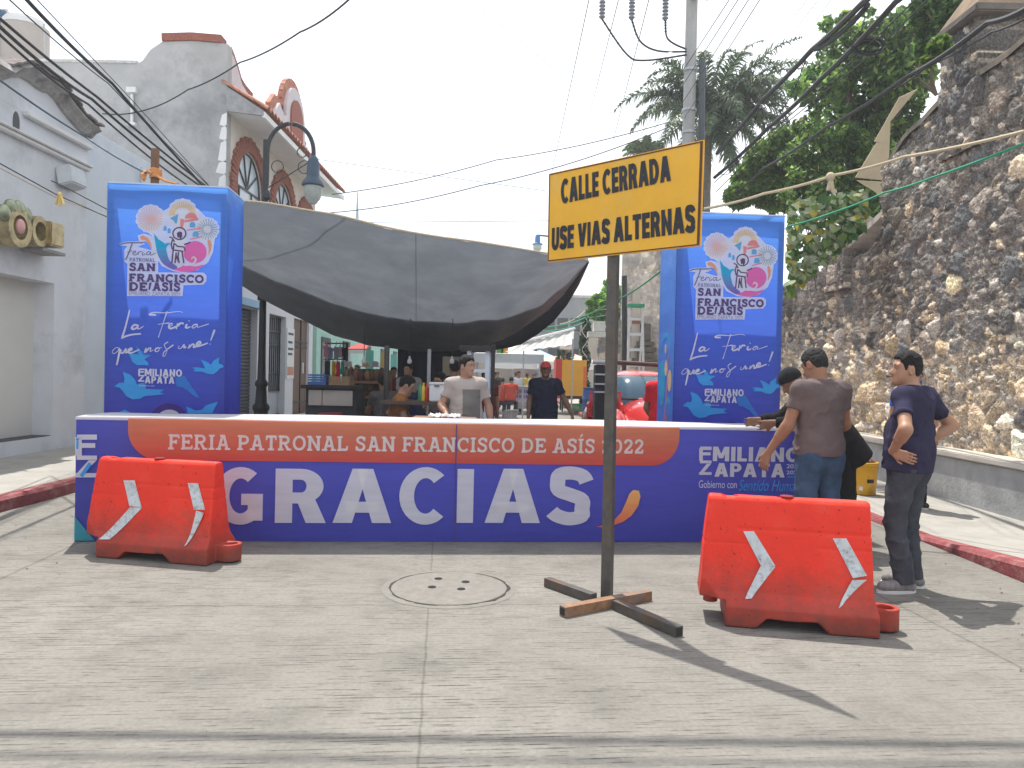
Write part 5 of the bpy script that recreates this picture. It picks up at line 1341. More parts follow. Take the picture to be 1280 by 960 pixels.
    m2.build('side_shapes', print_mat('side_cyan_ink', (.05,.42,.72)), t, local=True, fix=False)
    m = MB(); m.add([(-.011, D*(1-u), z) for u, z in ((.50,.95),(.62,1.2),(.70,1.75),(.66,1.75),(.56,1.2),(.44,.95))], [(0,1,4,5),(1,2,3,4)]); m.add([(-.0112, D*(1-u), z) for u, z in ((.52,.02),(.72,.02),(.66,1.1),(.58,1.1))], [(0,1,2,3)])
    m.build('side_figure', print_mat('rose_ink', (.60,.25,.30)), t, local=True, fix=False)
    return t, o, Hp
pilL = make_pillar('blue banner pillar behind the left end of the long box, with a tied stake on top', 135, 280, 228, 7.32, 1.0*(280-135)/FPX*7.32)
YR = 8.05
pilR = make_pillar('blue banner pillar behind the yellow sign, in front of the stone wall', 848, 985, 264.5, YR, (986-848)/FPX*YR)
# wooden stake and orange rope above the left pillar
q = P(194, 260, 8.1); z1 = P(193, 186, 8.1).z
st = thing('stake', 'weathered wooden stake standing just behind the left blue pillar', 'stake', (q.x, q.y, 0))
MB().bar((q.x,q.y,0),(q.x-.01,q.y,z1),.07,.05).build('post', MT['wood'], st)
orange = mat('orange_twine', (.68,.30,.10), .9, .25, 60, .4, 120)
m = MB(); zz = P(193,217,8.1).z
for k in range(5): m.tube([(q.x+.055*math.cos(a), q.y+.05*math.sin(a), zz+(k-2)*.02+.006*math.sin(3*a)) for a in np.linspace(0, 2*math.pi, 14)], .012, 6)
m.tube([P(190,217,8.05),P(183,214,8.05),P(178,219,8.0),P(180,224,8)], .022, 6); m.tube([P(183,216,8.05),P(180,226,8.0)], .014, 6); m.tube([P(196,220,8.05),P(206,226,8.0),P(222,230,7.9)], .014, 6)
m.build('orange_rope', orange, label='orange twine knotted round the wooden stake', cat='rope')
# ------------------------------------------------------------------ plastic road barriers
def barrier_mat():
    m = mat('red_plastic', (.80,.040,.020), .55, .10, 3, .12, 40, spec=.25, transl=0, stain=(.72,.075,.045), stain_scale=3)
    nt = m.node_tree; L = nt.links; b = nt.nodes['Principled BSDF']
    src = b.inputs['Base Color'].links[0].from_socket
    tc = _n(nt, 'ShaderNodeTexCoord'); sp = _n(nt, 'ShaderNodeSeparateXYZ'); L.new(tc.outputs['Object'], sp.inputs[0])
    n1 = _n(nt, 'ShaderNodeTexNoise'); n1.inputs['Scale'].default_value = 7; n1.inputs['Detail'].default_value = 9; n1.inputs['Roughness'].default_value = .75; L.new(tc.outputs['Object'], n1.inputs['Vector'])
    ad = _n(nt, 'ShaderNodeMath', operation='MULTIPLY_ADD'); L.new(n1.outputs[0], ad.inputs[0]); ad.inputs[1].default_value = .55; L.new(sp.outputs['Z'], ad.inputs[2])
    r = _n(nt, 'ShaderNodeMapRange'); r.inputs[1].default_value = .30; r.inputs[2].default_value = .72; r.inputs[3].default_value = .85; r.inputs[4].default_value = 0; L.new(ad.outputs[0], r.inputs[0])
    mx = _n(nt, 'ShaderNodeMix', data_type='RGBA'); L.new(r.outputs[0], mx.inputs[0]); L.new(src, mx.inputs[6]); mx.inputs[7].default_value = (.11,.05,.038,1)
    v = _n(nt, 'ShaderNodeTexNoise'); v.inputs['Scale'].default_value = 55; v.inputs['Detail'].default_value = 3; L.new(tc.outputs['Object'], v.inputs['Vector'])
    r2 = _n(nt, 'ShaderNodeValToRGB'); r2.color_ramp.elements[0].position = .27; r2.color_ramp.elements[0].color = (.12,.08,.08,1); r2.color_ramp.elements[1].position = .33; r2.color_ramp.elements[1].color = (1,1,1,1); L.new(v.outputs[0], r2.inputs[0])
    m2 = _n(nt, 'ShaderNodeMix', data_type='RGBA', blend_type='MULTIPLY'); m2.inputs[0].default_value = .7; L.new(mx.outputs[2], m2.inputs[6]); L.new(r2.outputs[0], m2.inputs[7])
    L.new(m2.outputs[2], b.inputs['Base Color']); return m
BM = barrier_mat(); CHEV = mat('reflective_tape', (.55,.58,.60), .4, .15, 8, stain=(.20,.22,.24), stain_scale=30)
def barrier(label, o, rz, Lb, Hb, chev, peel):
    """o = ground point under the left end of the foot's front edge"""
    t = thing('road_barrier', label, 'barrier', o, rz, 'red plastic road barriers')
    ov = .15; lift = Hb*.20                                             # body overhang at the left, underside height
    def yf(z):                                                     # front face y at height z, symmetrical profile round y=.2
        if z < Hb*.16: return 0.0
        if z < Hb*.26: return .055*(z-Hb*.16)/(Hb*.10)
        return .055+(.125-.055+.02)*((z-Hb*.26)/(Hb*.74))**.8
    zs = [0,Hb*.08,Hb*.16,Hb*.21,Hb*.26,Hb*.4,Hb*.6,Hb*.72,Hb*.735,Hb*.75,Hb*.9,Hb*.965,Hb*.99,Hb]
    def ins(z): return .0 if z < Hb*.95 else .02*((z-Hb*.95)/(Hb*.05))**2
    s_ = SDF((-ov-.08,-.06,-.02), (Lb+.20,.46,Hb+.05), .0085)
    X, Y, Z = np.meshgrid(*s_.ax, indexing='ij')
    yfz = np.interp(Z, zs, [yf(z)+ins(z) for z in zs]); yc = .2
    rnd_ = .012
    half = (yc-yfz); dy = np.abs(Y-yc)-half
    xl = np.interp(Z, [0, Hb*.2, Hb*.2001, Hb*.6, Hb], [.0,.0,-ov,-ov+.02,-ov+.05]); xr = np.interp(Z, [0,Hb*.16,Hb*.3,Hb], [Lb,Lb,Lb-.02,Lb-.035])
    dx = np.maximum(xl-X, X-xr); dz = np.maximum(-Z, Z-Hb)
    q = np.stack([dx+rnd_, dy*.97+rnd_, dz+rnd_], -1)
    dd = np.sqrt((np.maximum(q,0)**2).sum(-1))+np.minimum(q.max(-1),0)-rnd_
    # fork-lift slots under the foot
    wz = Hb*.085
    for c0 in (Lb*.44,):
        w_ = Lb*.20; sl = np.maximum(np.abs(X-c0)-(w_+.07*(1-np.clip(Z/wz,0,1))-.03), Z-wz); dd = np.maximum(dd, -sl)
    # shallow horizontal recess lines, scooped left end
    dd = dd+.006*np.exp(-((Z-Hb*.745)/.008)**2)*(X > Lb*.08)+.004*np.exp(-((Z-Hb*.63)/.007)**2)*((X > Lb*.6)|(X < Lb*.15))
    scoop = np.sqrt(((X+ov)/.13)**2+((Z-Hb*.19)/.26)**2+((Y+.03)/.11)**2)-1
    dd = np.maximum(dd, -scoop*.08)
    # connecting lug at the right, ring with a hole; pin under the left overhang
    lug = np.maximum(np.hypot(np.maximum(Lb-.05-X, 0)+np.maximum(X-(Lb+.07),0), Y-yc)-.085, np.abs(Z-Hb*.10)-Hb*.085)
    lug = np.maximum(lug, -(np.maximum(np.hypot(X-(Lb+.075), Y-yc)-.05, Hb*.10-Z)))
    dd = np.minimum(dd, lug)
    pin = np.maximum(np.hypot(X+.075, Y-yc)-.045, np.abs(Z-Hb*.17)-Hb*.045); dd = np.minimum(dd, pin)
    cap_ = np.maximum(np.hypot(X-Lb*.42, (Y-yc))-.05, np.abs(Z-Hb)-.008); dd = np.where(cap_ < .012, np.maximum(dd, -(np.maximum(np.abs(np.hypot(X-Lb*.42,Y-yc)-.045)-.006, np.abs(Z-Hb)-.006))), dd)
    cap2 = np.maximum(np.hypot(X-Lb*.03, (Y-yc)*1.3)-.055, np.abs(Z-Hb)-.02); dd = np.maximum(dd, -cap2)
    dd = dd+.0025*np.sin(X*5+Z*4)*np.sin(Z*7-X*3)
    s_.d = dd.astype(np.float32); V, F = s_.mesh(); npmesh('body', V, F, BM, t, local=True)
    MB().lathe([(.038,.0),(.042,.006),(.040,.012),(.0,.014)], (Lb*.42, yc, Hb-.003), 16).build('filler_cap', mat('filler_cap', (.25,.02,.015), .5, .2), t, local=True, smooth=True)
    dent = lambda x, z: -.0025*math.sin(x*5+z*4)*math.sin(z*7-x*3)
    for ci, poly in enumerate(chev):
        m = MB(); fr_ = []
        for seg in poly:
            n = len(seg)
            # subdivide the quad so that it follows the face
            (a, b, c_, d_) = seg; rows = []; rows2 = []
            for i in range(7):
                r0 = []; r1 = []
                for j in range(4):
                    u, v = j/3, i/6
                    x = (a[0]*(1-u)+b[0]*u)*(1-v)+(d_[0]*(1-u)+c_[0]*u)*v; z = (a[1]*(1-u)+b[1]*u)*(1-v)+(d_[1]*(1-u)+c_[1]*u)*v
                    y0 = float(np.interp(z, zs, [yf(q_)+ins(q_) for q_ in zs]))
                    lift_ = peel*(v**3)*(.5+.5*u) if seg is poly[-1] and ci == 1 else 0
                    r0.append((x, y0-.0075-lift_, z)); r1.append((x, y0-.003-lift_, z))
                rows.append(r0); rows2.append(r1)
            m.grid(rows); m.grid(rows2, flip=True)
            m.grid([[r[0] for r in rows],[r[0] for r in rows2]]); m.grid([[r[-1] for r in rows],[r[-1] for r in rows2]]); m.grid([rows[0], rows2[0]]); m.grid([rows[-1], rows2[-1]])
        m.build('chevron', CHEV, t, local=True)
    return t
def bar_place(pl, pr, ytop):
    a = G(*pl); b = G(*pr); dd = b-a; rz = math.atan2(dd.y, dd.x); n = Vector((dd.y, -dd.x, 0)).normalized()
    L_ = dd.length; dn = dd.normalized()
    def loc(px, py, off=.06):
        q = onplane(px, py, a-n*off, n)-a; return (q.dot(dn), q.z)
    return a, rz, L_, loc
a, rz, Lb, loc = bar_place((118.5,697),(258,708.5), 575)
Hb = loc(200, 575, .14)[1]
f = lambda *p: [loc(x, y, .09) for x, y in p]
barrier('red plastic barrier with peeling chevrons before the left end of the banner', a, rz, Lb, Hb,
  [[f((162,632.5),(177,634),(165,601),(151.5,601)), f((133,671.5),(146,671.5),(178,634.5),(163,634))],
   [f((242.5,637),(256,637),(244.5,604.5),(232,604.5)), f((239,680),(241,678),(257,640.5),(246.5,638))]], .02)
a, rz, Lb, loc = bar_place((906,783.5),(1101,800), 625)
Hb = loc(1000, 624, .14)[1]
f = lambda *p: [loc(x, y, .09) for x, y in p]
barrier('red plastic barrier with dirty white chevrons beside the man with hands on hips', a, rz, Lb, Hb,
  [[f((951,707),(969,707),(943,665),(929.5,665)), f((930,745),(938,744.5),(969,708),(951,706.5))],
   [f((1065.5,722),(1083,719),(1059,674),(1042,674)), f((1045,756),(1050,753),(1081,722.5),(1064,723.5))]], .03)
# ------------------------------------------------------------------ yellow road-closed sign on its stand
b0 = G(758.5, 748); Ls = P(684.5, 272, b0.y+.36); Rs = P(879.5, 242, b0.y-.545)
sgn = thing('road_sign', 'yellow road-closed sign on a steel post with a cross-shaped foot', 'sign', b0)
ttop = P(768, 250, (Ls.y+Rs.y)/2+.03)
m = MB(); pt = Vector((b0.x+.015, b0.y, 0)); 
top = P(769, 215, b0.y+.0)
m.bar((b0.x,b0.y,.0), (top.x,b0.y,top.z), .066, .066, up=(.5,1,0)); m.build('post', MT['steel'], sgn)
for (p0, p1, mm) in (((684,727.5),(742,748),MT['steel']),((770,756),(849,790),MT['steel'])):
    m = MB(); a_ = G(*p0, .03); b_ = G(*p1, .03); m.bar((a_.x,a_.y,.032),(b_.x,b_.y,.032),.06,.06)
    dd = (b_-a_).normalized(); e = b_ if p1[0] > 800 else None
    o_ = m.build('foot_bar', mm, sgn)
    if e is not None:
        MB().obox((b_.x+dd.x*.001,b_.y+dd.y*.001,.032), dd*.002, Vector((-dd.y,dd.x,0))*.022, (0,0,.022)).build('tube_end', MT['black'], o_)
a_ = G(703, 765, .03); b_ = G(811, 744, .03); dd = (b_-a_).normalized()
o_ = MB().bar((a_.x,a_.y,.0335),(b_.x,b_.y,.0335),.062,.062).build('foot_bar', mat('rusty_tube', (.24,.13,.07), .7, .35, 16, .2, 90, stain=(.16,.15,.14), stain_scale=7), sgn, label='rusty foot bar')
MB().obox((a_.x-dd.x*.001,a_.y-dd.y*.001,.0335), dd*.002, Vector((-dd.y,dd.x,0))*.022, (0,0,.022)).build('tube_end', MT['black'], o_)
U = Vector((Rs.x-Ls.x, Rs.y-Ls.y, 0)); SWd = U.length; U.normalize(); N_ = Vector((U.y, -U.x, 0))
c0 = Vector((Ls.x, Ls.y, 0))
def SF(px, py):
    q = onplane(px, py, c0+N_*.0, N_)-c0; return (q.dot(U), q.z)
cor = [SF(684,328), SF(875.5,307.5), SF(880,174.5), SF(686,217)]
def SP(u, z, off): q = c0+U*u+N_*off; return Vector((q.x, q.y, z))
def quad3(m, pts, off0, off1):
    v = [SP(u,z,off0) for u,z in pts]+[SP(u,z,off1) for u,z in pts]; n = len(pts)
    m.add(v, [tuple(range(n)), tuple(reversed(range(n,2*n)))]+[(i,n+i,n+(i+1)%n,(i+1)%n) for i in range(n)])
yel = mat('yellow_sheet', (.80,.43,.03), .45, .09, 2.5, .05, 5, spec=.4, stain=(.74,.48,.12), stain_scale=1.6)
m = MB(); quad3(m, cor, -.012, 0); m.build('panel', yel, sgn, bevel=.002)
def insetq(c, t): 
    cx_ = sum(p[0] for p in c)/4; cz_ = sum(p[1] for p in c)/4
    return [(p[0]+(t if p[0] < cx_ else -t), p[1]+(t if p[1] < cz_ else -t)) for p in c]
brn = mat('brown_edge', (.11,.035,.018), .6, .2)
o1 = insetq(cor, .006); i1 = insetq(cor, .014); i1[1] = (i1[1][0]-.010, i1[1][1]); i1[2] = (i1[2][0]-.010, i1[2][1])
m = MB()
for k in range(4):
    j = (k+1)%4; quad3(m, [o1[k], o1[j], i1[j], i1[k]], .0012, .0028)
m.build('border', brn, sgn, fix=True)
m = MB()
def sign_text(s_, lb, rb, lt, rt):
    """lettering between the four photo corners, on the sign plane"""
    ps, w = sans_layout(s_, .265, .065, .26); m = MB()
    c_ = [SF(*lb), SF(*rb), SF(*rt), SF(*lt)]
    for i, pl in enumerate(ps):
        pts = []
        for u, v in pl:
            u /= w
            x = (c_[0][0]*(1-u)+c_[1][0]*u)*(1-v)+(c_[3][0]*(1-u)+c_[2][0]*u)*v; z = (c_[0][1]*(1-u)+c_[1][1]*u)*(1-v)+(c_[3][1]*(1-u)+c_[2][1]*u)*v
            pts.append(SP(x, z, .0032+.00015*(i%7)))
        m.add(pts, [tuple(range(len(pts)))])
    m.build('lettering', VIN, sgn, fix=False)
VIN = mat('black_vinyl', (.020,.022,.030), .4, .15)
K = 1/5.335; X_ = lambda x, y: (670+x*K, 160+y*K)
sign_text('CALLE CERRADA', X_(168,508), X_(902,352), X_(168,345), X_(896,180))
sign_text('USE VIAS ALTERNAS', X_(105,818), X_(1062,692), X_(108,668), X_(1058,512))
m = MB()
for px, py in ((768,212),(769,300)):
    q = onplane(px, py, c0, N_); m.obox(q-N_*.05+Vector((0,0,0)), U*.12, N_*.02, (0,0,.018))
m.build('clamp', MT['steel'], sgn)
# ------------------------------------------------------------------ tarpaulin slung over the street
tarp_m = mat('grey_tarpaulin', (.165,.185,.212), .55, .18, 1.2, .06, 30, spec=.35, transl=.28, stain=(.21,.228,.25), stain_scale=.6)
UP = [(300,252),(345,258),(420,268),(480,283),(560,300),(640,312),(700,321),(735,326)]
LO = [(300,357),(340,382),(380,402),(415,420),(460,433),(520,441),(570,440),(620,431),(650,419),(680,399),(715,358),(736,328)]
def along(pts, f):
    L_ = [0]
    for a, b in zip(pts, pts[1:]): L_.append(L_[-1]+abs(b[0]-a[0])+.001)
    x = f*L_[-1]; xs = [p[0] for p in pts]; ys = [p[1] for p in pts]
    return np.interp(x, L_, xs), np.interp(x, L_, ys)
NU, NV = 90, 46
rows = []
for i in range(NU):
    u = i/(NU-1); x0, y0 = along(UP, u); x1, y1 = along(LO, u); r_ = []
    Y0 = 8.9+1.3*u
    for j in range(NV):
        v = j/(NV-1)*1.35
        vv = min(v, 1); e = vv**.85
        rd = math.hypot((1-u)*2.2, v*.9); an = math.atan2(v*.9, (1-u)*2.2+.02)
        fold = .07*math.sin(26*an+2*math.sin(3*rd))*min(1, rd*1.2)*max(0, 1.25-rd*.75)+.055*math.sin(34*(v+.10*math.sin(5*u))+4*u)*max(0,1-v*1.6)*(1-.5*u)+.05*math.sin(9*u+6*v+1.5*math.sin(7*u))*math.sin(math.pi*min(1,v))+.018*math.sin(70*u+23*v)*math.sin(31*v-12*u)
        q = P(x0+(x1-x0)*e, y0+(y1-y0)*e, Y0+5.2*vv*(1-.55*u**3)+fold*1.0)
        fold *= .55; q = P(x0+(x1-x0)*e, y0+(y1-y0)*e, Y0+5.2*vv*(1-.55*u**3)+fold); q.z += fold*.5
        if v > 1: q.y += (v-1)*9; q.z += (v-1)*1.3+(v-1)**2*2
        r_.append(q)
    rows.append(r_)
tp = thing('tarpaulin', 'big grey tarpaulin sagging across the street between pillar and sign', 'tarpaulin', rows[0][0])
m = MB(); m.grid(rows); m.build('sheet', tarp_m, tp, smooth=True)
ov = MB(); ov.grid([[r_[j]+Vector((0,.10,.09)) for j in range(int(NV*.50), NV)] for r_ in rows]); ov.build('sun_block_layer', mat('sun_block_tarp', (.09,.10,.115), .6, .2), tp, smooth=True)  # added sheet over the far half, blocks sun coming through the tarpaulin
sm_ = MB()
for ui in (int(NU*.50),): sm_.tube([rows[ui][j]+Vector((0,-.015,-.008)) for j in range(0, int(NV*.78))], .004, 5)
sm_.build('seam', mat('tarp_seam', (.13,.142,.16), .6, .1), tp, smooth=True)
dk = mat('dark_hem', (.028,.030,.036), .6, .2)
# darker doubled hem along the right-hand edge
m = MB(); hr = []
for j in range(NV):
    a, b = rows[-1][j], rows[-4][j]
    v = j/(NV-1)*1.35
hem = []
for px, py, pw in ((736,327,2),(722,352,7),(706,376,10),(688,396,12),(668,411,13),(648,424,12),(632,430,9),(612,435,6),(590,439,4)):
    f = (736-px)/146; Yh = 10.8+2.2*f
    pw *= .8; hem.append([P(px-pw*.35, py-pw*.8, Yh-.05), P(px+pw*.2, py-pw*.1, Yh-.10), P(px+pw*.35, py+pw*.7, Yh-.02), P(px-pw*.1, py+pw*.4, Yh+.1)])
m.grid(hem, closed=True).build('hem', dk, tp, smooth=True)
m = MB(); m.tube([rows[i][0]+Vector((0,-.01,.01)) for i in range(0, NU, 4)]+[rows[-1][0]], .014, 6); m.build('edge_rope', MT['rope'], tp)
# ------------------------------------------------------------------ cables
def cable(label, pts, r=.012, m_=None, sag=.0, name='cable', cat='cable', group=None, n=14):
    W_ = [P(*p) if len(p) == 3 and not isinstance(p, Vector) else p for p in pts]; out = []
    for a, b in zip(W_, W_[1:]):
        for i in range(n):
            f = i/n; q = a.lerp(b, f); q.z -= 4*sag*f*(1-f); out.append(q)
    out.append(W_[-1])
    return MB().tube(out, r, 6).build(name, m_ or MT['wire'], smooth=True, label=label, cat=cat, group=group)
LG = 'black cables passing over the white left building'
cable('thick black cable crossing in front of the grey gable, upper left', [(30,-4,7.6),(140,104,10),(300,282,15.5)], .021, sag=.03, group=LG)
cable('thin black cable beside the thick one over the grey gable', [(8,-4,7.6),(135,104,11),(300,270,16)], .008, sag=.03, group=LG)
cable('thin cable from top left falling steeply to the pillar', [(43,-4,7.6),(165,125,11),(300,275,16)], .006, group=LG)
cable('uppermost cable of the bundle coming in by the blue tank', [(-6,18,7.6),(120,120,10.5),(262,236,15)], .018, sag=.02, group=LG)
cable('middle cable of the bundle coming in by the blue tank', [(-6,28,7.6),(115,124,10.5),(250,232,15)], .020, sag=.05, group=LG)
cable('lowest cable of the bundle coming in by the blue tank', [(-6,38,7.6),(110,130,10.5),(235,232,15)], .015, sag=.05, group=LG)
cable('bluish cable running under the cornice to the stake', [(-6,96,7.8),(108,172,11),(182,216,8.0)], .012, mat('blue_cable', (.03,.07,.11), .5, .1), sag=.02)
cable('upper of two thin cords running over the brass sign', [(-6,201,8.0),(70,243,9.4),(140,274,11.2)], .007, group='thin cords over the brass sign')
cable('lower of two thin cords running over the brass sign', [(-6,207,8.0),(70,247,9.4),(140,272,11.5)], .006, MT['rope'], group='thin cords over the brass sign')
cable('short cord from the pale floodlight down to the left pillar', [(64,226,11.6),(76,231,11),(140,265,11)], .008)
m = MB(); 
for a, b in (((74,243),(70,256)),((76,243),(80,256)),((75,242),(75,258))): m.bar(P(*a,9.3), P(*b,9.3), .035, .008)
m.sphere(P(75,243,9.3), .028, 8, 6); m.build('ribbon', mat('yellow_ribbon', (.70,.50,.16), .8, .2), label='little yellow ribbon tied to the cords above the white wall', cat='ribbon')
cable('black cable looping from the top of the picture to the grey gable', [(440,-4,10),(375,40,12),(300,78,14),(235,112,15.5),(180,138,17.1),(128,142,17.1)], .014, sag=.05)
# thin far wires in the middle of the sky
MG = 'thin wires across the white sky'
cable('upper dark wire sloping up to the palm from behind the sign', [(415,243,20),(620,200,20),(838,152,19)], .012, sag=.1, group=MG)
cable('lower dark wire sloping up to the palm from behind the sign', [(378,268,22),(600,232,20),(838,158,19)], .013, sag=.15, group=MG)
cable('faint level wire left of the yellow sign', [(395,199,24),(685,239,24)], .008, group=MG)
cable('faint level wire just above the tarpaulin', [(445,278,24),(690,276,24)], .009, group=MG)
cable('faint wire slanting down from the top above the tarpaulin', [(585,-3,22),(705,97,22)], .006, group=MG)
for k, (a, b, c_) in enumerate((((737,-4),(690,215),'leftmost'),((774,-4),(738,140),'middle'),((812,-4),(765,182),'rightmost'))):
    cable(c_+' of the three faint wires dropping behind the yellow sign', [(*a,9),(*b,19)], .0055, group=MG)
for k, (a, b, c_) in enumerate((((914,-4),(795,178),'leftmost'),((925,-4),(806,180),'second from left'),((938,-4),(820,180),'third from left'),((952,-4),(835,180),'rightmost'))):
    cable(c_+' of four parallel wires passing behind the concrete pole', [(*a,10),(*b,22)], .007, group='parallel wires behind the pole')
for k, (a, b, c_) in enumerate((((1012,-4),(960,62),'left'),((1026,-4),(968,70),'middle'),((1042,-4),(985,72),'right'))):
    cable(c_+' of three faint wires above the palm, right of the pole', [(*a,10),(*b,16)], .004, group='faint wires above the palm')
RG = 'thick black cable bundles on the right'
cable('highest thick black cable bundle descending past the tree to the pole', [(1122,-40,8.2),(1077,5,9.3),(1015,62,11.5),(955,123,14),(896,192,17.6)], .040, sag=.02, group=RG)
cable('short fat bundle hanging beside the highest cable', [(1085,6,9.3),(1050,42,10.3),(1018,62,11.4)], .034, sag=.02, group=RG)
cable('second thick black cable bundle crossing the green tree', [(1160,-40,8.2),(1120,2,9.2),(1030,95,12),(960,160,14.8),(893,222,17.6)], .038, sag=.03, group=RG)
cable('thin cable riding just over the second bundle', [(1150,-6,9.0),(1068,74,11),(960,168,15),(893,228,17.6)], .010, group=RG)
cable('thin cable strand under the second bundle', [(1165,-6,9.0),(1090,68,11),(975,160,14.6),(895,240,17.6)], .009, group=RG)
cable('lowest long black cable running over the top of the stone wall', [(1300,0,5.6),(1235,28,6.4),(1135,95,8.4),(1035,158,11.4),(955,210,15.0),(905,252,18)], .024, sag=.03, group=RG)
cable('thin cable above the lowest long cable by the wall pier', [(1300,12,5.6),(1240,40,6.3),(1160,82,8),(1120,110,9)], .009, sag=.02, group=RG)
cable('thin wire dipping between bundles beside the pole', [(1010,66,11.5),(950,130,14),(898,215,17.6)], .008, sag=.5, group=RG)
q = P(1085, 58, 10.6); m = MB()
for k in range(6):
    m.tube([q+Vector((.20*math.cos(a)+.02*math.sin(k*3), .05*math.sin(a+k), .10*math.sin(a)+.012*(k-3))) for a in np.linspace(0, 2*math.pi, 22)], .016, 5)
m.build('cable_coil', MT['wire'], label='coil of spare black cable hanging in front of the green tree', cat='cable coil')
# ropes
cable('cream rope stretched from the right edge to the blue pillar top', [(1300,159,6.0),(1130,196,7.6),(1042,219,8.1),(955,242,8.25),(880,261,8.3)], .016, MT['rope'], sag=.015, name='rope', cat='rope')
m = MB(); q = P(1038,221,8.1); m.sphere(q, .05, 10, 8); m.tube([q, P(1040,236,8.1), P(1044,242,8.1)], .026, 6); m.tube([q, P(1035,238,8.1)], .018, 6); m.build('rope_knot', MT['rope'], label='thick knot with hanging end on the cream rope', cat='knot')
cable('green cord running under the cream rope along the stone wall', [(1300,171,6.0),(1165,222,7.3),(1105,241,7.9),(1040,266,8.6),(984,283,9.0)], .011, MT['green'], sag=.01, name='rope', cat='rope')
cable('faint green cord from the blue pillar to the far wall', [(836,330,9.5),(770,375,14),(718,398,20)], .012, MT['green'], sag=.05, name='rope', cat='rope')
# cables overhead that draw the two shadow lines at the bottom of the photo
for (pxy0, pxy1, h_, r_, lab) in (((-40,917),(1320,932),6.6,.030,'thick overhead cable whose shadow crosses the near road'),((-40,944),(1320,957),6.7,.016,'thin overhead cable behind the thicker one above the near road')):
    a, b = G(*pxy0), G(*pxy1); k = -SUNV/(-SUNV.z)*-1
    up = Vector((-SUNV.x/-SUNV.z, -SUNV.y/-SUNV.z, 1))*h_
    a, b = a+up, b+up; d_ = (b-a); pts = [a-d_*.6]+[a+d_*t_ for t_ in np.linspace(0, 1, 9)]+[b+d_*.6]
    MB().tube(pts, r_, 6).build('cable', MT['wire'], label=lab, cat='cable', group='overhead cables across the street')
# ------------------------------------------------------------------ concrete utility pole
PY = 18.2; q = P(863, 170, PY); qt = P(867.5, 0, PY)
up_ = thing('utility_pole', 'grey concrete utility pole with crossarm and looping cables above the sign', 'utility pole', (q.x, PY, 0))
x = qt.x; zt = qt.z+2.2
MB().lathe([(.165,0),(.135,zt)], (x-.05,PY,0), 18).build('pole', mat('pole_concrete', (.40,.40,.39), .85, .12, 4, .2, 30, stain=(.30,.30,.29), stain_scale=2), up_, smooth=True)
z0 = P(867,0,PY).z
for py_ in (88, 138, 166):
    zz = P(865,py_,PY).z; MB().lathe([(.165,-.03),(.175,-.03),(.175,.03),(.165,.03)], (x-.05,PY,zz), 18, cap=False).build('band', MT['greymetal'], up_)
m = MB(); a = P(879, 235, PY-.1); b = P(877.5, 75, PY-.1); m.tube([(a.x,PY-.12,a.z-3),(b.x,PY-.12,b.z)], .075, 10); m.build('conduit', mat('dark_conduit', (.06,.075,.09), .5, .1), up_, smooth=True)
arm_z = P(810,1.5,PY).z
m = MB(); a = P(748,1,PY-.25); b = P(863,2.5,PY-.25); m.bar((a.x,PY-.25,arm_z+.04),(x+.3,PY-.25,arm_z), .11,.10); m.build('crossarm', MT['greymetal'], up_)
for px, yb, (c1, c2, c3) in ((753,30,((783,68),(805,76),(858,69))),(790,30,((800,52),(822,64),(858,65))),(832,30,((833,46),(842,55),(858,62)))):
    q0 = P(px, 3, PY-.25); q1 = P(px, yb, PY-.25); ln = q0.z-q1.z
    m = MB(); prof = []
    for k in range(6):
        zz = -ln*(k/6); prof += [(.035, zz-.0), (.075, zz-ln*.04), (.08, zz-ln*.08), (.04, zz-ln*.12)]
    prof += [(.03,-ln*.98),(.045,-ln)]
    m.lathe(prof, (q0.x, PY-.25, arm_z-.06), 12); ins_ = m.build('insulator', mat('grey_porcelain', (.22,.24,.26), .35, .1), up_, smooth=True)
    m = MB(); pts3 = [(q1.x, PY-.25, arm_z-.06-ln)]+[tuple(P(cx, cy, PY-.2)) for cx, cy in (c1, c2, c3)]
    sx = [p[0] for p in pts3]; s2 = smooth_pts([(p[0], p[2]) for p in pts3], 6)
    m.tube([(a_, PY-.22, b_) for a_, b_ in s2], .022, 6)
    for (a_, b_) in s2[1:5]: m.sphere((a_, PY-.22, b_), .035, 8, 6, (1,1,.6))
    m.build('jumper_cable', MT['wire'], ins_, smooth=True)
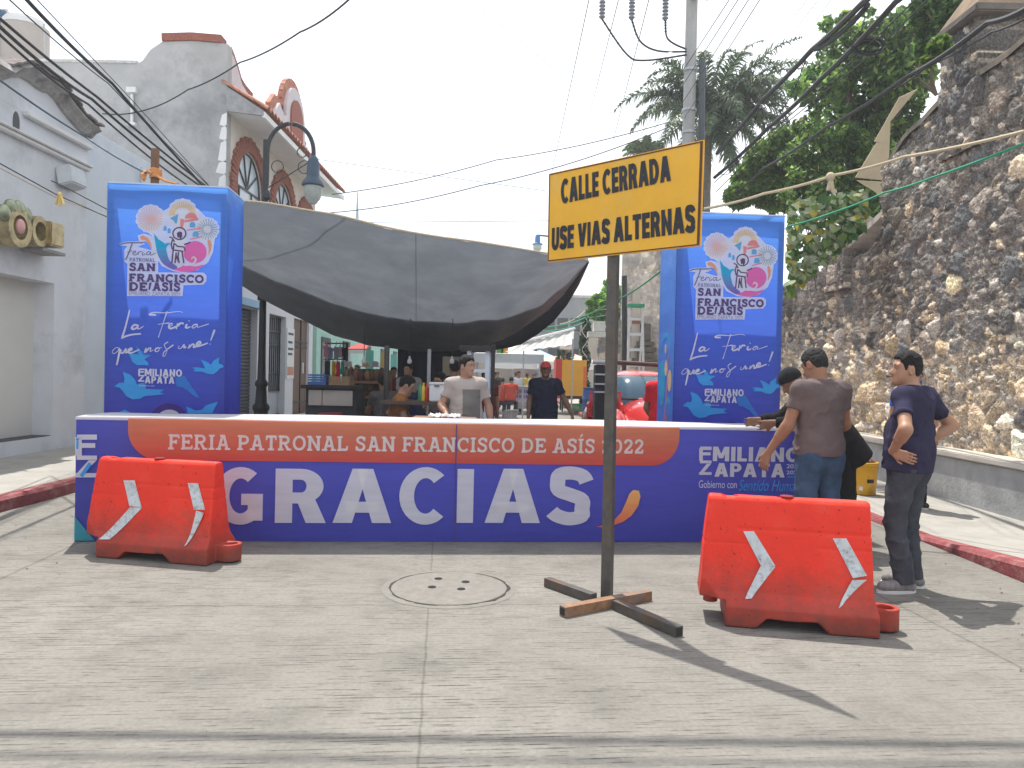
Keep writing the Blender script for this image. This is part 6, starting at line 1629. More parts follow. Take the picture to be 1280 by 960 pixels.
# ------------------------------------------------------------------ trees and plants
leafm = attr_mat('leaves', .5, transl=.58, var=.12, vscale=3, spec=.35)
barkm = mat('bark', (.13,.10,.075), .9, .3, 8, .5, 30)
def leaves(name, clumps, n, size, cols, parent, seed=1, droop=.3, aspect=.5):
    rg = np.random.default_rng(seed); cl = np.array(clumps, float); w = cl[:,3]**2; w /= w.sum()
    k = rng_k = rg.choice(len(cl), n, p=w); dirs = rg.normal(size=(n,3)); dirs /= np.linalg.norm(dirs, axis=1)[:,None]
    rad = cl[k,3]*rg.uniform(.25,1,n)**.45; c = cl[k,:3]+dirs*rad[:,None]*np.array([1,1,.85])
    nrm_ = dirs*.5+rg.normal(size=(n,3))*.6+np.array([0,0,.5]); nrm_ /= np.linalg.norm(nrm_, axis=1)[:,None]
    t = rg.normal(size=(n,3)); t -= nrm_*(t*nrm_).sum(1)[:,None]; t /= np.linalg.norm(t, axis=1)[:,None]; t[:,2] -= droop; t /= np.linalg.norm(t, axis=1)[:,None]
    b = np.cross(nrm_, t); s = size*rg.uniform(.6,1.35,n)[:,None]
    p0 = c-t*s*.5; p1 = c+b*s*aspect*.5; p2 = c+t*s*.5-nrm_*s*.12; p3 = c-b*s*aspect*.5
    V = np.stack([p0,p1,p2,p3], 1).reshape(-1,3); F = np.arange(4*n).reshape(n,4)
    cc = np.array(cols)[rg.integers(0, len(cols), n)]*rg.uniform(.7,1.3,n)[:,None]
    clump_tint = rg.uniform(.75,1.25,len(cl))[k][:,None]
    return npmesh(name, V, F, leafm, parent, smooth=False, col=np.repeat(cc*clump_tint, 4, 0))
def branchy(m, base, tips, r0, seed=3):
    rnd = random.Random(seed); base = Vector(base)
    for t in tips:
        t = Vector(t); mid = base.lerp(t, .5)+Vector((rnd.uniform(-.2,.2), rnd.uniform(-.2,.2), .1))
        m.tube([base, base.lerp(mid,.5)+Vector((rnd.uniform(-.08,.08),0,0)), mid, t], [r0, r0*.75, r0*.5, r0*.15], 7)
def tree(label, Y, blobs, base_px, n, size, cols, seed, r0=.16, depth=1.2, bare=0):
    rg = random.Random(seed); cl = []
    for (px, py, rp) in blobs:
        c = P(px, py, Y+rg.uniform(-depth, depth)); cl.append((c.x, c.y, c.z, rp/FPX*Y))
        for _ in range(5):
            a = rg.uniform(0, 6.28); rr = rp*rg.uniform(.6,1.15); c2 = P(px+math.cos(a)*rr, py+math.sin(a)*rr, Y+rg.uniform(-depth, depth)); cl.append((c2.x, c2.y, c2.z, rp*rg.uniform(.2,.42)/FPX*Y))
    b = P(*base_px, Y); t = thing('tree', label, 'tree', (b.x, Y, 0))
    leaves('crown', cl, n, size, cols, t, seed)
    m = MB(); top = Vector((b.x, Y, b.z)); m.tube([(b.x, Y, 0), (b.x+.1, Y, b.z*.5), top], [r0*1.5, r0*1.15, r0], 9)
    branchy(m, top-Vector((0,0,.3)), [Vector(c[:3]) for c in cl[::5]], r0*.4, seed); m.build('trunk', barkm, t, smooth=True)
    return t
DG = [(.07,.15,.045),(.11,.22,.055),(.17,.31,.07),(.05,.11,.045),(.32,.45,.10)]  # last, lightest green stands in for sunlit leaves
YG = [(.10,.20,.03),(.16,.27,.045),(.06,.14,.03),(.22,.32,.06)]
tree('large dark green tree rising behind the tall stone wall', 15.5, [(1058,62,36),(1100,55,38),(1030,105,34),(1080,110,42),(1120,95,36),(1050,155,40),(1095,160,40),(1020,190,36),(1065,205,42),(1010,235,30),(1130,60,26),(1090,215,30),(1125,140,26),(1040,245,30),(1085,185,30),(1100,235,30),(1075,250,30),(1110,110,24),(1105,200,26),(1145,95,24),(1150,70,22),(1140,120,20),(1135,30,22)], (1075,225), 25000, .15, DG, 5, depth=1.1)
tree('dark bushy tree at the top beside the wall pier cap', 11.8, [(1180,15,30),(1168,42,24),(1195,40,24),(1205,10,26),(1185,-15,28),(1160,62,16),(1150,20,14)], (1185,60), 8000, .14, DG[:4], 6, r0=.1, depth=.5)
tree('loose yellow-green shrubby tree between the palm and the dark tree', 17.5, [(960,200,30),(985,180,26),(940,222,26),(1000,212,28),(970,240,28),(925,245,20)], (965,250), 9000, .16, YG+DG[:2], 8, r0=.08, depth=.8)
tree('small bright green tree in the gap right of the tarpaulin', 30, [(752,378,14),(765,368,16),(745,390,12),(768,392,16),(782,385,12),(757,398,12)], (762,400), 5200, .22, [(.13,.30,.03),(.18,.38,.04),(.08,.20,.025)], 9, r0=.12, depth=.8)
# sprigs of fresh leaves by the pier
c = P(1172, 68, 9.2); t = thing('shrub', 'yellow-green sprigs sprouting from the wall top near the pier', 'shrub', c)
leaves('foliage', [tuple(P(px,py,9.2))+(r_/FPX*9.2,) for px, py, r_ in ((1178,52,9),(1168,62,10),(1160,76,8),(1184,60,7))], 420, .11, YG, t, 4)
m = MB(); branchy(m, c-Vector((0,0,.5)), [P(1178,52,9.2),P(1160,76,9.2),P(1168,62,9.2)], .02); m.build('stem', barkm, t)
# vine with large heart-shaped leaves hanging over the lower wall
t = thing('vine', 'big-leaved vine with yellowing leaves hanging beside the right blue pillar', 'vine', P(1020, 300, 12.2))
rg = np.random.default_rng(12); Vv = []; Ff = []; Cc = []
for i in range(760):
    px = 986+rg.uniform(0,1)**1.2*95; cy = 262-(px-986)*.15; hgt = 118-(px-986)*.75
    py = cy-12+rg.uniform(0,1)*max(25, hgt)
    Yv = 12.1+rg.normal()*.18-(px-986)*.004
    c = np.array(P(px, py, Yv)); s = rg.uniform(.065,.14)
    nn = np.array([rg.normal()*.5-.2, -1+rg.normal()*.35, .55+rg.normal()*.4]); nn /= np.linalg.norm(nn)
    tt = np.array([rg.normal()*.45, 0, -1.]); tt -= nn*(tt@nn); tt /= np.linalg.norm(tt); bb = np.cross(nn, tt)
    sh_ = [(0,0),(.35,-.14),(.52,.12),(.42,.5),(0,1.05),(-.42,.5),(-.52,.12),(-.35,-.14)]
    st = len(Vv); Vv += [c+bb*a*s+tt*b*s-nn*abs(a)*s*.18 for a, b in sh_]; Ff.append(list(range(st, st+8)))
    r_ = rg.random(); col = (.40,.34,.03) if r_ < .08 else ((.16,.26,.05) if r_ < .3 else ((.07,.17,.04) if r_ < .65 else (.36,.42,.27)))  # palest share of leaves carries bright sunlight in its colour
    Cc += [np.array(col)*rg.uniform(.8,1.2)]*8
npmesh('leaves', Vv, Ff, leafm, t, smooth=False, col=np.array(Cc))
m = MB()
for k in range(9):
    a = P(1068-k*8, 256+k*1.5, 12.3); b = P(1000-k+rg.uniform(-8,30), 300+k*8, 12.25); m.tube([a, a.lerp(b,.5)+Vector((0,0,.1)), b], .008, 5)
m.build('stems', barkm, t)
# palms
palm_leaf = attr_mat('palm_leaf', .5, transl=.25, var=.1, vscale=3)
def palm(label, Y, cpx, cpy, base_z, fr, seed, cols, trunk_r=.17, lf=.5):
    c = P(cpx, cpy, Y); t = thing('palm', label, 'palm tree', (c.x, Y, base_z)); rg = np.random.default_rng(seed)
    Vv = []; Ff = []; Cc = []; m = MB()
    for (dx, dy, dz, L_, dr) in fr:
        d = np.array([dx, dy, dz], float); d /= np.linalg.norm(d); p = np.array(c); pts = [p.copy()]; N = 26
        for i in range(N):
            f = i/N; dd = d+np.array([0,0,-dr*f*f*1.8]); dd /= np.linalg.norm(dd); p = p+dd*L_/N; pts.append(p.copy())
            if f > .1:
                side = np.cross(dd, [0,0,1.]); side /= np.linalg.norm(side)+1e-6; upv = np.cross(side, dd)
                for _ in range(4):
                  for s in (-1,1):
                    o = p+dd*rg.uniform(-.5,.5)*L_/N; ld = side*s*rg.uniform(.5,1)+dd*.55+upv*rg.uniform(-.3,.55); ld /= np.linalg.norm(ld)
                    l = lf*math.sin(math.pi*min(.93,f*.8+.18))*rg.uniform(.75,1.2); w = .020*Y/20
                    mid = o+ld*l*.5; tip = mid+(ld+np.array([0,0,-.75]))*l*.45
                    wv = np.cross(ld, upv+rg.normal(size=3)*.4); wv /= np.linalg.norm(wv)+1e-6
                    st = len(Vv); Vv += [o-wv*w*.6, o+wv*w*.6, mid+wv*w, mid-wv*w, tip]; Ff += [[st,st+1,st+2,st+3],[st+3,st+2,st+4,st+4]]
                    cc = np.array(cols[rg.integers(0,len(cols))])*rg.uniform(.7,1.3); Cc += [cc]*5
        m.tube(pts, [.03*(1-i/len(pts))+.006 for i in range(len(pts))], 5)
    Ff = [f if f[2] != f[3] else f for f in Ff]
    quads = [f for f in Ff if len(set(f)) == 4]; tris = [[f[0],f[1],f[2]] for f in Ff if len(set(f)) == 3]
    me = bpy.data.meshes.new('fronds')
    L, _ = LOC[t.name]; me.from_pydata([tuple(np.array(v)-np.array(L)) for v in Vv], [], [tuple(f) for f in quads]+[tuple(f) for f in tris]); me.materials.append(palm_leaf)
    a = me.color_attributes.new('Col', 'FLOAT_COLOR', 'POINT'); a.data.foreach_set('color', np.concatenate([np.array(Cc), np.ones((len(Vv),1))],1).ravel().astype(np.float32))
    o = bpy.data.objects.new('fronds', me); COL.objects.link(o); o.parent = t
    m.build('frond_ribs', mat('palm_rib', (.12,.14,.04), .6, .2), t, smooth=True)
    m = MB(); pr = []
    for k in range(40):
        z = base_z+(c.z-base_z)*k/39; pr.append((trunk_r*(1+.06*(k%2))*(1.1-.25*k/39), z))
    m.lathe(pr, (c.x, Y, 0), 12); m.build('trunk', mat('palm_trunk', (.17,.14,.11), .9, .3, 10, .4, 20), t, smooth=True)
    return t
PC = [(.09,.14,.08),(.13,.19,.11),(.065,.11,.07),(.17,.22,.13)]
fr = [(-1,0,.55,2.2,.9),(-.75,-.3,.9,2.3,.8),(-.4,.2,1.2,2.2,.7),(.2,0,1.3,2.3,.6),(.6,.3,1.1,2.6,.6),(1,0,.95,3.3,.45),(.85,-.2,1.15,3.4,.4),(1,.2,.8,3.6,.5),(1,-.1,1.05,3.5,.55),(.55,0,1.4,2.9,.5),(-.9,-.2,.75,2.5,1.0),(-.6,0,1.1,2.5,.8),(1,-.3,.6,3.0,.6),(.9,.4,.75,3.4,.5),(.75,-.5,.2,2.4,1.0),(.35,-.8,.1,2.2,1.1),(-.6,-.6,.3,2.0,1.1),(.5,.6,-.1,2.2,1.0),(.15,-.6,-.4,1.9,.9),(.45,-.2,-.6,1.9,.6),(1,.1,.25,2.6,.9),(.6,-.2,.75,2.4,.8),(.8,0,-.15,2.2,.8),(.3,.1,.4,2.0,1.2),(.3,-.6,.5,2.6,1.2),(.6,-.5,.5,2.7,1.1),(.1,-.7,.3,2.5,1.2),(-.3,-.5,.6,2.3,1.1),(.45,-.4,.1,2.5,1.0),(.7,-.3,.35,2.6,1.1),(.25,-.5,-.1,2.3,.9)]+[(math.cos(a), math.sin(a), .35+.45*math.sin(a*2.3+1), 2.7+.4*math.sin(a*5), .85) for a in np.linspace(0.2, 6.4, 17)]+[(.8*math.cos(a), math.sin(a), 1.2, 2.6, .7) for a in np.linspace(0.5, 6.6, 9)]
palm('tall feathery palm behind the concrete pole', 22, 884, 150, 0, fr, 3, PC)
fr2 = [(math.cos(a), math.sin(a)*.6, .8+.5*math.sin(a*3), 1.1, .7) for a in np.linspace(0, 6.28, 13)[:-1]]
palm('small palm peeping over the top edge of the yellow sign', 33, 806, 196, 0, fr2, 7, [(.09,.16,.04),(.13,.20,.05)], .1, .35)
# dry palm skirt near the pole
t = P(846, 168, 21.5)
# ------------------------------------------------------------------ people
def cloth(name, c, var=.14, stain=None): return mat(name, c, .9, var, 9, .35, 18, spec=.15, stain=stain)
SK = mat('brown_skin', (.30,.150,.090), .5, .10, 14, .05, 120, spec=.4); SK2 = mat('tan_skin', (.38,.205,.130), .5, .10, 14, .05, 120, spec=.4); SK3 = mat('deep_skin', (.21,.105,.065), .5, .10, 14, .05, 120)
HAIR = mat('hair_black', (.009,.008,.008), .6, .5, 60, .8, 190, spec=.25); HAIRG = mat('hair_greying', (.028,.027,.027), .65, .7, 90, .8, 190, spec=.2)
def loc_dir(rz, x, y, z=0): return (x*math.cos(rz)+y*math.sin(rz), -x*math.sin(rz)+y*math.cos(rz), z)
# man with hands on his hips
rz = R(37); b = G(1134, 737)
person('man in navy T-shirt and grey jeans, hands on hips, looking left', (b.x, b.y, 0), rz, dict(
  face=loc_dir(rz,-1,.12,.02), head=(-.035,.035,1.60), neck=(0,0,1.45), elL=(-.37,-.13,1.19), wrL=(-.215,.03,1.02), hdL=(.10,-.85,-.30), hnL=(1,.1,0),
  elR=(.415,-.10,1.20), wrR=(.225,.05,1.03), hdR=(-.2,.95,-.2), hnR=(-1,0,0), pel=(0,.02,.95), che=(0,-.01,1.29), hiL=(-.09,.02,.92), hiR=(.09,.02,.92),
  knL=(-.11,.05,.49), knR=(.075,.05,.49), anL=(-.10,-.02,.09), anR=(.10,.02,.09), ftL=loc_dir(rz,-1,-.12), ftR=loc_dir(rz,-.85,.35), curl=.25), h=.0072,
  skin=SK2, shirt=cloth('navy_cotton', (.030,.028,.060), .15), trousers=cloth('grey_denim', (.055,.060,.072), .3), hair=HAIR, shoes=mat('grey_knit_shoe', (.20,.19,.19), .8, .3, 40, .3, 90), sleeve=.62, scale=1.0, fat=1.06, hem=-.075, wr=.0075)
# man seen from behind in grey-brown T-shirt
Y = 5.75; rz = R(13); X = P(1026, 470, Y).x
person('man seen from behind in grey-brown T-shirt and blue jeans at the banner end', (X, Y, 0), rz, dict(
  face=(-.28,.86,-.42), hup=(0,.35,1), head=(-.01,.06,1.595), neck=(0,.015,1.45), elL=(-.25,.02,1.15), wrL=(-.335,.15,.925), hdL=(-.2,.25,-1), hnL=(.9,.4,0), elR=(.245,.03,1.15), wrR=(.14,.25,1.07), hdR=(-.6,.7,0), hnR=(0,0,-1),
  shL=(-.178,0,1.41), shR=(.178,0,1.41), curl=.45), h=.0075, skin=SK, shirt=cloth('grey_brown_cotton', (.135,.105,.105), .12), trousers=cloth('blue_denim', (.045,.085,.150), .35), hair=HAIRG, shoes=MT['black'], sleeve=.55, scale=1.017, fat=.97, hem=-.03, wr=.007)
# person in black bending over the banner
Y = 6.75; X = P(1050, 470, Y).x
person('person in black jacket and knit cap bending behind the man in grey-brown', (X, Y, 0), R(90), dict(
  pel=(0,-.02,.93), che=(0,.20,1.22), neck=(0,.29,1.36), head=(0,.42,1.45), face=(0,.75,-.66), hup=(0,.66,.75), shR=(.18,.24,1.32), shL=(-.18,.24,1.32), elR=(.26,.42,1.12), elL=(-.25,.42,1.12), wrR=(.2,.64,1.10), wrL=(-.2,.64,1.10),
  hdR=(0,1,-.2), hdL=(0,1,-.2), knR=(.1,.02,.49), knL=(-.1,-.04,.49), anL=(-.12,-.1,.09)), h=.012, skin=SK3, shirt=cloth('black_fleece', (.012,.012,.014), .2), trousers=cloth('black_twill', (.014,.014,.016), .2), shoes=MT['black'], sleeve=1.95, hem=-.20, fat=1.12, cap=('knit', mat('black_knit', (.008,.009,.013), .95, .3, 90, .5, 150)), scale=1.03)
# masked person by the wall
Y = 8.9; X = P(1143, 470, Y).x
person('person in bright blue top with patterned face mask standing by the wall plinth', (X, Y, .03), R(165), dict(face=(-.25,1,-.1)), h=.012, skin=SK2, shirt=cloth('bright_blue_cotton', (.035,.10,.50)), trousers=cloth('dark_trousers', (.02,.02,.03)), hair=HAIR, shoes=MT['black'], scale=.955,
  mask=mat('patterned_mask', (.02,.08,.30), .8, .2, 30, stain=(.10,.45,.12), stain_scale=45))
# man in two-tone T-shirt behind the banner box
tee = mat('two_tone_tee', (.40,.35,.31), .9, .08, 8, .3, 16, spec=.15)
nt = tee.node_tree; L_ = nt.links; bs = nt.nodes['Principled BSDF']; src = bs.inputs['Base Color'].links[0].from_socket
tc = _n(nt, 'ShaderNodeTexCoord'); sp = _n(nt, 'ShaderNodeSeparateXYZ'); L_.new(tc.outputs['Object'], sp.inputs[0])
def cmp_(op, a, v): q = _n(nt, 'ShaderNodeMath', operation=op); L_.new(a, q.inputs[0]); q.inputs[1].default_value = v; return q.outputs[0]
m1 = _n(nt, 'ShaderNodeMath', operation='MULTIPLY'); L_.new(cmp_('LESS_THAN', sp.outputs['X'], .05), m1.inputs[0]); L_.new(cmp_('LESS_THAN', sp.outputs['Z'], 1.345), m1.inputs[1])
m2_ = _n(nt, 'ShaderNodeMath', operation='MULTIPLY'); L_.new(m1.outputs[0], m2_.inputs[0]); L_.new(cmp_('GREATER_THAN', sp.outputs['X'], -.165), m2_.inputs[1])
mx = _n(nt, 'ShaderNodeMix', data_type='RGBA'); L_.new(m2_.outputs[0], mx.inputs[0]); L_.new(src, mx.inputs[6]); mx.inputs[7].default_value = (.17,.155,.14,1); L_.new(mx.outputs[2], bs.inputs['Base Color'])
Y = 8.7; rz = R(188); X = P(583, 470, Y).x
person('young man in beige and grey T-shirt standing behind the long banner box', (X, Y, 0), rz, dict(face=loc_dir(rz,.8,-.6,-.08), elR=(.29,.0,1.15), wrR=(.21,.24,1.0), hdR=(-.4,.9,-.3), elL=(-.275,-.02,1.14), wrL=(-.30,.06,.9)), h=.0085, skin=SK2, shirt=tee, trousers=cloth('dark_jeans', (.03,.035,.05)), hair=HAIR, sleeve=.62, scale=.985, fat=1.04, hem=-.10)
# man with red cap walking up the street
Y = 11.2; X = P(682, 470, Y).x
person('man in red cap and navy polo shirt walking towards the banner', (X, Y, 0), R(178), dict(elL=(-.30,.0,1.16), wrL=(-.41,.10,.95), hdL=(-.3,.3,-1), knR=(.1,.10,.5), anR=(.1,.05,.09), knL=(-.1,0,.49), anL=(-.11,-.22,.12)), h=.010, skin=SK3, shirt=cloth('navy_polo', (.018,.022,.045)), trousers=cloth('worn_jeans', (.09,.13,.20), .3), hair=HAIR, shoes=MT['black'], sleeve=.62, scale=.985, collar=MT['black'], cap=('cap', mat('red_cap_cloth', (.50,.06,.06), .8, .15)), hem=-.12)
# red shirt by the pillar
Y = 9.6; X = P(831, 470, Y).x
person('person in scarlet T-shirt half hidden by the right blue pillar', (X, Y, 0), R(-35), dict(elL=(-.26,.03,1.14), wrL=(-.24,.2,.95)), h=.012, skin=SK, shirt=cloth('scarlet_cotton', (.62,.025,.035)), trousers=cloth('dark_cloth', (.02,.02,.025)), hair=HAIR, scale=.985, sleeve=.7)
# seated and standing market people
SEAT = dict(pel=(0,0,.52), che=(0,.06,.87), neck=(0,.08,1.02), head=(0,.15,1.165), shR=(.18,.07,.985), shL=(-.18,.07,.985), elR=(.25,.16,.73), elL=(-.25,.16,.73), wrR=(.14,.38,.76), wrL=(-.14,.38,.76), hdR=(-.2,1,.1), hdL=(.2,1,.1),
  hiR=(.1,.02,.49), hiL=(-.1,.02,.49), knR=(.13,.43,.49), knL=(-.13,.43,.49), anR=(.13,.42,.09), anL=(-.13,.42,.09))
def seated(label, px, Y, rz, shirt, z=0, h=.014, face=(0,.9,-.4), **k):
    q = P(px, 470, Y); return person(label, (q.x, Y, z), rz, dict(SEAT, face=face, hup=(0,.3,1)), h=h, skin=k.pop('skin', SK), shirt=shirt, trousers=cloth('seat_jeans', (.03,.04,.07)), hair=HAIR, shoes=MT['black'] if h < .02 else None, **k)
seated('person in ochre shirt hunched on a white stool under the tarpaulin', 494, 9.6, R(-85), cloth('ochre_cotton', (.28,.115,.035)), z=.16, skin=SK2)
seated('person in dark blue shirt seated at a table beside the one in ochre', 522, 10.6, R(80), cloth('ink_blue_cotton', (.015,.025,.06)), z=.16)
seated('woman with dark hair seated behind the white cool box', 553, 11.2, R(170), cloth('mauve_cotton', (.20,.14,.14)), z=.22, skin=SK2, long_hair=True, face=(.3,.9,-.3))
seated('person with black hair seated behind the ochre one, facing the clothes shop', 484, 11.6, R(30), cloth('grey_cotton', (.12,.115,.11)), z=.14)
q = P(568, 470, 11.8); person('person in dark blue standing behind the young man\'s shoulder', (q.x, 11.8, 0), R(20), dict(), h=.016, skin=SK, shirt=cloth('navy_jacket', (.012,.02,.05)), trousers=cloth('black_cloth', (.012,.012,.014)), hair=HAIR, scale=.98)
RED = cloth('coral_cotton', (.52,.075,.05))
seated('left one of two people in coral shirts seated far up the street', 629, 26.5, R(10), RED, z=.1, h=.024)
seated('right one of two people in coral shirts seated far up the street', 638.5, 26, R(-10), RED, z=.14, h=.024)
for lab, px, Y, c, rz, s_ in (('person in white shirt standing behind the poster cart', 648, 29.5, (.62,.63,.66), R(200), .95), ('person in pale green shirt leaning by the tents', 667, 33, (.42,.55,.52), R(170), .9), ('person in dark clothes left of the coral shirts', 618, 25, (.03,.03,.035), R(150), .92), ('person in dark red shirt beside the metal rack', 607, 13, (.22,.03,.03), R(190), .9)):
    q = P(px, 470, Y); person(lab, (q.x, Y, 0), rz, dict(), h=.024 if Y > 20 else .015, skin=SK, shirt=cloth('shirt_cloth', c), trousers=cloth('plain_trousers', (.03,.035,.05)), hair=HAIR, scale=s_)
# ------------------------------------------------------------------ things near the banner
def bucket():
    b = G(1079, 617.5, .03); x, y = b.x, b.y; t = thing('bucket', 'yellow plastic bucket full of sticks and rubble on the right pavement', 'bucket', b); z = .035
    yb = mat('yellow_plastic', (.72,.38,.012), .4, .10, 4, .05, 30, spec=.5, stain=(.42,.22,.03), stain_scale=4)
    MB().lathe([(.0,.0),(.148,.0),(.152,.01),(.165,.34),(.172,.345),(.172,.365),(.166,.37),(.172,.38),(.178,.385),(.178,.42),(.172,.425),(.160,.425),(.158,.36),(.0,.355)], (x,y,z), 30, cap=False).build('shell', yb, t, smooth=True)
    m = MB(); rows = [[(x+r_*math.cos(a)*1.004, y+r_*math.sin(a)*1.004, z+zz) for a in np.linspace(-1.75,-1.15,8)] for r_, zz in ((.1585,.16),(.161,.21))]; m.grid(rows).build('printed_band', MT['black'], t)
    m = MB(); m.grid([[(x+r_*math.cos(a)*1.004, y+r_*math.sin(a)*1.004, z+zz) for a in np.linspace(-2.35,-2.05,5)] for r_, zz in ((.154,.06),(.156,.11))]).build('sticker', MT['white'], t)
    rnd = random.Random(3); m = MB()
    for k in range(16):
        a = rnd.uniform(0,6.28); r_ = rnd.uniform(0,.11); c = Vector((x+r_*math.cos(a), y+r_*math.sin(a), z+.37)); d = Vector((rnd.uniform(-1,1),rnd.uniform(-1,1),rnd.uniform(.1,.9))).normalized(); m.bar(c, c+d*rnd.uniform(.06,.14), .035, .022)
    m.build('rubble', mat('rubble_bits', (.20,.12,.09), .9, .5, 12), t)
    m = MB(); m.tube([(x-.178*math.cos(a), y-.02-.10*math.sin(a), z+.39-.12*math.sin(a)) for a in np.linspace(0, math.pi, 14)], .006, 6); m.build('wire_handle', MT['greymetal'], t)
bucket()
q = P(556, 520, 8.2); t = thing('table', 'small work table behind the banner box with white plastic on it', 'table', (q.x, 8.2, 0))
zt = P(556, 521.5, 8.2).z
MB().box((q.x-.35,7.95,zt-.03),(q.x+.35,8.4,zt)).build('table_top', MT['wood'], t, bevel=.006)
for dx in (-.3,.3):
    for yy in (8.0,8.35): MB().bar((q.x+dx,yy,0),(q.x+dx,yy,zt-.03),.04).build('leg', MT['steel'], t)
m = MB(); rows = []
for i in range(15):
    rows.append([(q.x-.17+.34*i/14, 8.05+.25*j/7, zt+.004+.045*abs(math.sin(i*1.3+j*.8)*math.cos(j*1.1+i*.4))) for j in range(8)])
m.grid(rows).build('plastic_bag', mat('white_plastic_film', (.75,.75,.75), .3, .05, transl=.3), smooth=True, label='crumpled white plastic bag lying on the small work table', cat='plastic bag')
# white cool box on a crate
q = P(546, 490, 9.3); z0 = P(546, 502, 9.3).z; z1 = P(546, 478, 9.3).z
t = thing('cool_box', 'white lidded cool box standing left of the young man', 'cool box', (q.x, 9.3, z0))
MB().box((q.x-.095,9.3,z0),(q.x+.095,9.6,z1-.03)).build('box_body', MT['white'], t, bevel=.012); MB().box((q.x-.1,9.29,z1-.028),(q.x+.1,9.61,z1)).build('lid', MT['white'], t, bevel=.008); MB().box((q.x-.03,9.28,z1-.05),(q.x+.03,9.295,z1-.038)).build('latch', MT['black'], t)
t = thing('table', 'dark wooden table carrying the white cool box', 'table', (q.x, 9.4, 0))
MB().box((q.x-.7,9.2,z0-.045),(q.x+.35,9.9,z0-.004)).build('table_top', mat('dark_table', (.08,.055,.04), .6, .2), t, bevel=.006)
for dx in (-.65,.3):
    for yy in (9.25,9.85): MB().bar((q.x+dx,yy,0),(q.x+dx,yy,z0-.045),.045).build('leg', MT['black'], t)
# metal rack with pale rungs right of the young man
xa = P(586, 470, 9.5).x; xb = P(609, 470, 9.5).x; zt = P(600, 432, 9.5).z
t = thing('metal_rack', 'pale metal rack with black top frame beside the young man', 'rack', (xb, 9.5, 0)); lb_ = mat('pale_blue_metal', (.55,.63,.68), .45, .08)
for x_ in (xa, xb):
    for yy in (9.5, 10.0): MB().bar((x_,yy,0),(x_,yy,zt-.06),.055).build('upright', lb_, t)
for py_ in (463.5, 491.5, 520):
    z = P(600,py_,9.5).z; MB().box((xa-.03,9.47,z-.022),(xb+.03,10.03,z+.022)).build('shelf', lb_, t)
m = MB(); zt2 = P(600,436,9.5).z; m.box((xa-.12,9.4,zt2-.03),(xb+.06,10.1,zt2+.04)); m.build('top_frame', MT['black'], t)
MB().bar((xb+.07,9.5,0),(xb+.07,9.5,zt+.02),.05).build('black_upright', MT['black'], t)
# ------------------------------------------------------------------ plastic chairs
def chair(label, p, rz, mm, group):
    t = thing('plastic_chair', label, 'chair', p, rz, group)
    m = MB(); m.grid([[(x,y,.43+.02*((x/.22)**2)+.01*(y/.2)**2) for x in np.linspace(-.22,.22,7)] for y in np.linspace(-.2,.24,7)]); m.grid([[(x,y,.405+.02*((x/.22)**2)) for x in np.linspace(-.22,.22,7)] for y in np.linspace(-.2,.24,7)], flip=True); m.build('seat', mm, t, local=True, smooth=True)
    m = MB()
    for k in range(5):
        x = -.17+.085*k; m.bar((x,-.20,.44),(x*1.05,-.31,.80),.055,.014,up=(0,1,0))
    m.bar((-.24,-.31,.82),(.24,-.31,.82),.06,.025); m.bar((-.23,-.2,.43),(-.23,-.31,.83),.04); m.bar((.23,-.2,.43),(.23,-.31,.83),.04); m.build('backrest', mm, t, local=True)
    for sx in (-1,1):
        MB().bar((.20*sx,.2,.42),(.25*sx,.25,0),.045,.03).build('leg', mm, t, local=True); MB().bar((.20*sx,-.18,.42),(.25*sx,-.30,0),.045,.03).build('leg', mm, t, local=True)
        m = MB(); m.tube([(.235*sx,-.27,.66),(.26*sx,-.05,.65),(.26*sx,.18,.63),(.24*sx,.22,.44)], .02, 6); m.build('armrest', mm, t, local=True, smooth=True)
    return t
WP = mat('white_plastic', (.62,.63,.64), .4, .06, spec=.5); RP = mat('red_plastic_chair', (.56,.03,.03), .35, .1, spec=.5)
q = G(624, 517); chair('white plastic chair standing far up the street by the coral shirts', q, R(5), WP, 'plastic chairs')
q = P(612, 470, 14); chair('white plastic chair just right of the pale rack\'s foot', (q.x+.15, 14.5, 0), R(60), WP, 'plastic chairs')
q = P(757, 470, 11.6)
t = thing('chair_stack', 'stack of red plastic chairs to the left of the red car', 'chair stack', (q.x, 11.6, 0), R(172))
for k in range(5):
    z = k*.11; m = MB()
    m.grid([[(x,y,.43+z+.02*((x/.22)**2)) for x in np.linspace(-.22,.22,7)] for y in np.linspace(-.2,.24,5)]); m.grid([[(x,y,.405+z+.02*((x/.22)**2)) for x in np.linspace(-.22,.22,7)] for y in np.linspace(-.2,.24,5)])
    m.bar((-.24,-.31,.82+z),(.24,-.31,.82+z),.06,.025); m.bar((-.23,-.2,.43+z),(-.23,-.31,.83+z),.045); m.bar((.23,-.2,.43+z),(.23,-.31,.83+z),.045); m.prism([(-.2,.46+z),(.2,.46+z),(.21,.72+z),(.1,.80+z),(-.1,.80+z),(-.21,.72+z)], (0,-.255-.02,0), (1,0,0), (0,0,1), (0,-.012,0))
    for sx in (-1,1): m.tube([(.235*sx,-.27,.66+z),(.26*sx,-.05,.65+z),(.26*sx,.18,.63+z),(.24*sx,.22,.44+z)], .022, 6)
    if k == 0:
        for sx in (-1,1): m.bar((.20*sx,.2,.42),(.25*sx,.25,0),.05,.03); m.bar((.20*sx,-.18,.42),(.25*sx,-.30,0),.05,.03)
    m.build('chair_shell', RP, t, local=True)
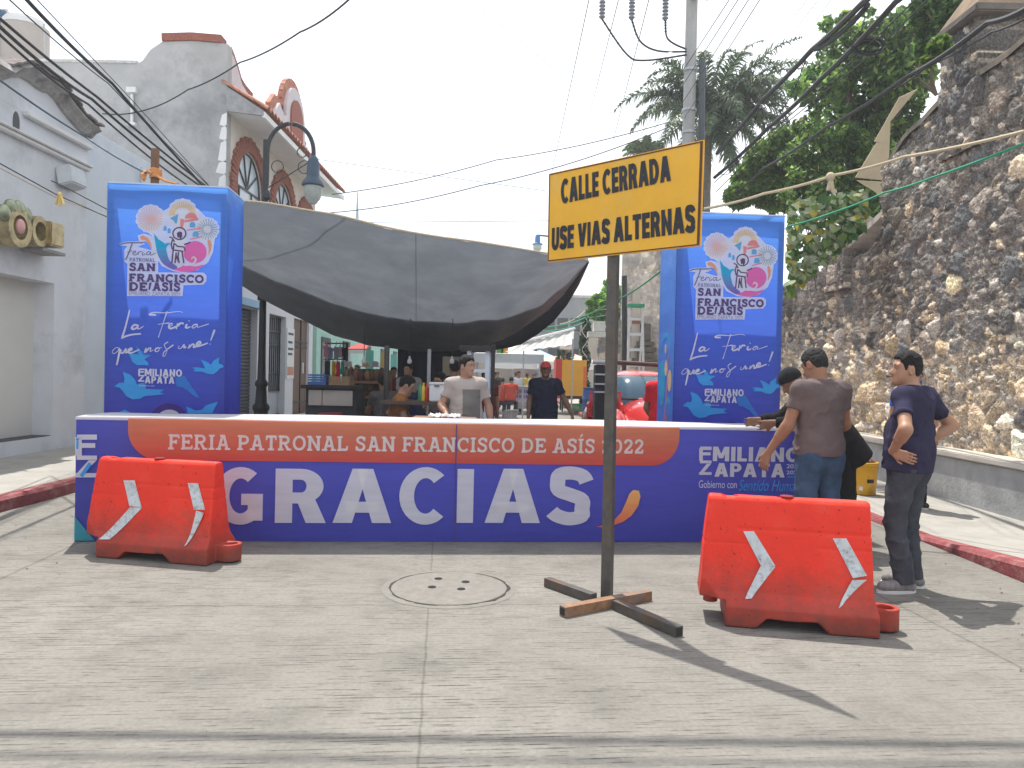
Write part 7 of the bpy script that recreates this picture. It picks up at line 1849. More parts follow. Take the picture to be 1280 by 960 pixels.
# ------------------------------------------------------------------ red rounded car
def car():
    q = P(805, 470, 12.4); t = thing('car', 'old rounded red car facing the banner behind the sign post', 'car', (q.x, 12.6, .05), R(180)); t.scale = (1.05,)*3
    red = mat('red_car_paint', (.58,.035,.035), .25, .05, 2, coat=.6, spec=.5)
    h = .02; s = SDF((-.95,-2.2,0),(.95,2.2,1.7), h)
    def sup(s, c, r, p_, k, cut=None):
        X, Y_, Z = np.meshgrid(*s.ax, indexing='ij'); z = Z-c[2]; y = Y_-c[1]+.55*z
        d = ((np.abs((X-c[0])/(r[0]*(1-.16*z/r[2])))**p_+np.abs(y/r[1])**p_+np.abs(z/r[2])**p_)**(1/p_)-1)*min(r)
        for cp, cn in (cut or []):
            cn = np.array(cn, float); cn /= np.linalg.norm(cn); d = np.maximum(d, (X-cp[0])*cn[0]+(Y_-cp[1])*cn[1]+(Z-cp[2])*cn[2])
        s._put((slice(None),)*3, d.astype(np.float32), k, 'u')
    s.ell((0,-.1,.60),(.70,1.75,.34),.05); sup(s, (0,-.30,.98), (.62,.98,.53), 3.4, .05); s.ell((0,1.0,.66),(.50,.95,.42),.08); s.ell((0,-1.25,.74),(.6,.85,.46),.08)
    for sx in (-1,1):
        s.ell((.60*sx,1.22,.56),(.21,.56,.38),.03); s.ell((.62*sx,-1.25,.55),(.22,.58,.38),.03); s.cap((.70*sx,.8,.30),(.70*sx,-.8,.30),.06,k=.03)
        s.ell((.72*sx,1.22,.30),(.20,.36,.36),.0,'s'); s.ell((.74*sx,-1.25,.30),(.20,.36,.36),.0,'s')
    s.plane((0,0,.2),(0,0,-1)); V, F = s.mesh(); npmesh('body', V, F, red, t, local=True)
    gl = mat('windscreen_glass', (.07,.13,.18), .12, .05, spec=.35)
    def pane(name, cuts, parent=t):
        s = SDF((-.9,-1.7,.8),(.9,1.1,1.7), .012); sup(s, (0,-.30,.98), (.632,.992,.542), 3.4, 0, cut=cuts); V, F = s.mesh(); return npmesh(name, V, F, gl, parent, local=True)
    ws = pane('windscreen', [((0,0,1.05),(0,-.15,-1)),((0,0,1.40),(0,0,1)),((.50,0,1.2),(1,0,.20)),((-.50,0,1.2),(-1,0,.20)),((0,.12,1.2),(0,-1,-.35))])
    s = SDF((-.9,-1.7,.8),(.9,1.1,1.7), .012); sup(s, (0,-.30,.98), (.626,.986,.536), 3.4, 0, cut=[((0,0,1.025),(0,-.15,-1)),((0,0,1.425),(0,0,1)),((.525,0,1.2),(1,0,.20)),((-.525,0,1.2),(-1,0,.20)),((0,.10,1.2),(0,-1,-.35))]); V, F = s.mesh(); npmesh('gasket', V, F, MT['black'], ws, local=True)
    for sx in (-1,1): pane('side_window', [((0,0,1.08),(0,0,-1)),((0,0,1.38),(0,0,1)),((.50*sx,0,1.2),(-sx,0,-.3)),((0,.12,1.2),(0,1,.5)),((0,-.9,1.2),(0,-1,.2))])
    m = MB(); m.tube([(-.44,.64,1.06),(0,.67,1.055),(.44,.64,1.06)], .014, 6); m.tube([(.1,.665,1.08),(-.28,.59,1.24)], .007, 5); m.build('wiper', MT['black'], ws, local=True)
    m = MB(); m.prism([(-.32,0),(.02,0),(.02,.10),(-.32,.10)], (0,.575,1.22), (1,0,0), (0,-.52,1), (0,.02,.01)); m.build('sunscreen_paper', MT['white'], ws, local=True)
    for sx in (-1,1):
        m = MB(); prof = [(.0,.02),(.085,.01),(.10,-.01),(.105,-.05)]
        rows = [[(.60*sx+r_*math.cos(a), 1.70+d_-.05, .70+r_*math.sin(a)) for a in np.linspace(0,2*math.pi,17)] for r_, d_ in prof]; m.grid(rows).build('headlight', mat('headlight_glass', (.6,.6,.6), .15, .1, metal=.5), t, local=True, smooth=True)
        for yy in (1.22,-1.25):
            w = MB(); rows = [[(.66*sx+o_, yy+r_*math.cos(a), .30+r_*math.sin(a)) for a in np.linspace(0,2*math.pi,25)] for r_, o_ in ((.18,-.07),(.29,-.075),(.31,-.04),(.31,.04),(.29,.075),(.18,.07))]; wh = w.grid(rows).build('wheel', MT['black'], t, local=True, smooth=True)
            w = MB(); rows = [[(.66*sx+sx*o_, yy+r_*math.cos(a), .30+r_*math.sin(a)) for a in np.linspace(0,2*math.pi,25)] for r_, o_ in ((.185,.06),(.14,.05),(.08,.075),(.0,.08))]; w.grid(rows).build('hub_cap', MT['greymetal'], wh, local=True, smooth=True)
    m = MB(); m.tube([(-.72,1.62,.40),(-.5,1.88,.40),(.5,1.88,.40),(.72,1.62,.40)], .05, 8); m.build('bumper', mat('chrome', (.6,.6,.6), .15, .05, metal=.9), t, local=True, smooth=True)
car()
# horizontal pipe over a black grill stand, by the car
t = thing('pipe_rail', 'brown horizontal pipe on a black stand above the red car roof', 'rail', P(744, 470, 10.6))
MB().tube([P(741,452.5,10.6), P(770,453,10.6)], .03, 8).build('pipe_end', MT['greymetal'], t, smooth=True); MB().tube([P(768,453,10.6), P(838,457,10.6)], .032, 8).build('pipe', mat('brown_pipe', (.10,.045,.035), .5, .2), t, smooth=True)
a = P(751, 456, 10.7); MB().box((a.x-.075,10.65,0),(a.x+.06,10.95,a.z)).build('black_stand', MT['black'], t, bevel=.01)
for py_ in (468, 480, 490): 
    z = P(751,py_,10.6).z; MB().box((a.x-.10,10.55,z-.012),(a.x+.10,10.64,z+.012)).build('grill_bar', MT['greymetal'], t)
# ------------------------------------------------------------------ stone gateway and rubble wall on the far right
def yface(X0, X1, Y, z0, z1, nz_, ny_, seed, prof=None, light=0):
    V, F, C = rubble(0, X0, X1, z0, z1, nz_, ny_, seed, prof, thick=.5, light=light); return np.stack([V[:,1], Y+V[:,0], V[:,2]], 1), F, C
GY = 27.0; xx = lambda px: P(px, 400, GY).x; zz_ = lambda py, px=800: P(px, py, GY).z
gt = thing('old_gateway', 'weathered stone gateway with pale arched niche beside the right blue pillar', 'gateway', (xx(815), GY, 0))
V, F, C = yface(xx(778), xx(845), GY, 0, zz_(312), 120, 60, 31, light=.10); npmesh('wall', V, F, attr_mat('old_render', .9, bump=.4, bscale=6, var=.35, vscale=1.2), gt, col=np.clip(C*.75+np.array([.25,.215,.18]), 0, 1))
m = MB(); x0_, x1_ = xx(789.5), xx(799.5); zb, zs = zz_(460), zz_(370); cx_ = (x0_+x1_)/2; rr = (x1_-x0_)/2
m.prism([(x0_,zb),(x1_,zb),(x1_,zs)]+[(cx_+rr*math.cos(a), zs+rr*2.4*math.sin(a)) for a in np.linspace(0, math.pi, 12)]+[(x0_,zs)], (0,GY-.10,0), (1,0,0), (0,0,1), (0,.05,0)); m.build('niche', mat('cream_render', (.50,.45,.38), .85, .1, 3), gt)
m = MB(); m.box((x0_,GY-.13,zz_(405)),(x1_,GY-.101,zz_(397))); m.build('brick_band', MT['brick'], gt)
m = MB(); xc = xx(806)
for (w_, p0, p1) in ((.30,432,427),(.38,440,434),(.26,447,441),(.45,452,448)): m.box((xc-w_,GY-.32,zz_(p0)),(xc+w_,GY-.08,zz_(p1)))
m.box((xc-.18,GY-.25,zz_(426)),(xc+.18,GY-.08,zz_(405))); m.build('pilaster_cap', mat('black_stone', (.13,.11,.095), .9, .4, 3), gt)
m = MB(); m.box((xc-.30,GY-.22,0),(xc+.55,GY-.09,zz_(453))); m.build('pilaster', mat('grey_old_stone', (.34,.30,.25), .9, .35, 2, .4, 10), gt)
V, F, C = yface(xx(750), xx(778.5), GY+.3, 0, zz_(418), 60, 40, 33, prof=[(xx(750), zz_(416)),(xx(760), zz_(405)),(xx(779), zz_(400))], light=.06)
rw = thing('rubble_wall', 'pale rubble wall with white ledge between garland and gateway', 'wall', (xx(764), GY+.3, 0)); npmesh('wall', V, F, stone_m, rw, col=np.clip(C*.8+.10,0,1))
m = MB(); m.box((xx(735),GY-.2,zz_(423)),(xx(757),GY+.28,zz_(416))); m.box((xx(742),GY-.15,zz_(415.5)),(xx(756),GY+.2,zz_(403))); m.build('white_ledge', mat('chalky_render', (.55,.54,.50), .9, .15, 3), rw)
m = MB(); a_ = zz_(395); m.box((xx(828),GY-1.6,zz_(385)),(xx(845),GY-.4,zz_(383))); m.build('ledge_slab', MT['concrete'], gt)
# ladder frame
LY = 23.5; x0_, x1_ = P(786,420,LY).x, P(802,420,LY).x; t = thing('ladder', 'white metal step ladder with green top in front of the gateway', 'ladder', (x0_, LY, 0)); zt = P(794,384,LY).z
for x_, nm in ((x0_,'rail'),(x1_,'rail')): MB().bar((x_+(.12 if x_ == x1_ else -.05),LY-.2,0),(x_,LY,zt),.07,.05).build('rail', WP, t)
for k in range(7):
    z = zt*(.12+.13*k); MB().bar((x0_,LY-.15+.02*k,z),(x1_+.02,LY-.15+.02*k,z),.07,.09).build('rung', WP, t)
for x_ in (x0_+.02, x1_+.05): MB().bar((x_,LY+1.0,0),(x_,LY+.05,zt),.05).build('rear_leg', WP, t)
MB().box((x0_-.06,LY-.12,zt),(x1_+.06,LY+.2,zt+.10)).build('top_step', MT['green'], t, bevel=.01)
MB().tube([P(781,540,23.9),P(780.5,345,23.9)], .09, 8).build('dark_post', MT['black'], label='thin dark post just right of the yellow sign\'s steel post', cat='post')
# ------------------------------------------------------------------ far right pavement: pole with sign, garland, barrel, booth
PYY = 32; a = P(707,470,PYY); t = thing('sign_pole', 'short concrete pole with no-parking sign and ivy far up the street', 'sign', (a.x, PYY, .14))
MB().lathe([(.17,0),(.15,P(707,420,PYY).z-.14)], (a.x,PYY,.14), 12).build('pole', MT['concrete'], t, smooth=True)
c = P(708,429,PYY-.2); MB().box((c.x-.31,c.y-.02,c.z-.30),(c.x+.31,c.y+.02,c.z+.30)).build('sign_plate', MT['white'], t, bevel=.01)
m = MB(); e = c.y-.025
for i in range(24):
    a0, a1_ = 2*math.pi*i/24, 2*math.pi*(i+1)/24; m.add([(c.x+r_*math.cos(q_), e, c.z+.05+r_*math.sin(q_)) for q_, r_ in ((a0,.19),(a1_,.19),(a1_,.155),(a0,.155))], [(0,1,2,3)])
m.add([(c.x-.13,e-.002,c.z+.16),(c.x-.10,e-.002,c.z+.19),(c.x+.13,e-.002,c.z-.06),(c.x+.10,e-.002,c.z-.09)], [(0,1,2,3)])
for bx in ((-.3,-.302+.02,-.295,.295),(.28,.302,-.295,.295)): m.add([(c.x+bx[0],e,c.z+bx[2]),(c.x+bx[1],e,c.z+bx[2]),(c.x+bx[1],e,c.z+bx[3]),(c.x+bx[0],e,c.z+bx[3])], [(0,1,2,3)])
for bz in ((-.295,-.275),(.275,.295)): m.add([(c.x-.28,e,c.z+bz[0]),(c.x+.28,e,c.z+bz[0]),(c.x+.28,e,c.z+bz[1]),(c.x-.28,e,c.z+bz[1])], [(0,1,2,3)])
m.build('ring_symbol', MT['black'], t, fix=False)
m = MB(); ps, w = sans_layout('E', .24); 
for p in ps: m.add([(c.x-.06+u*.2, e-.001, c.z-.05+v*.2) for u, v in p], [tuple(range(len(p)))])
m.build('letter', MT['black'], t, fix=False)
leaves('ivy', [tuple(P(px,py,PYY-.1))+(.22,) for px, py in ((702,440),(701,455),(701,470),(702,482),(712,445),(700,448),(702,462))], 1500, .10, [(.02,.06,.025),(.03,.09,.03)], t, 3)
a = P(731,470,30); t = thing('garland_post', 'tall post wrapped in dark green garland with a string of lights', 'post', (a.x, 30, .14))
MB().tube([(a.x,30,.14),(a.x,30,P(731,398,30).z)], .07, 8).build('post', MT['greymetal'], t)
leaves('garland', [tuple(P(731+2.4*math.sin(k*.9),400+k*5.6,30))+(.20,) for k in range(20)], 4200, .11, [(.015,.06,.03),(.025,.09,.045),(.04,.11,.05)], t, 5)
MB().tube([P(731+3.2*math.sin(k*.8),396+k*3.0,29.75) for k in range(38)], .016, 5).build('light_string', WP, t, smooth=True)
cable('upper green wire strung from the tarpaulin to the garland post', [(655,410,14),(731,397,30),(790,383,27)], .018, MT['green'], sag=.1, name='wire')
cable('lower green wire strung from the tarpaulin to the garland post', [(640,412,14),(731,402,30),(790,392,27)], .018, MT['green'], sag=.15, name='wire')
cable('pale wire from the garland post past the gateway', [(700,405,20),(731,388,30),(835,372,26)], .012, MT['rope'], sag=.1, name='wire')
b = P(738,470,25.5); t = thing('barrel', 'dark blue plastic barrel at the foot of the garland post', 'barrel', (b.x, 25.5, .14)); bl = mat('blue_plastic', (.02,.07,.24), .4, .1)
MB().lathe([(.0,0),(.22,0),(.25,.03),(.26,.3),(.275,.32),(.26,.34),(.26,.6),(.275,.62),(.26,.64),(.24,.93),(.2,.96),(.0,.95)], (b.x,25.5,.14), 18, cap=False).build('drum', bl, t, smooth=True)
MB().lathe([(.21,.955),(.24,.96),(.24,1.0),(.0,1.01)], (b.x,25.5,.14), 18, cap=False).build('lid', bl, t, smooth=True)
BY = 29.5; x0_, x1_ = P(694.5,470,BY).x, P(733,470,BY).x; z0, z1 = P(715,495,BY).z, P(715,450,BY).z
t = thing('market_booth', 'bright yellow market booth with red edge behind the ivy pole', 'booth', (x0_, BY, .14))
MB().box((x0_+.25,BY,z0),(x1_,BY+1.4,z1)).build('yellow_panel', mat('booth_yellow', (.80,.40,.03), .5, .08, 2), t); MB().box((x0_,BY-.005,z0-.1),(x0_+.245,BY+1.4,z1+.02)).build('red_edge', mat('booth_red', (.60,.04,.03), .5, .1), t)
MB().box((x0_+.25,BY+.05,z0-.12),(x1_-.03,BY+1.3,z0-.002)).build('base', mat('dark_maroon', (.06,.015,.015), .6, .1), t)
for x_ in (x0_+.3,x1_-.1):
    for yy in (BY+.1,BY+1.25): MB().bar((x_,yy,.1),(x_,yy,z0-.12),.06).build('leg', MT['black'], t)
MB().box((x1_-.12,BY-.02,z0),(x1_+.01,BY-.004,z1-.25)).build('orange_trim', mat('booth_orange', (.75,.16,.03), .5, .1), t)
# ------------------------------------------------------------------ canopies, awning, bunting
def tent(label, pxc, Y, w, zt, ze, mm, val, n=4):
    c = P(pxc, 470, Y); t = thing('canopy_tent', label, 'tent', (c.x, Y, 0), 0, 'market canopies up the street'); h_ = w/2
    m = MB(); cs_ = [(-h_,-h_),(h_,-h_),(h_,h_),(-h_,h_)]; rows = []
    for k in range(7):
        f = k/6; s_ = 1-f; z = ze+(zt-ze)*(f**.85); rows.append([(c.x+a*s_, Y+b_*s_, z-.06*math.sin(math.pi*f)) for i in range(4) for a, b_ in ((cs_[i][0]+(cs_[(i+1)%4][0]-cs_[i][0])*q/4, cs_[i][1]+(cs_[(i+1)%4][1]-cs_[i][1])*q/4) for q in range(4))])
    m.grid(rows, closed=True).build('canopy', mm, t)
    m = MB(); m.grid([[(p[0],p[1],ze) for p in rows[0]], [(p[0]+.0,p[1],ze-.32-.03*(i%2)) for i, p in enumerate(rows[0])]], closed=True).build('valance', val, t)
    for a, b_ in cs_: MB().bar((c.x+a*.97,Y+b_*.97,0),(c.x+a*.97,Y+b_*.97,ze),.05).build('leg', MT['greymetal'], t)
TW = mat('canopy_white', (.74,.75,.76), .7, .05, 2, transl=.3); TB = mat('canopy_pale_blue', (.40,.55,.66), .7, .06, 2, transl=.3); TP = mat('canopy_cream', (.72,.52,.40), .7, .06, 2, transl=.3)
tent('white canopy tent nearest on the left, with grey valance', 634, 31, 2.9, 2.95, 2.35, TW, mat('grey_valance', (.46,.50,.53), .7, .06, transl=.2))
tent('white canopy tent in the middle of the street market', 652, 39, 3.2, 3.0, 2.2, TW, TW)
tent('pale blue canopy tent beyond the red cap', 674, 46, 3.4, 3.1, 2.35, TB, TB)
tent('cream canopy tent over the yellow booth', 709, 37, 3.0, 2.75, 2.2, TP, TW)
t = thing('awning', 'long greyish white sheet awning under the tarpaulin\'s right corner', 'awning', P(690, 420, 26)); m = MB(); rows = []
for i in range(30):
    f = i/29; a = P(652+66*f, 428-17*f, 24+4*f); b_ = P(628+88*f, 441-10*f, 22+4*f); o_ = Vector((0,0,.02*math.sin(i*1.4))); rows.append([a+o_, a.lerp(b_,.5)+o_+Vector((0,0,-.06)), b_+o_])
m.grid(rows).build('sheet', mat('awning_sheet', (.52,.52,.50), .7, .1, 3, transl=.15), t, smooth=True)
m = MB(); m.tube([P(652,427.5,23.95),P(718,410.5,27.95)], .05, 6); m.build('front_rail', TW, t); 
for px in (655, 716): MB().bar((P(px,440,26).x,26,0),(P(px,420,26).x,26,P(px,424,26).z),.05).build('post', MT['greymetal'], t)
for k, (px, c) in enumerate(((616.5,(.55,.10,.40)),(625,(.03,.42,.05)),(631,(.72,.42,.05)))):
    a = P(px, 438, 29); m = MB(); m.box((a.x-.13,a.y,a.z-.11),(a.x+.13,a.y+.012,a.z+.10)); m.build('bunting_flag', mat('bunting_paper', c, .7, .05, transl=.3), label=('magenta','green','yellow')[k]+' paper bunting flag hanging before the nearest white tent', cat='flag', group='paper bunting')
MB().tube([P(606,435,28.9),P(640,434,28.9)], .008, 5).build('bunting_string', MT['rope'], label='string carrying the paper bunting flags', cat='string')
# poster cart
CY = 28.5; x0_, x1_ = P(643,470,CY).x, P(668,470,CY).x; z0, z1 = P(655,511,CY).z, P(655,484,CY).z
t = thing('food_cart', 'food cart covered in faded posters beside the red-capped man', 'cart', (x0_, CY, 0)); MB().box((x0_,CY,max(z0,.15)),(x1_,CY+.7,z1)).build('cart_body', mat('faded_posters', (.34,.32,.36), .6, .35, 5, stain=(.25,.10,.22), stain_scale=3), t, bevel=.02)
ww = x1_-x0_
for r_ in range(2):
    m = MB()
    for k in range(5): m.box((x0_+ww*(.08+.17*k), CY-.012, z1-.22-.2*r_), (x0_+ww*(.08+.17*k)+ww*.12, CY-.003, z1-.10-.2*r_))
    m.build('poster_lettering', mat('poster_ink', (.10,.07,.25), .6, .2), t)
MB().box((x0_-.05,CY-.05,z1),(x1_+.05,CY+.75,z1+.04)).build('counter', MT['greymetal'], t)
for x_ in (x0_+.1,x1_-.1):
    m = MB(); m.grid([[(x_+o_, CY+.35+r_*math.cos(a), .17+r_*math.sin(a)) for a in np.linspace(0,2*math.pi,15)] for r_, o_ in ((.0,-.03),(.17,-.03),(.17,.03),(.0,.03))]); m.build('wheel', MT['black'], t)
# ------------------------------------------------------------------ under the tarpaulin, left: clothes shop, food stall
def garment(label, px, py0, py1, wpx, Y, c, kind='shirt'):
    a = P(px, py0, Y); b_ = P(px, py1, Y); w = wpx/FPX*Y/2; h_ = a.z-b_.z
    t = thing('garment', label, 'garment', (a.x, Y, a.z), 0, 'clothes hung outside the shop'); m = MB()
    if kind == 'shirt': pr = [(0,-.06*h_),(.35*w,0),(w,-.18*h_),(w*.95,-.36*h_),(.68*w,-.30*h_),(.66*w,-h_),(0,-h_)]
    else: pr = [(0,-.05*h_),(.4*w,0),(.62*w,-.15*h_),(.55*w,-.4*h_),(w,-h_),(0,-h_)]
    pts = pr+[(-x, z) for x, z in reversed(pr[1:-1])]
    m.prism(pts, (a.x, Y, a.z), (1,0,0), (0,0,1), (0,.06,0)); m.build('cloth', cloth('garment_cloth', c), t, bevel=.008)
    MB().tube([(a.x-.6*w,Y+.03,a.z-.06*h_),(a.x,Y+.03,a.z+.03),(a.x,Y+.03,a.z+.12)], .012, 5).build('hanger', MT['greymetal'], t)
SY = 17.0
for g in (('pink printed top hung highest on the left of the clothes shop', 408,431,446,9,(.52,.26,.33)),('grey-blue top hung beside the pink one', 413,434,448,8,(.22,.26,.38)),('light grey top in the middle of the upper row of clothes', 420,433,450,8,(.32,.33,.37)),('pale lilac top at the right of the upper row', 425.5,433,447,7,(.50,.36,.46)),('black top at the far right of the upper row', 430,434,450,7,(.02,.02,.03))): garment(*g[:5], SY, g[5])
for g in (('black and white dress at the left of the lower row', 409,450,484,11,(.03,.03,.05)),('mustard yellow dress hanging at the shop front', 417,451,485,8,(.62,.34,.03)),('bright red dress beside the mustard one', 422.5,451,485,8,(.62,.02,.04)),('teal green top right of the red dress', 428,452,468,7,(.06,.30,.22))): garment(*g[:5], SY-.3, g[5], 'dress')
for lab, px, c in (('white cap on a stand left of the shop lamps', 436, (.70,.68,.64)),('cream straw hat shining in the shop', 457, (.75,.62,.42)),('lilac white hat at the right end of the hat row', 469, (.66,.58,.66))):
    q = P(px, 456, SY); m = MB(); m.lathe([(.14,0),(.15,.012),(.085,.02),(.08,.10),(.05,.13),(.0,.135)], (q.x,SY,q.z-.05), 16); m.build('hat', mat('hat_cloth', c, .8, .1, 20, .2, 60), smooth=True, label=lab, cat='hat', group='hats on display')
t = thing('display_rail', 'tall rail frame the shop clothes hang from', 'rail', (P(403,470,SY).x, SY+.1, 0))
for px in (402.5, 432): MB().bar((P(px,470,SY).x,SY+.1,0),(P(px,470,SY).x,SY+.1,P(px,428,SY).z),.05).build('upright', WP if px < 410 else MT['black'], t)
for py_ in (429, 449): MB().bar((P(402.5,py_,SY).x,SY+.1,P(402,py_,SY).z),(P(432,py_,SY).x,SY+.1,P(432,py_,SY).z),.03).build('rail', MT['black'], t)
q = P(452, 465, SY); MB().box((P(430,470,SY).x,SY-.1,0),(P(480,470,SY).x,SY+.5,P(450,461,SY).z)).build('display_table', mat('dark_cloth_table', (.03,.03,.034), .8, .2), label='dark draped table the hats stand on', cat='table', bevel=.02)
RYY = 20; t = thing('awning', 'small red awning over the shop beyond the clothes', 'awning', P(443, 433, RYY)); a0, a1_ = P(432,436,RYY), P(458,436,RYY); top_ = P(443,428,RYY)
MB().add([(a0.x,RYY,a0.z),(a1_.x,RYY,a1_.z),(a1_.x-.1,RYY+1,top_.z),(a0.x+.1,RYY+1,top_.z),(a0.x,RYY,a0.z-.03),(a1_.x,RYY,a1_.z-.03),(a1_.x-.1,RYY+1,top_.z-.03),(a0.x+.1,RYY+1,top_.z-.03)], [(0,1,2,3),(7,6,5,4),(0,4,5,1),(1,5,6,2),(2,6,7,3),(3,7,4,0)]).build('sheet', mat('red_awning', (.48,.06,.05), .7, .1, transl=.3), t)
MB().box((a0.x,RYY-.02,a0.z-.12),(a1_.x,RYY+.0,a0.z-.03)).build('valance', TW, t)
for px in (434, 457): MB().bar((P(px,470,RYY).x,RYY+.05,0),(P(px,470,RYY).x,RYY+.05,a0.z-.03),.07).build('post', WP, t)
for lab, x0p, x1p, y0p, y1p, Y, c in (('tall teal board between the red awning and the yellow strip', 457,467,438,462,19.5,(.10,.40,.32)),('narrow mustard board right of the teal one', 475.5,480,441,463,19,(.48,.36,.09)),('teal shop board with lines, right of the tarpaulin pole', 488,496,443,470,21,(.16,.46,.42)),('beige panel leaning right of the lined teal board', 497,501,446,468,22,(.42,.36,.30)),('cream wall board behind the young man', 553,575,446,466,14,(.40,.36,.25))):
    a, b_ = P(x0p,y1p,Y), P(x1p,y0p,Y); bo = MB().box((a.x,Y,0),(b_.x,Y+.05,b_.z)).build('board', mat('board_paint', c, .7, .1, 3), label=lab, cat='board', bevel=.006)
# tarpaulin poles
for lab, px, Y, yt in (('dark steel pole holding the tarpaulin beside the ochre shirt', 483, 11.2, 440),('white pole under the tarpaulin right of the dark blue shirt', 536, 12.2, 444)):
    a = P(px, 470, Y); MB().tube([(a.x,Y,0),(a.x,Y,P(px,yt,Y).z+.1)], .04 if px < 500 else .03, 8).build('tarpaulin_pole', MT['steel'] if px < 500 else WP, label=lab, cat='pole', group='poles under the tarpaulin')
# food stall: tiled counter, brown bundles
TY = 10.6; x0_, x1_ = P(386,470,TY).x, P(441,470,TY).x; z1 = P(410,486,TY).z; z0 = P(410,507,TY).z
t = thing('stall_counter', 'food stall counter faced with beige tiles under the tarpaulin', 'counter', (x0_, TY, 0))
MB().box((x0_-.1,TY-.05,z1),(x1_+.08,TY+.7,z1+.05)).build('counter_top', MT['black'], t, bevel=.006); MB().box((x0_-.05,TY+.04,0),(x1_+.05,TY+.65,z1)).build('carcass', mat('dark_carcass', (.03,.03,.035), .7, .2), t)
xm = x0_+(x1_-x0_)*.31
for xa_, xb_ in ((x0_,xm-.005),(xm+.005,x1_)): MB().box((xa_,TY,z0),(xb_,TY+.03,z1-.02)).build('tile_panel', mat('beige_tile', (.40,.36,.30), .4, .08), t, bevel=.004)
MB().box((P(405,470,TY).x,TY-.30,P(410,522,TY).z),(P(432,470,TY).x,TY-.05,P(410,515,TY).z)).build('crate', mat('red_crate', (.25,.025,.035), .6, .2), label='low red crate at the foot of the tiled counter', cat='crate', bevel=.01)
MB().box((P(404,470,TY).x,TY-.32,0),(P(433,470,TY).x,TY-.03,P(410,522,TY).z-.003)).build('bench', mat('bench_wood', (.05,.04,.035), .7, .2), label='dark low bench under the red crate', cat='bench')
t = thing('stall_shelf', 'brown wooden stall shelf stacked with bundles left of the steel pole', 'shelf', (P(460,470,12).x, 12, 0)); x0_, x1_ = P(433,470,12).x, P(481,470,12).x
for py_ in (478, 497, 512):
    z = P(460,py_,12).z; MB().box((x0_,12,z-.02),(x1_,12.6,z+.02)).build('shelf_board', MT['wood'], t)
for x_ in (x0_,x1_): 
    for yy in (12.02,12.58): MB().bar((x_,yy,0),(x_,yy,P(460,462,12).z),.05).build('upright', MT['wood'], t)
rnd = random.Random(8)
for row, (py_, cols_) in enumerate(((478,(.10,.055,.035)),(497,(.12,.06,.045)))):
    for k in range(7):
        px = 437+k*6.3+rnd.uniform(-1,1); a = P(px, py_, 12.1); s_ = rnd.uniform(.85,1.15); c = [(.11,.06,.04),(.17,.09,.05),(.09,.045,.045),(.22,.12,.05)][(k+row)%4]
        m = MB(); rows = []
        hh = .20*s_
        for i in range(9):
            f = i/8; r_ = .055*s_*(math.sin(math.pi*min(.93,f*.85+.12)))**.6; rows.append([(a.x+r_*(1+.12*math.sin(3*q_+k))*math.cos(q_), 12.22+k*.01+r_*1.3*math.sin(q_), a.z+.022+hh*f) for q_ in np.linspace(0,2*math.pi,12)[:-1]])
        m.grid(rows, closed=True); m.add([rows[-1][i] for i in range(11)], [tuple(range(11))]); m.add([rows[0][i] for i in range(11)], [tuple(reversed(range(11)))])
        m.build('bundle', mat('bundle_leather', c, .7, .3, 9, .3, 30), smooth=True, label=('brown leather-like bundle standing on the upper shelf of the stall','brown leather-like bundle standing on the lower shelf of the stall')[row], cat='bundle', group=('bundles on the upper stall shelf','bundles on the lower stall shelf')[row])
q = P(494, 470, 9.6); t = thing('stool', 'white plastic stool under the person in ochre', 'stool', (q.x, 9.6, 0)); MB().box((q.x-.17,9.45,.53),(q.x+.17,9.8,.57)).build('seat', WP, t, bevel=.02)
for dx in (-.14,.14):
    for yy in (9.48,9.77): MB().bar((q.x+dx*1.15,yy,0),(q.x+dx,yy,.53),.04).build('leg', WP, t)
# added dark sheet standing in for the shaded interior of the stall
x0_, x1_ = P(497,470,14.5).x, P(588,470,14.5).x; m = MB(); rows = [[(x_, 14.5+.05*math.sin(x_*9), z) for z in (0,1.2,2.5)] for x_ in np.linspace(x0_, x1_, 50)]; m.grid(rows); m.grid([[(p[0],p[1]+.012,p[2]) for p in r] for r in rows])
m.build('shade_sheet', cloth('dark_blue_sheet', (.016,.022,.035), .2), label='dark blue sheet standing in for the shaded inside of the food stall', cat='sheet', smooth=True)
q = P(515, 470, 10.2); t = thing('table', 'long table with dark blue cloth where people eat under the tarpaulin', 'table', (q.x, 10.2, 0)); MB().box((q.x-.35,9.95,.72),(q.x+.42,10.5,.90)).build('table_cloth', cloth('ink_table_cloth', (.012,.02,.06)), t, bevel=.02)
for dx in (-.3,.37):
    for yy in (10.0,10.45): MB().bar((q.x+dx,yy,0),(q.x+dx,yy,.72),.04).build('leg', MT['black'], t)
# ------------------------------------------------------------------ buildings closing the street
def far_house(label, px0, px1, ytop, Y, c, wins, depth=8, roof=None):
    a, b_ = P(px0,470,Y), P(px1,470,Y); z1 = P((px0+px1)/2,ytop,Y).z; t = thing('far_house', label, 'house', ((a.x+b_.x)/2, Y, 0)); MB().box((a.x,Y,0),(b_.x,Y+depth,z1)).build('wall', mat('far_wall', c, .85, .15, .8, .2, 6), t)
    MB().box((a.x-.1,Y-.12,z1+.003),(b_.x+.1,Y+.3,z1+.22)).build('parapet', MT['cement'], t)
    for (u, v, w, h_) in wins:
        x_ = a.x+(b_.x-a.x)*u; z = z1*v; f = MB().box((x_-w/2,Y-.06,z-h_/2),(x_+w/2,Y-.005,z+h_/2)).build('window', mat('dark_pane', (.03,.035,.04), .2, .1), t); MB().box((x_-w/2-.06,Y-.1,z-h_/2-.08),(x_+w/2+.06,Y-.003,z-h_/2-.003)).build('sill', MT['cement'], f)
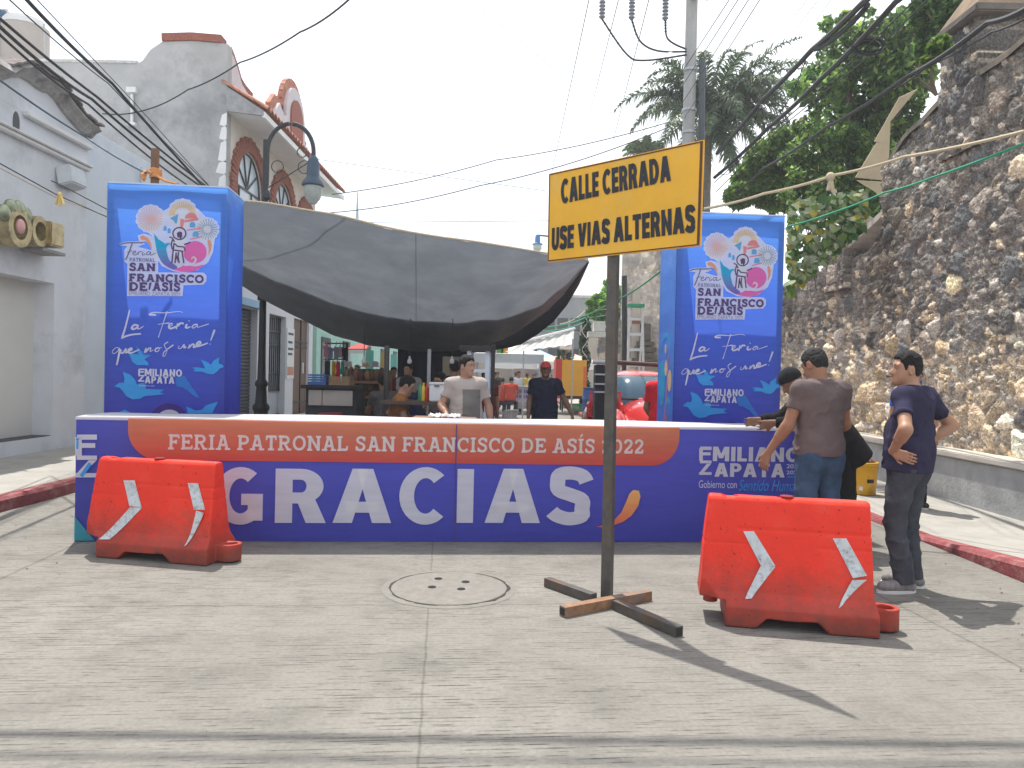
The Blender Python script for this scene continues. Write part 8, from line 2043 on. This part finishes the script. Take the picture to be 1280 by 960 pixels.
far_house('grey concrete house with balconies at the far end, left of the small tree', 672, 738, 372, 62, (.22,.23,.24), [(.2,.72,.9,1.1),(.45,.72,.9,1.1),(.7,.72,.9,1.1),(.3,.4,1.0,1.2),(.65,.4,1.0,1.2)])
far_house('pinkish far house low behind the awning', 640, 692, 415, 66, (.42,.27,.22), [(.2,.7,.8,1.0),(.5,.7,.8,1.0),(.8,.7,.8,1.0)])
far_house('dull cream far house at the street end behind the tents', 585, 655, 418, 70, (.40,.36,.30), [(.25,.65,.9,1.2),(.6,.65,.9,1.2)])
far_house('brown far house at the street end under the tarpaulin', 500, 592, 420, 58, (.22,.17,.14), [(.2,.55,1,1.2),(.5,.55,1,1.2),(.8,.55,1,1.2)])
far_house('tan far house on the right behind the small bright tree', 732, 800, 402, 56, (.34,.29,.23), [(.3,.7,.8,1.0),(.7,.7,.8,1.0)])
# ------------------------------------------------------------------ more of the fair behind the banner
CRW = [('person in yellow top walking far up the street, right of the coral shirts', 659, 36, (.55,.40,.06), 10),('person in black top under the nearest white tent', 622, 33, (.03,.03,.035), 170),('person in sky blue shirt under the middle tent', 645, 38, (.22,.38,.60), 20),
 ('person in pink top far off by the cream tent', 690, 42, (.55,.22,.28), 190),('person in grey shirt far off beyond the poster cart', 671, 40, (.25,.26,.28), 30),('person in pale shirt between the two dark stall poles', 511, 13.2, (.40,.38,.36), 160),('person in wine red top standing by the lined teal board', 492, 17, (.20,.03,.05), 200),('person in white vest walking behind the clothes shop', 447, 21, (.55,.55,.54), 150)]
for lab, px, Y, c, rz in CRW:
    q = P(px, 470, Y); person(lab, (q.x, Y, 0), R(rz), dict(), h=.024 if Y > 16 else .016, skin=(SK, SK2, SK3)[px % 3], shirt=cloth('shirt_cloth', c), trousers=cloth('plain_trousers', (.03,.035,.05)), hair=HAIR, scale=.9+.08*((px*7) % 10)/10)
def crate(label, px, Y, z, w, d_, h_, c, group=None):
    q = P(px, 470, Y); t = thing('crate', label, 'crate', (q.x, Y, z), 0, group); mm = mat('crate_paint', c, .6, .15, 8)
    m = MB()
    m.box((q.x-w/2,Y,z),(q.x+w/2,Y+d_,z+.02))
    m.build('base', mm, t)
    for i in range(4):
        zz = z+.02+i*(h_-.02)/4; s = MB(); hh = (h_-.02)/4*.72
        s.box((q.x-w/2,Y,zz),(q.x+w/2,Y+.015,zz+hh)); s.box((q.x-w/2,Y+d_-.015,zz),(q.x+w/2,Y+d_,zz+hh)); s.box((q.x-w/2,Y+.016,zz),(q.x-w/2+.015,Y+d_-.016,zz+hh)); s.box((q.x+w/2-.015,Y+.016,zz),(q.x+w/2,Y+d_-.016,zz+hh)); s.build('slat_ring', mm, t)
crate('blue plastic crate on the tiled counter, left end', 396, 10.75, P(410,486,10.6).z+.052, .26, .3, .16, (.05,.14,.36))
crate('brown cardboard-coloured crate on the tiled counter, right end', 424, 10.75, P(410,486,10.6).z+.052, .30, .3, .13, (.30,.19,.10))
crate('green plastic crate on the pavement below the yellow booth', 722, 29.2, .15, .5, .35, .3, (.04,.22,.08))
for lab, px, c in (('tall red bottle on the dark wooden table beside the cool box', 533, (.45,.03,.02)),('yellow mustard bottle on the dark wooden table beside the cool box', 529, (.65,.45,.03)),('clear green bottle on the dark wooden table', 525.5, (.05,.22,.10))):
    q = P(px, 502, 9.45); z0b = P(546, 502, 9.3).z
    MB().lathe([(.0,0),(.032,0),(.034,.01),(.034,.14),(.026,.17),(.012,.19),(.012,.23),(.0,.232)], (q.x,9.45,z0b), 12).build('bottle', mat('bottle_plastic', c, .3, .1), smooth=True, label=lab, cat='bottle', group='bottles on the stall table')
# bare bulbs hanging under the tarpaulin
for k, px in enumerate((455, 512, 565)):
    q = P(px, 447, 11.5); t = thing('light_bulb', ('unlit bulb hanging under the tarpaulin above the bundles','unlit bulb hanging under the tarpaulin above the eaters','unlit bulb hanging under the tarpaulin over the young man')[k], 'bulb', q, 0, 'bulbs under the tarpaulin')
    MB().lathe([(.0,-.10),(.03,-.09),(.04,-.06),(.03,-.03),(.015,-.01),(.015,.02)], q, 10).build('glass', mat('bulb_glass', (.6,.6,.58), .2, .05), t, smooth=True)
    MB().tube([q+Vector((0,0,.02)), q+Vector((0,0,.6))], .006, 5).build('flex', MT['wire'], t)
# leaf litter and grit on the road near the kerbs
gr = MB(); rnd = random.Random(21)
for i in range(170):
    side = rnd.random(); x = rnd.uniform(-5,-3.4) if side < .35 else (rnd.uniform(2.6,4.0) if side < .7 else rnd.uniform(-3.4,2.6)); y = rnd.uniform(2.6,8); s_ = rnd.uniform(.003,.012)*(1 if side < .7 else .5); a = rnd.uniform(0,6.28)
    gr.add([(x+s_*math.cos(a+q_*1.57), y+s_*math.sin(a+q_*1.57)*.6, .004) for q_ in range(4)]+[(x,y,.006+s_*.6)], [(0,1,4),(1,2,4),(2,3,4),(3,0,4)])
gr.build('grit', mat('road_grit', (.17,.15,.12), .9, .5, 30), label='loose grit and leaf crumbs scattered over the road', cat='grit', kind='stuff')
# ------------------------------------------------------------------ thin bright haze
hz = bpy.data.materials.new('haze_air'); hz.use_nodes = True; nt = hz.node_tree
for n in list(nt.nodes):
    if n.type == 'BSDF_PRINCIPLED': nt.nodes.remove(n)
pv = nt.nodes.new('ShaderNodeVolumePrincipled'); pv.inputs['Color'].default_value = (.93,.96,1,1); pv.inputs['Density'].default_value = .0021; pv.inputs['Anisotropy'].default_value = .3
nt.links.new(pv.outputs[0], nt.nodes['Material Output'].inputs['Volume'])
MB().box((-410,-70,-1.05),(410,910,14)).build('haze', hz, kind='stuff', label='thin bright haze filling the street', cat='haze')
